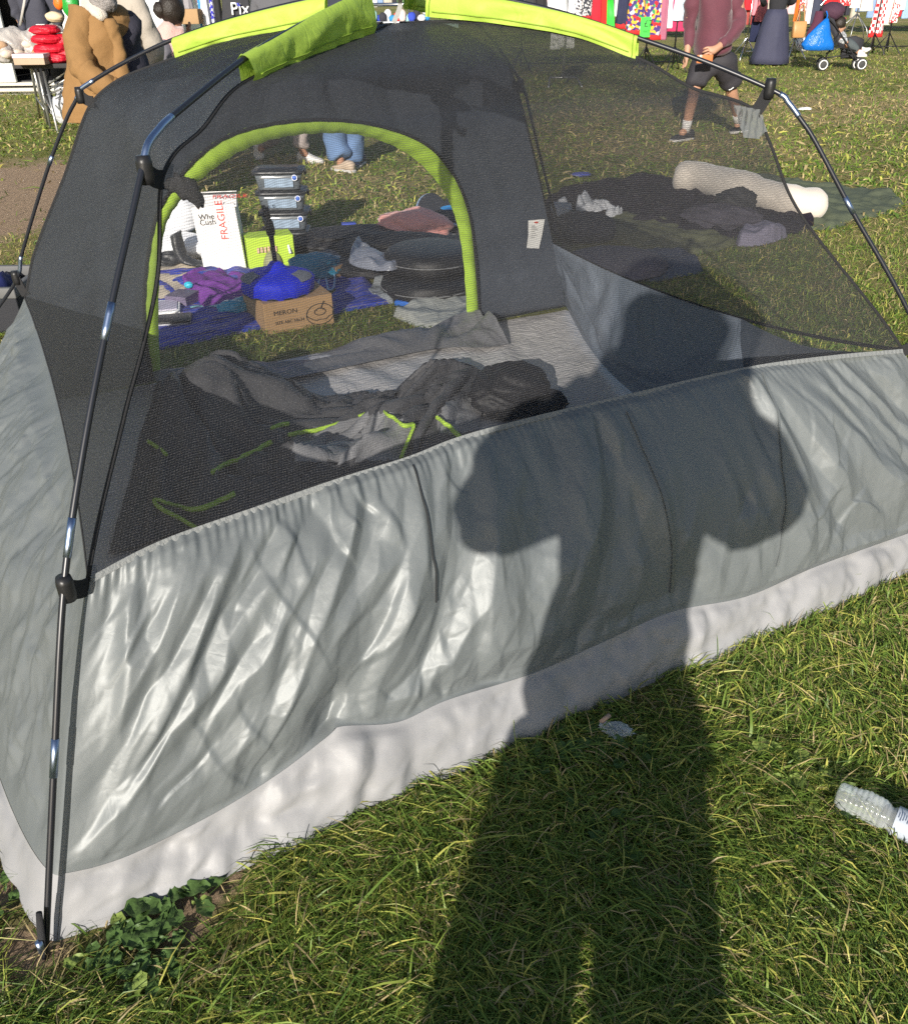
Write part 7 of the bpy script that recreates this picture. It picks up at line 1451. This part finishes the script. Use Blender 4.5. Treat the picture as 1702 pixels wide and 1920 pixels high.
for dy in (0, .42):
    mk('frame_tube', *tube(cr([q(1545, 4, dy), q(1540, 14, dy), q(1546, 26, dy), q(1566, 48, dy), q(1590, 86, dy), q(1606, 112, dy)], 6), .014, 8), BLKM, pc)
    mk('frame_tube', *tube([q(1542, 116, dy), q(1556, 92, dy), q(1572, 62, dy)], .014, 8), BLKM, pc)
    mk('frame_tube', *tube([q(1546, 108, dy), q(1575, 104, dy), q(1602, 100, dy)], .011, 8), BLKM, pc)
    mk('frame_tube', *tube([q(1548, 100, dy), q(1572, 88, dy), q(1604, 94, dy)], .011, 8), BLKM, pc)
mk('cross_bar', *tube([w1, w3], .010, 8), BLKM, pc); mk('cross_bar', *tube([w2, w4], .010, 8), BLKM, pc)
mk('handle', *tube(cr([q(1554, -6, 0), q(1544, 3, 0), q(1538, 10, 0)], 5), .02, 10), CHR, pc)
DKF = M('dark seat fabric', (.03, .03, .036), .85, bump=.3, bscale=60)
sc_ = (q(1560, 52, .21)+q(1582, 90, .21))/2
V = np.array([q(x, y, dy) for dy in (.03, .39) for x, y in ((1550, 22), (1562, 30), (1572, 60), (1584, 88), (1576, 94), (1558, 60))]); mk('seat_back', V, [(0, 1, 7, 6), (1, 2, 8, 7), (2, 3, 9, 8), (3, 4, 10, 9), (4, 5, 11, 10), (5, 0, 6, 11), (5, 4, 3, 2, 1, 0), (6, 7, 8, 9, 10, 11)], DKF, pc)
mk('seat', *tube([q(1578, 90, .21), q(1598, 88, .21), q(1612, 92, .21)], [.17, .19, .17], 14, True, .05), DKF, pc); mk('canopy', *blob(q(1556, 40, .21), (.22, .24, .16), 651, 20, .12, 1.4), M('plum canopy', (.06, .025, .045), .85, bump=.3), pc)
mk('hanging_coat', *ringloft([q(1536, 20, -.03), q(1533, 40, -.03), q(1524, 60, -.03), q(1516, 78, -.03)], [.07, .09, .10, .07], [.05, .06, .07, .05], n=18, noise=.15), M('plum coat', (.075, .02, .04), .9, bump=.3), pc)
ch = thing('child', 'small child with dark hair in a grey print jacket sitting in the pushchair', 'child', q(1575, 90, .2)*np.array([1, 1, 0]))
J = {'pelvis': (q(1576, 84, .2), .10), 'spine': (q(1572, 74, .2), .10), 'chest': (q(1569, 64, .2), .10), 'neck': (q(1569, 56, .2), .045), 'head': (q(1570, 52, .2), .05), 'k0': (q(1596, 84, .12), .06), 'a0': (q(1610, 98, .12), .04), 'f0': (q(1618, 102, .12), .035), 'k1': (q(1598, 82, .28), .06), 'a1': (q(1614, 92, .28), .04), 'f1': (q(1622, 96, .28), .035), 'e0': (q(1574, 74, .05), .045), 'Lwrist': (q(1588, 78, .08), .03), 'e1': (q(1578, 72, .36), .045), 'Rwrist': (q(1588, 78, .3), .03)}
E_ = chain('pelvis', 'spine', 'chest', 'neck', 'head')+chain('pelvis', 'k0', 'a0', 'f0')+chain('pelvis', 'k1', 'a1', 'f1')+chain('chest', 'e0', 'Lwrist')+chain('chest', 'e1', 'Rwrist'); hand(J, E_, J['Lwrist'][0], q(1594, 80, .1), zz, .026, 'L'); hand(J, E_, J['Rwrist'][0], q(1594, 80, .3), zz, .026, 'R')
b = skin('body', J, E_, SKIN1, ch); addgeo(b, *headmesh(q(1573, 50, .2), (1, -.2, 0), .10, .115)); mk('hair', *blob(q(1571, 57, .2), (.115, .11, .12), 661, 18, .08, 1.6), HAIR, ch)
skin('jacket', {'b': (q(1576, 82, .2), .14), 'c': (q(1570, 66, .2), .14), 'n': (q(1569, 58, .2), .09), 'e0': (q(1573, 74, .05), .07), 'w0': (q(1586, 77, .08), .055), 'e1': (q(1577, 72, .36), .07), 'w1': (q(1586, 77, .3), .055)}, chain('b', 'c', 'n')+chain('c', 'e0', 'w0')+chain('c', 'e1', 'w1'), cloth_mat('grey camo print', (.20, .21, .22), 'marks', (.45, .46, .48)), ch, .02, 3)
skin('leggings', {'p': (q(1578, 85, .2), .12), 'k0': (q(1597, 83, .12), .085), 'a0': (q(1608, 95, .12), .06), 'k1': (q(1599, 81, .28), .085), 'a1': (q(1612, 90, .28), .06)}, chain('p', 'k0', 'a0')+chain('p', 'k1', 'a1'), M('slate leggings', (.07, .085, .09), .85), ch)
shoe(ch, q(1606, 106, .10), q(1624, 106, .10), .09, .09, M('white trainer', (.66, .64, .62), .6), SOLE); shoe(ch, q(1612, 102, .28), q(1632, 92, .28), .09, .09, M('white trainer', (.66, .64, .62), .6), SOLE)
V, F = ringloft([q(1533, 94, -.12), q(1533, 92, -.12), q(1532, 82, -.12), q(1536, 64, -.12), q(1544, 46, -.12), q(1550, 34, -.12)], [.16, .27, .28, .20, .10, .03], [.08, .13, .14, .11, .06, .02], n=30, noise=.14, seed=5)
bb = thing('blue_bag', 'bright blue plastic carrier bag hanging from the pushchair handle', 'bag', q(1533, 94, -.12)); mk('bag_film', V, F, nylon('blue carrier film', (.010, .17, .62), .3, .2, .6, 0, .5), bb); mk('bag_loop', *tube(cr([q(1549, 36, -.12), q(1551, 28, -.06), q(1549, 20, 0)], 5), .012, 6), nylon('blue carrier film', (.010, .17, .62), .3, .2, .6, 0, .5), bb)
single('red_bucket', ringloft([q(1571, 48, 1.5), q(1571, 46, 1.5), q(1571, 34, 1.5), q(1571, 32, 1.5)], [.12, .13, .15, .15], [.12, .13, .15, .15], n=20), M('coral red plastic', (.55, .07, .06), .5), 'coral red bag hanging behind the pushchair', 'bag')
# ------------------------------------------------------------------ grass blades
TENTPOLY = [seam(c, 0.0)[:2] for c in 'ABCD']
def leafcol(n, r, dry):
    k = r.random(n); g = r.random(n)
    A = np.array([.070, .135, .021]); B = np.array([.22, .315, .055]); C_ = np.array([.60, .55, .13]); D_ = np.array([.56, .44, .22])
    c = A+(B-A)*g[:, None]
    y = k < .40+.2*dry; c[y] = (B+(C_-B)*g[:, None])[y]
    s = k < .12+.45*dry; c[s] = (D_*(.6+.5*g[:, None]))[s]
    return c
def blades(name, X, Y, L_, W_, Hh, seed, label, seg=3, comb=.6, dead=0):
    r = np.random.default_rng(seed); n = len(X)
    s, q = worn(X, Y)
    flow = fbm(X*1.3, Y*1.3, 200, 3)*4*math.pi+.6
    az = flow+r.normal(0, 1.0/comb, n)
    d = np.stack([np.cos(az), np.sin(az), 0*az], 1); sd = np.stack([-np.sin(az), np.cos(az), 0*az], 1)
    tw = r.normal(0, .5, n); sd = sd*np.cos(tw)[:, None]+np.array([0, 0, 1])*np.sin(tw)[:, None]
    ln = L_*np.exp(r.normal(0, .35, n)); hh = Hh*np.exp(r.normal(0, .4, n)); hh = np.minimum(hh, ln*.9)
    reach = np.sqrt(np.maximum(ln**2-hh**2, 1e-6)); droop = r.uniform(.1, .9, n)
    base = np.stack([X, Y, np.full(n, -.004)], 1); curl = r.normal(0, .25, n)
    wr_ = np.exp(r.normal(0, .35, n)); ts = np.linspace(0, 1, seg+1); rows = []
    for t in ts:
        z = hh*(1.9*t-(.9+.5*droop)*t*t); x = reach*t**1.35
        p = base+d*x[:, None]+sd*(curl*x*t)[:, None]*.5+np.stack([0*z, 0*z, np.maximum(z, .002)], 1)
        wv = W_*wr_*(1-.15*t-.8*t**3)
        rows.append((p-sd*(wv/2)[:, None], p+sd*(wv/2)[:, None]))
    V = np.stack([a for pr in rows for a in pr], 1)
    m = 2*(seg+1); idx = np.arange(n)*m
    F = np.stack([idx[:, None]+np.array([2*k, 2*k+1, 2*k+3, 2*k+2]) for k in range(seg)], 1).reshape(-1, 4)
    me = bpy.data.meshes.new(name); me.vertices.add(n*m); me.vertices.foreach_set('co', V.reshape(-1).astype(np.float32))
    nf = len(F); me.loops.add(nf*4); me.loops.foreach_set('vertex_index', F.reshape(-1).astype(np.int32))
    me.polygons.add(nf); me.polygons.foreach_set('loop_start', np.arange(nf, dtype=np.int32)*4)
    me.update(calc_edges=True); me.polygons.foreach_set('use_smooth', np.ones(nf, bool))
    c = leafcol(n, r, np.clip(q+s+dead*1.2, 0, 2)); c = np.concatenate([c, np.ones((n, 1))], 1)
    at = me.color_attributes.new('tint', 'FLOAT_COLOR', 'POINT'); at.data.foreach_set('color', np.repeat(c, m, 0).astype(np.float32).ravel())
    me.materials.append(GRASSM); o = bpy.data.objects.new(name, me); COL.objects.link(o)
    return setp(o, label, 'grass', kind='stuff')
GRASSM, t, b = nodes('grass blades')
at = t.nodes.new('ShaderNodeAttribute'); at.attribute_name = 'tint'
t.links.new(at.outputs['Color'], b.inputs['Base Color']); b.inputs['Roughness'].default_value = .45; b.inputs['Specular IOR Level'].default_value = .35
tr = t.nodes.new('ShaderNodeBsdfTranslucent'); ms = t.nodes.new('ShaderNodeMixShader'); ms.inputs[0].default_value = .3
t.links.new(at.outputs['Color'], tr.inputs[0]); t.links.new(b.outputs[0], ms.inputs[1]); t.links.new(tr.outputs[0], ms.inputs[2]); t.links.new(ms.outputs[0], t.nodes['Material Output'].inputs[0])
def scatter(n, y0, y1, seed, margin=.18, power=1.0, bare=1.0):
    """Ground points thinned with distance, a little beyond the view on each side, off the tent floor and off bare soil."""
    r = np.random.default_rng(seed); Y = y0*(y1/y0)**(r.random(n)**power) if y0 > 0 else r.uniform(y0, y1, n)
    half = (Y*_c+1.55*_s)*(851/FOC)*(1+margin)+.15
    X = r.uniform(-1, 1, n)*half+0
    k = ~inpoly(np.stack([X, Y], -1), TENTPOLY)
    for e in EXCL: k &= ~inpoly(np.stack([X, Y], -1), e)
    s, q = worn(X, Y); k &= r.random(n) > np.clip((s+(fbm(X*5, Y*5, 12, 3)-.5)*.6)*1.9, 0, .97)*bare
    return X[k], Y[k]
X, Y = scatter(205000, .72, 2.7, 1); cl = fbm(X*9, Y*9, 77, 3)
keep = rng.random(len(X)) < .35+1.3*np.clip(cl-.25, 0, 1); X, Y = X[keep], Y[keep]
bare = [(*G(x, y)[:2], rad) for x, y, rad in ((330, 1720, .14), (395, 1650, .05), (240, 1780, .10), (60, 1780, .12), (20, 1650, .1), (1230, 1640, .05))]
k = np.ones(len(X), bool)
for cx, cy, rad in bare: k &= ~((np.hypot(X-cx, Y-cy) < rad*(.7+.6*rng.random(len(X)))) & (rng.random(len(X)) < .85))
X, Y = X[k], Y[k]
blades('grass', X, Y, .074, .0028, .030, 1, 'long tangled grass in front of the tent', 3, .9)
X, Y = scatter(30000, .72, 2.7, 5); X2, Y2 = X[fbm(X*4, Y*4, 90, 3) > .42], Y[fbm(X*4, Y*4, 90, 3) > .42]
blades('dead_grass', X2, Y2, .06, .0022, .010, 6, 'dead straw thatch lying among the near grass', 2, .4, 1)
X, Y = scatter(120000, 2.5, 7.5, 2); blades('grass', X, Y, .052, .0042, .030, 2, 'short grass around and behind the tent', 2)
X, Y = scatter(70000, 6.5, 24, 3, .1, .8); blades('grass', X, Y, .075, .012, .035, 3, 'short grass of the far field', 2)
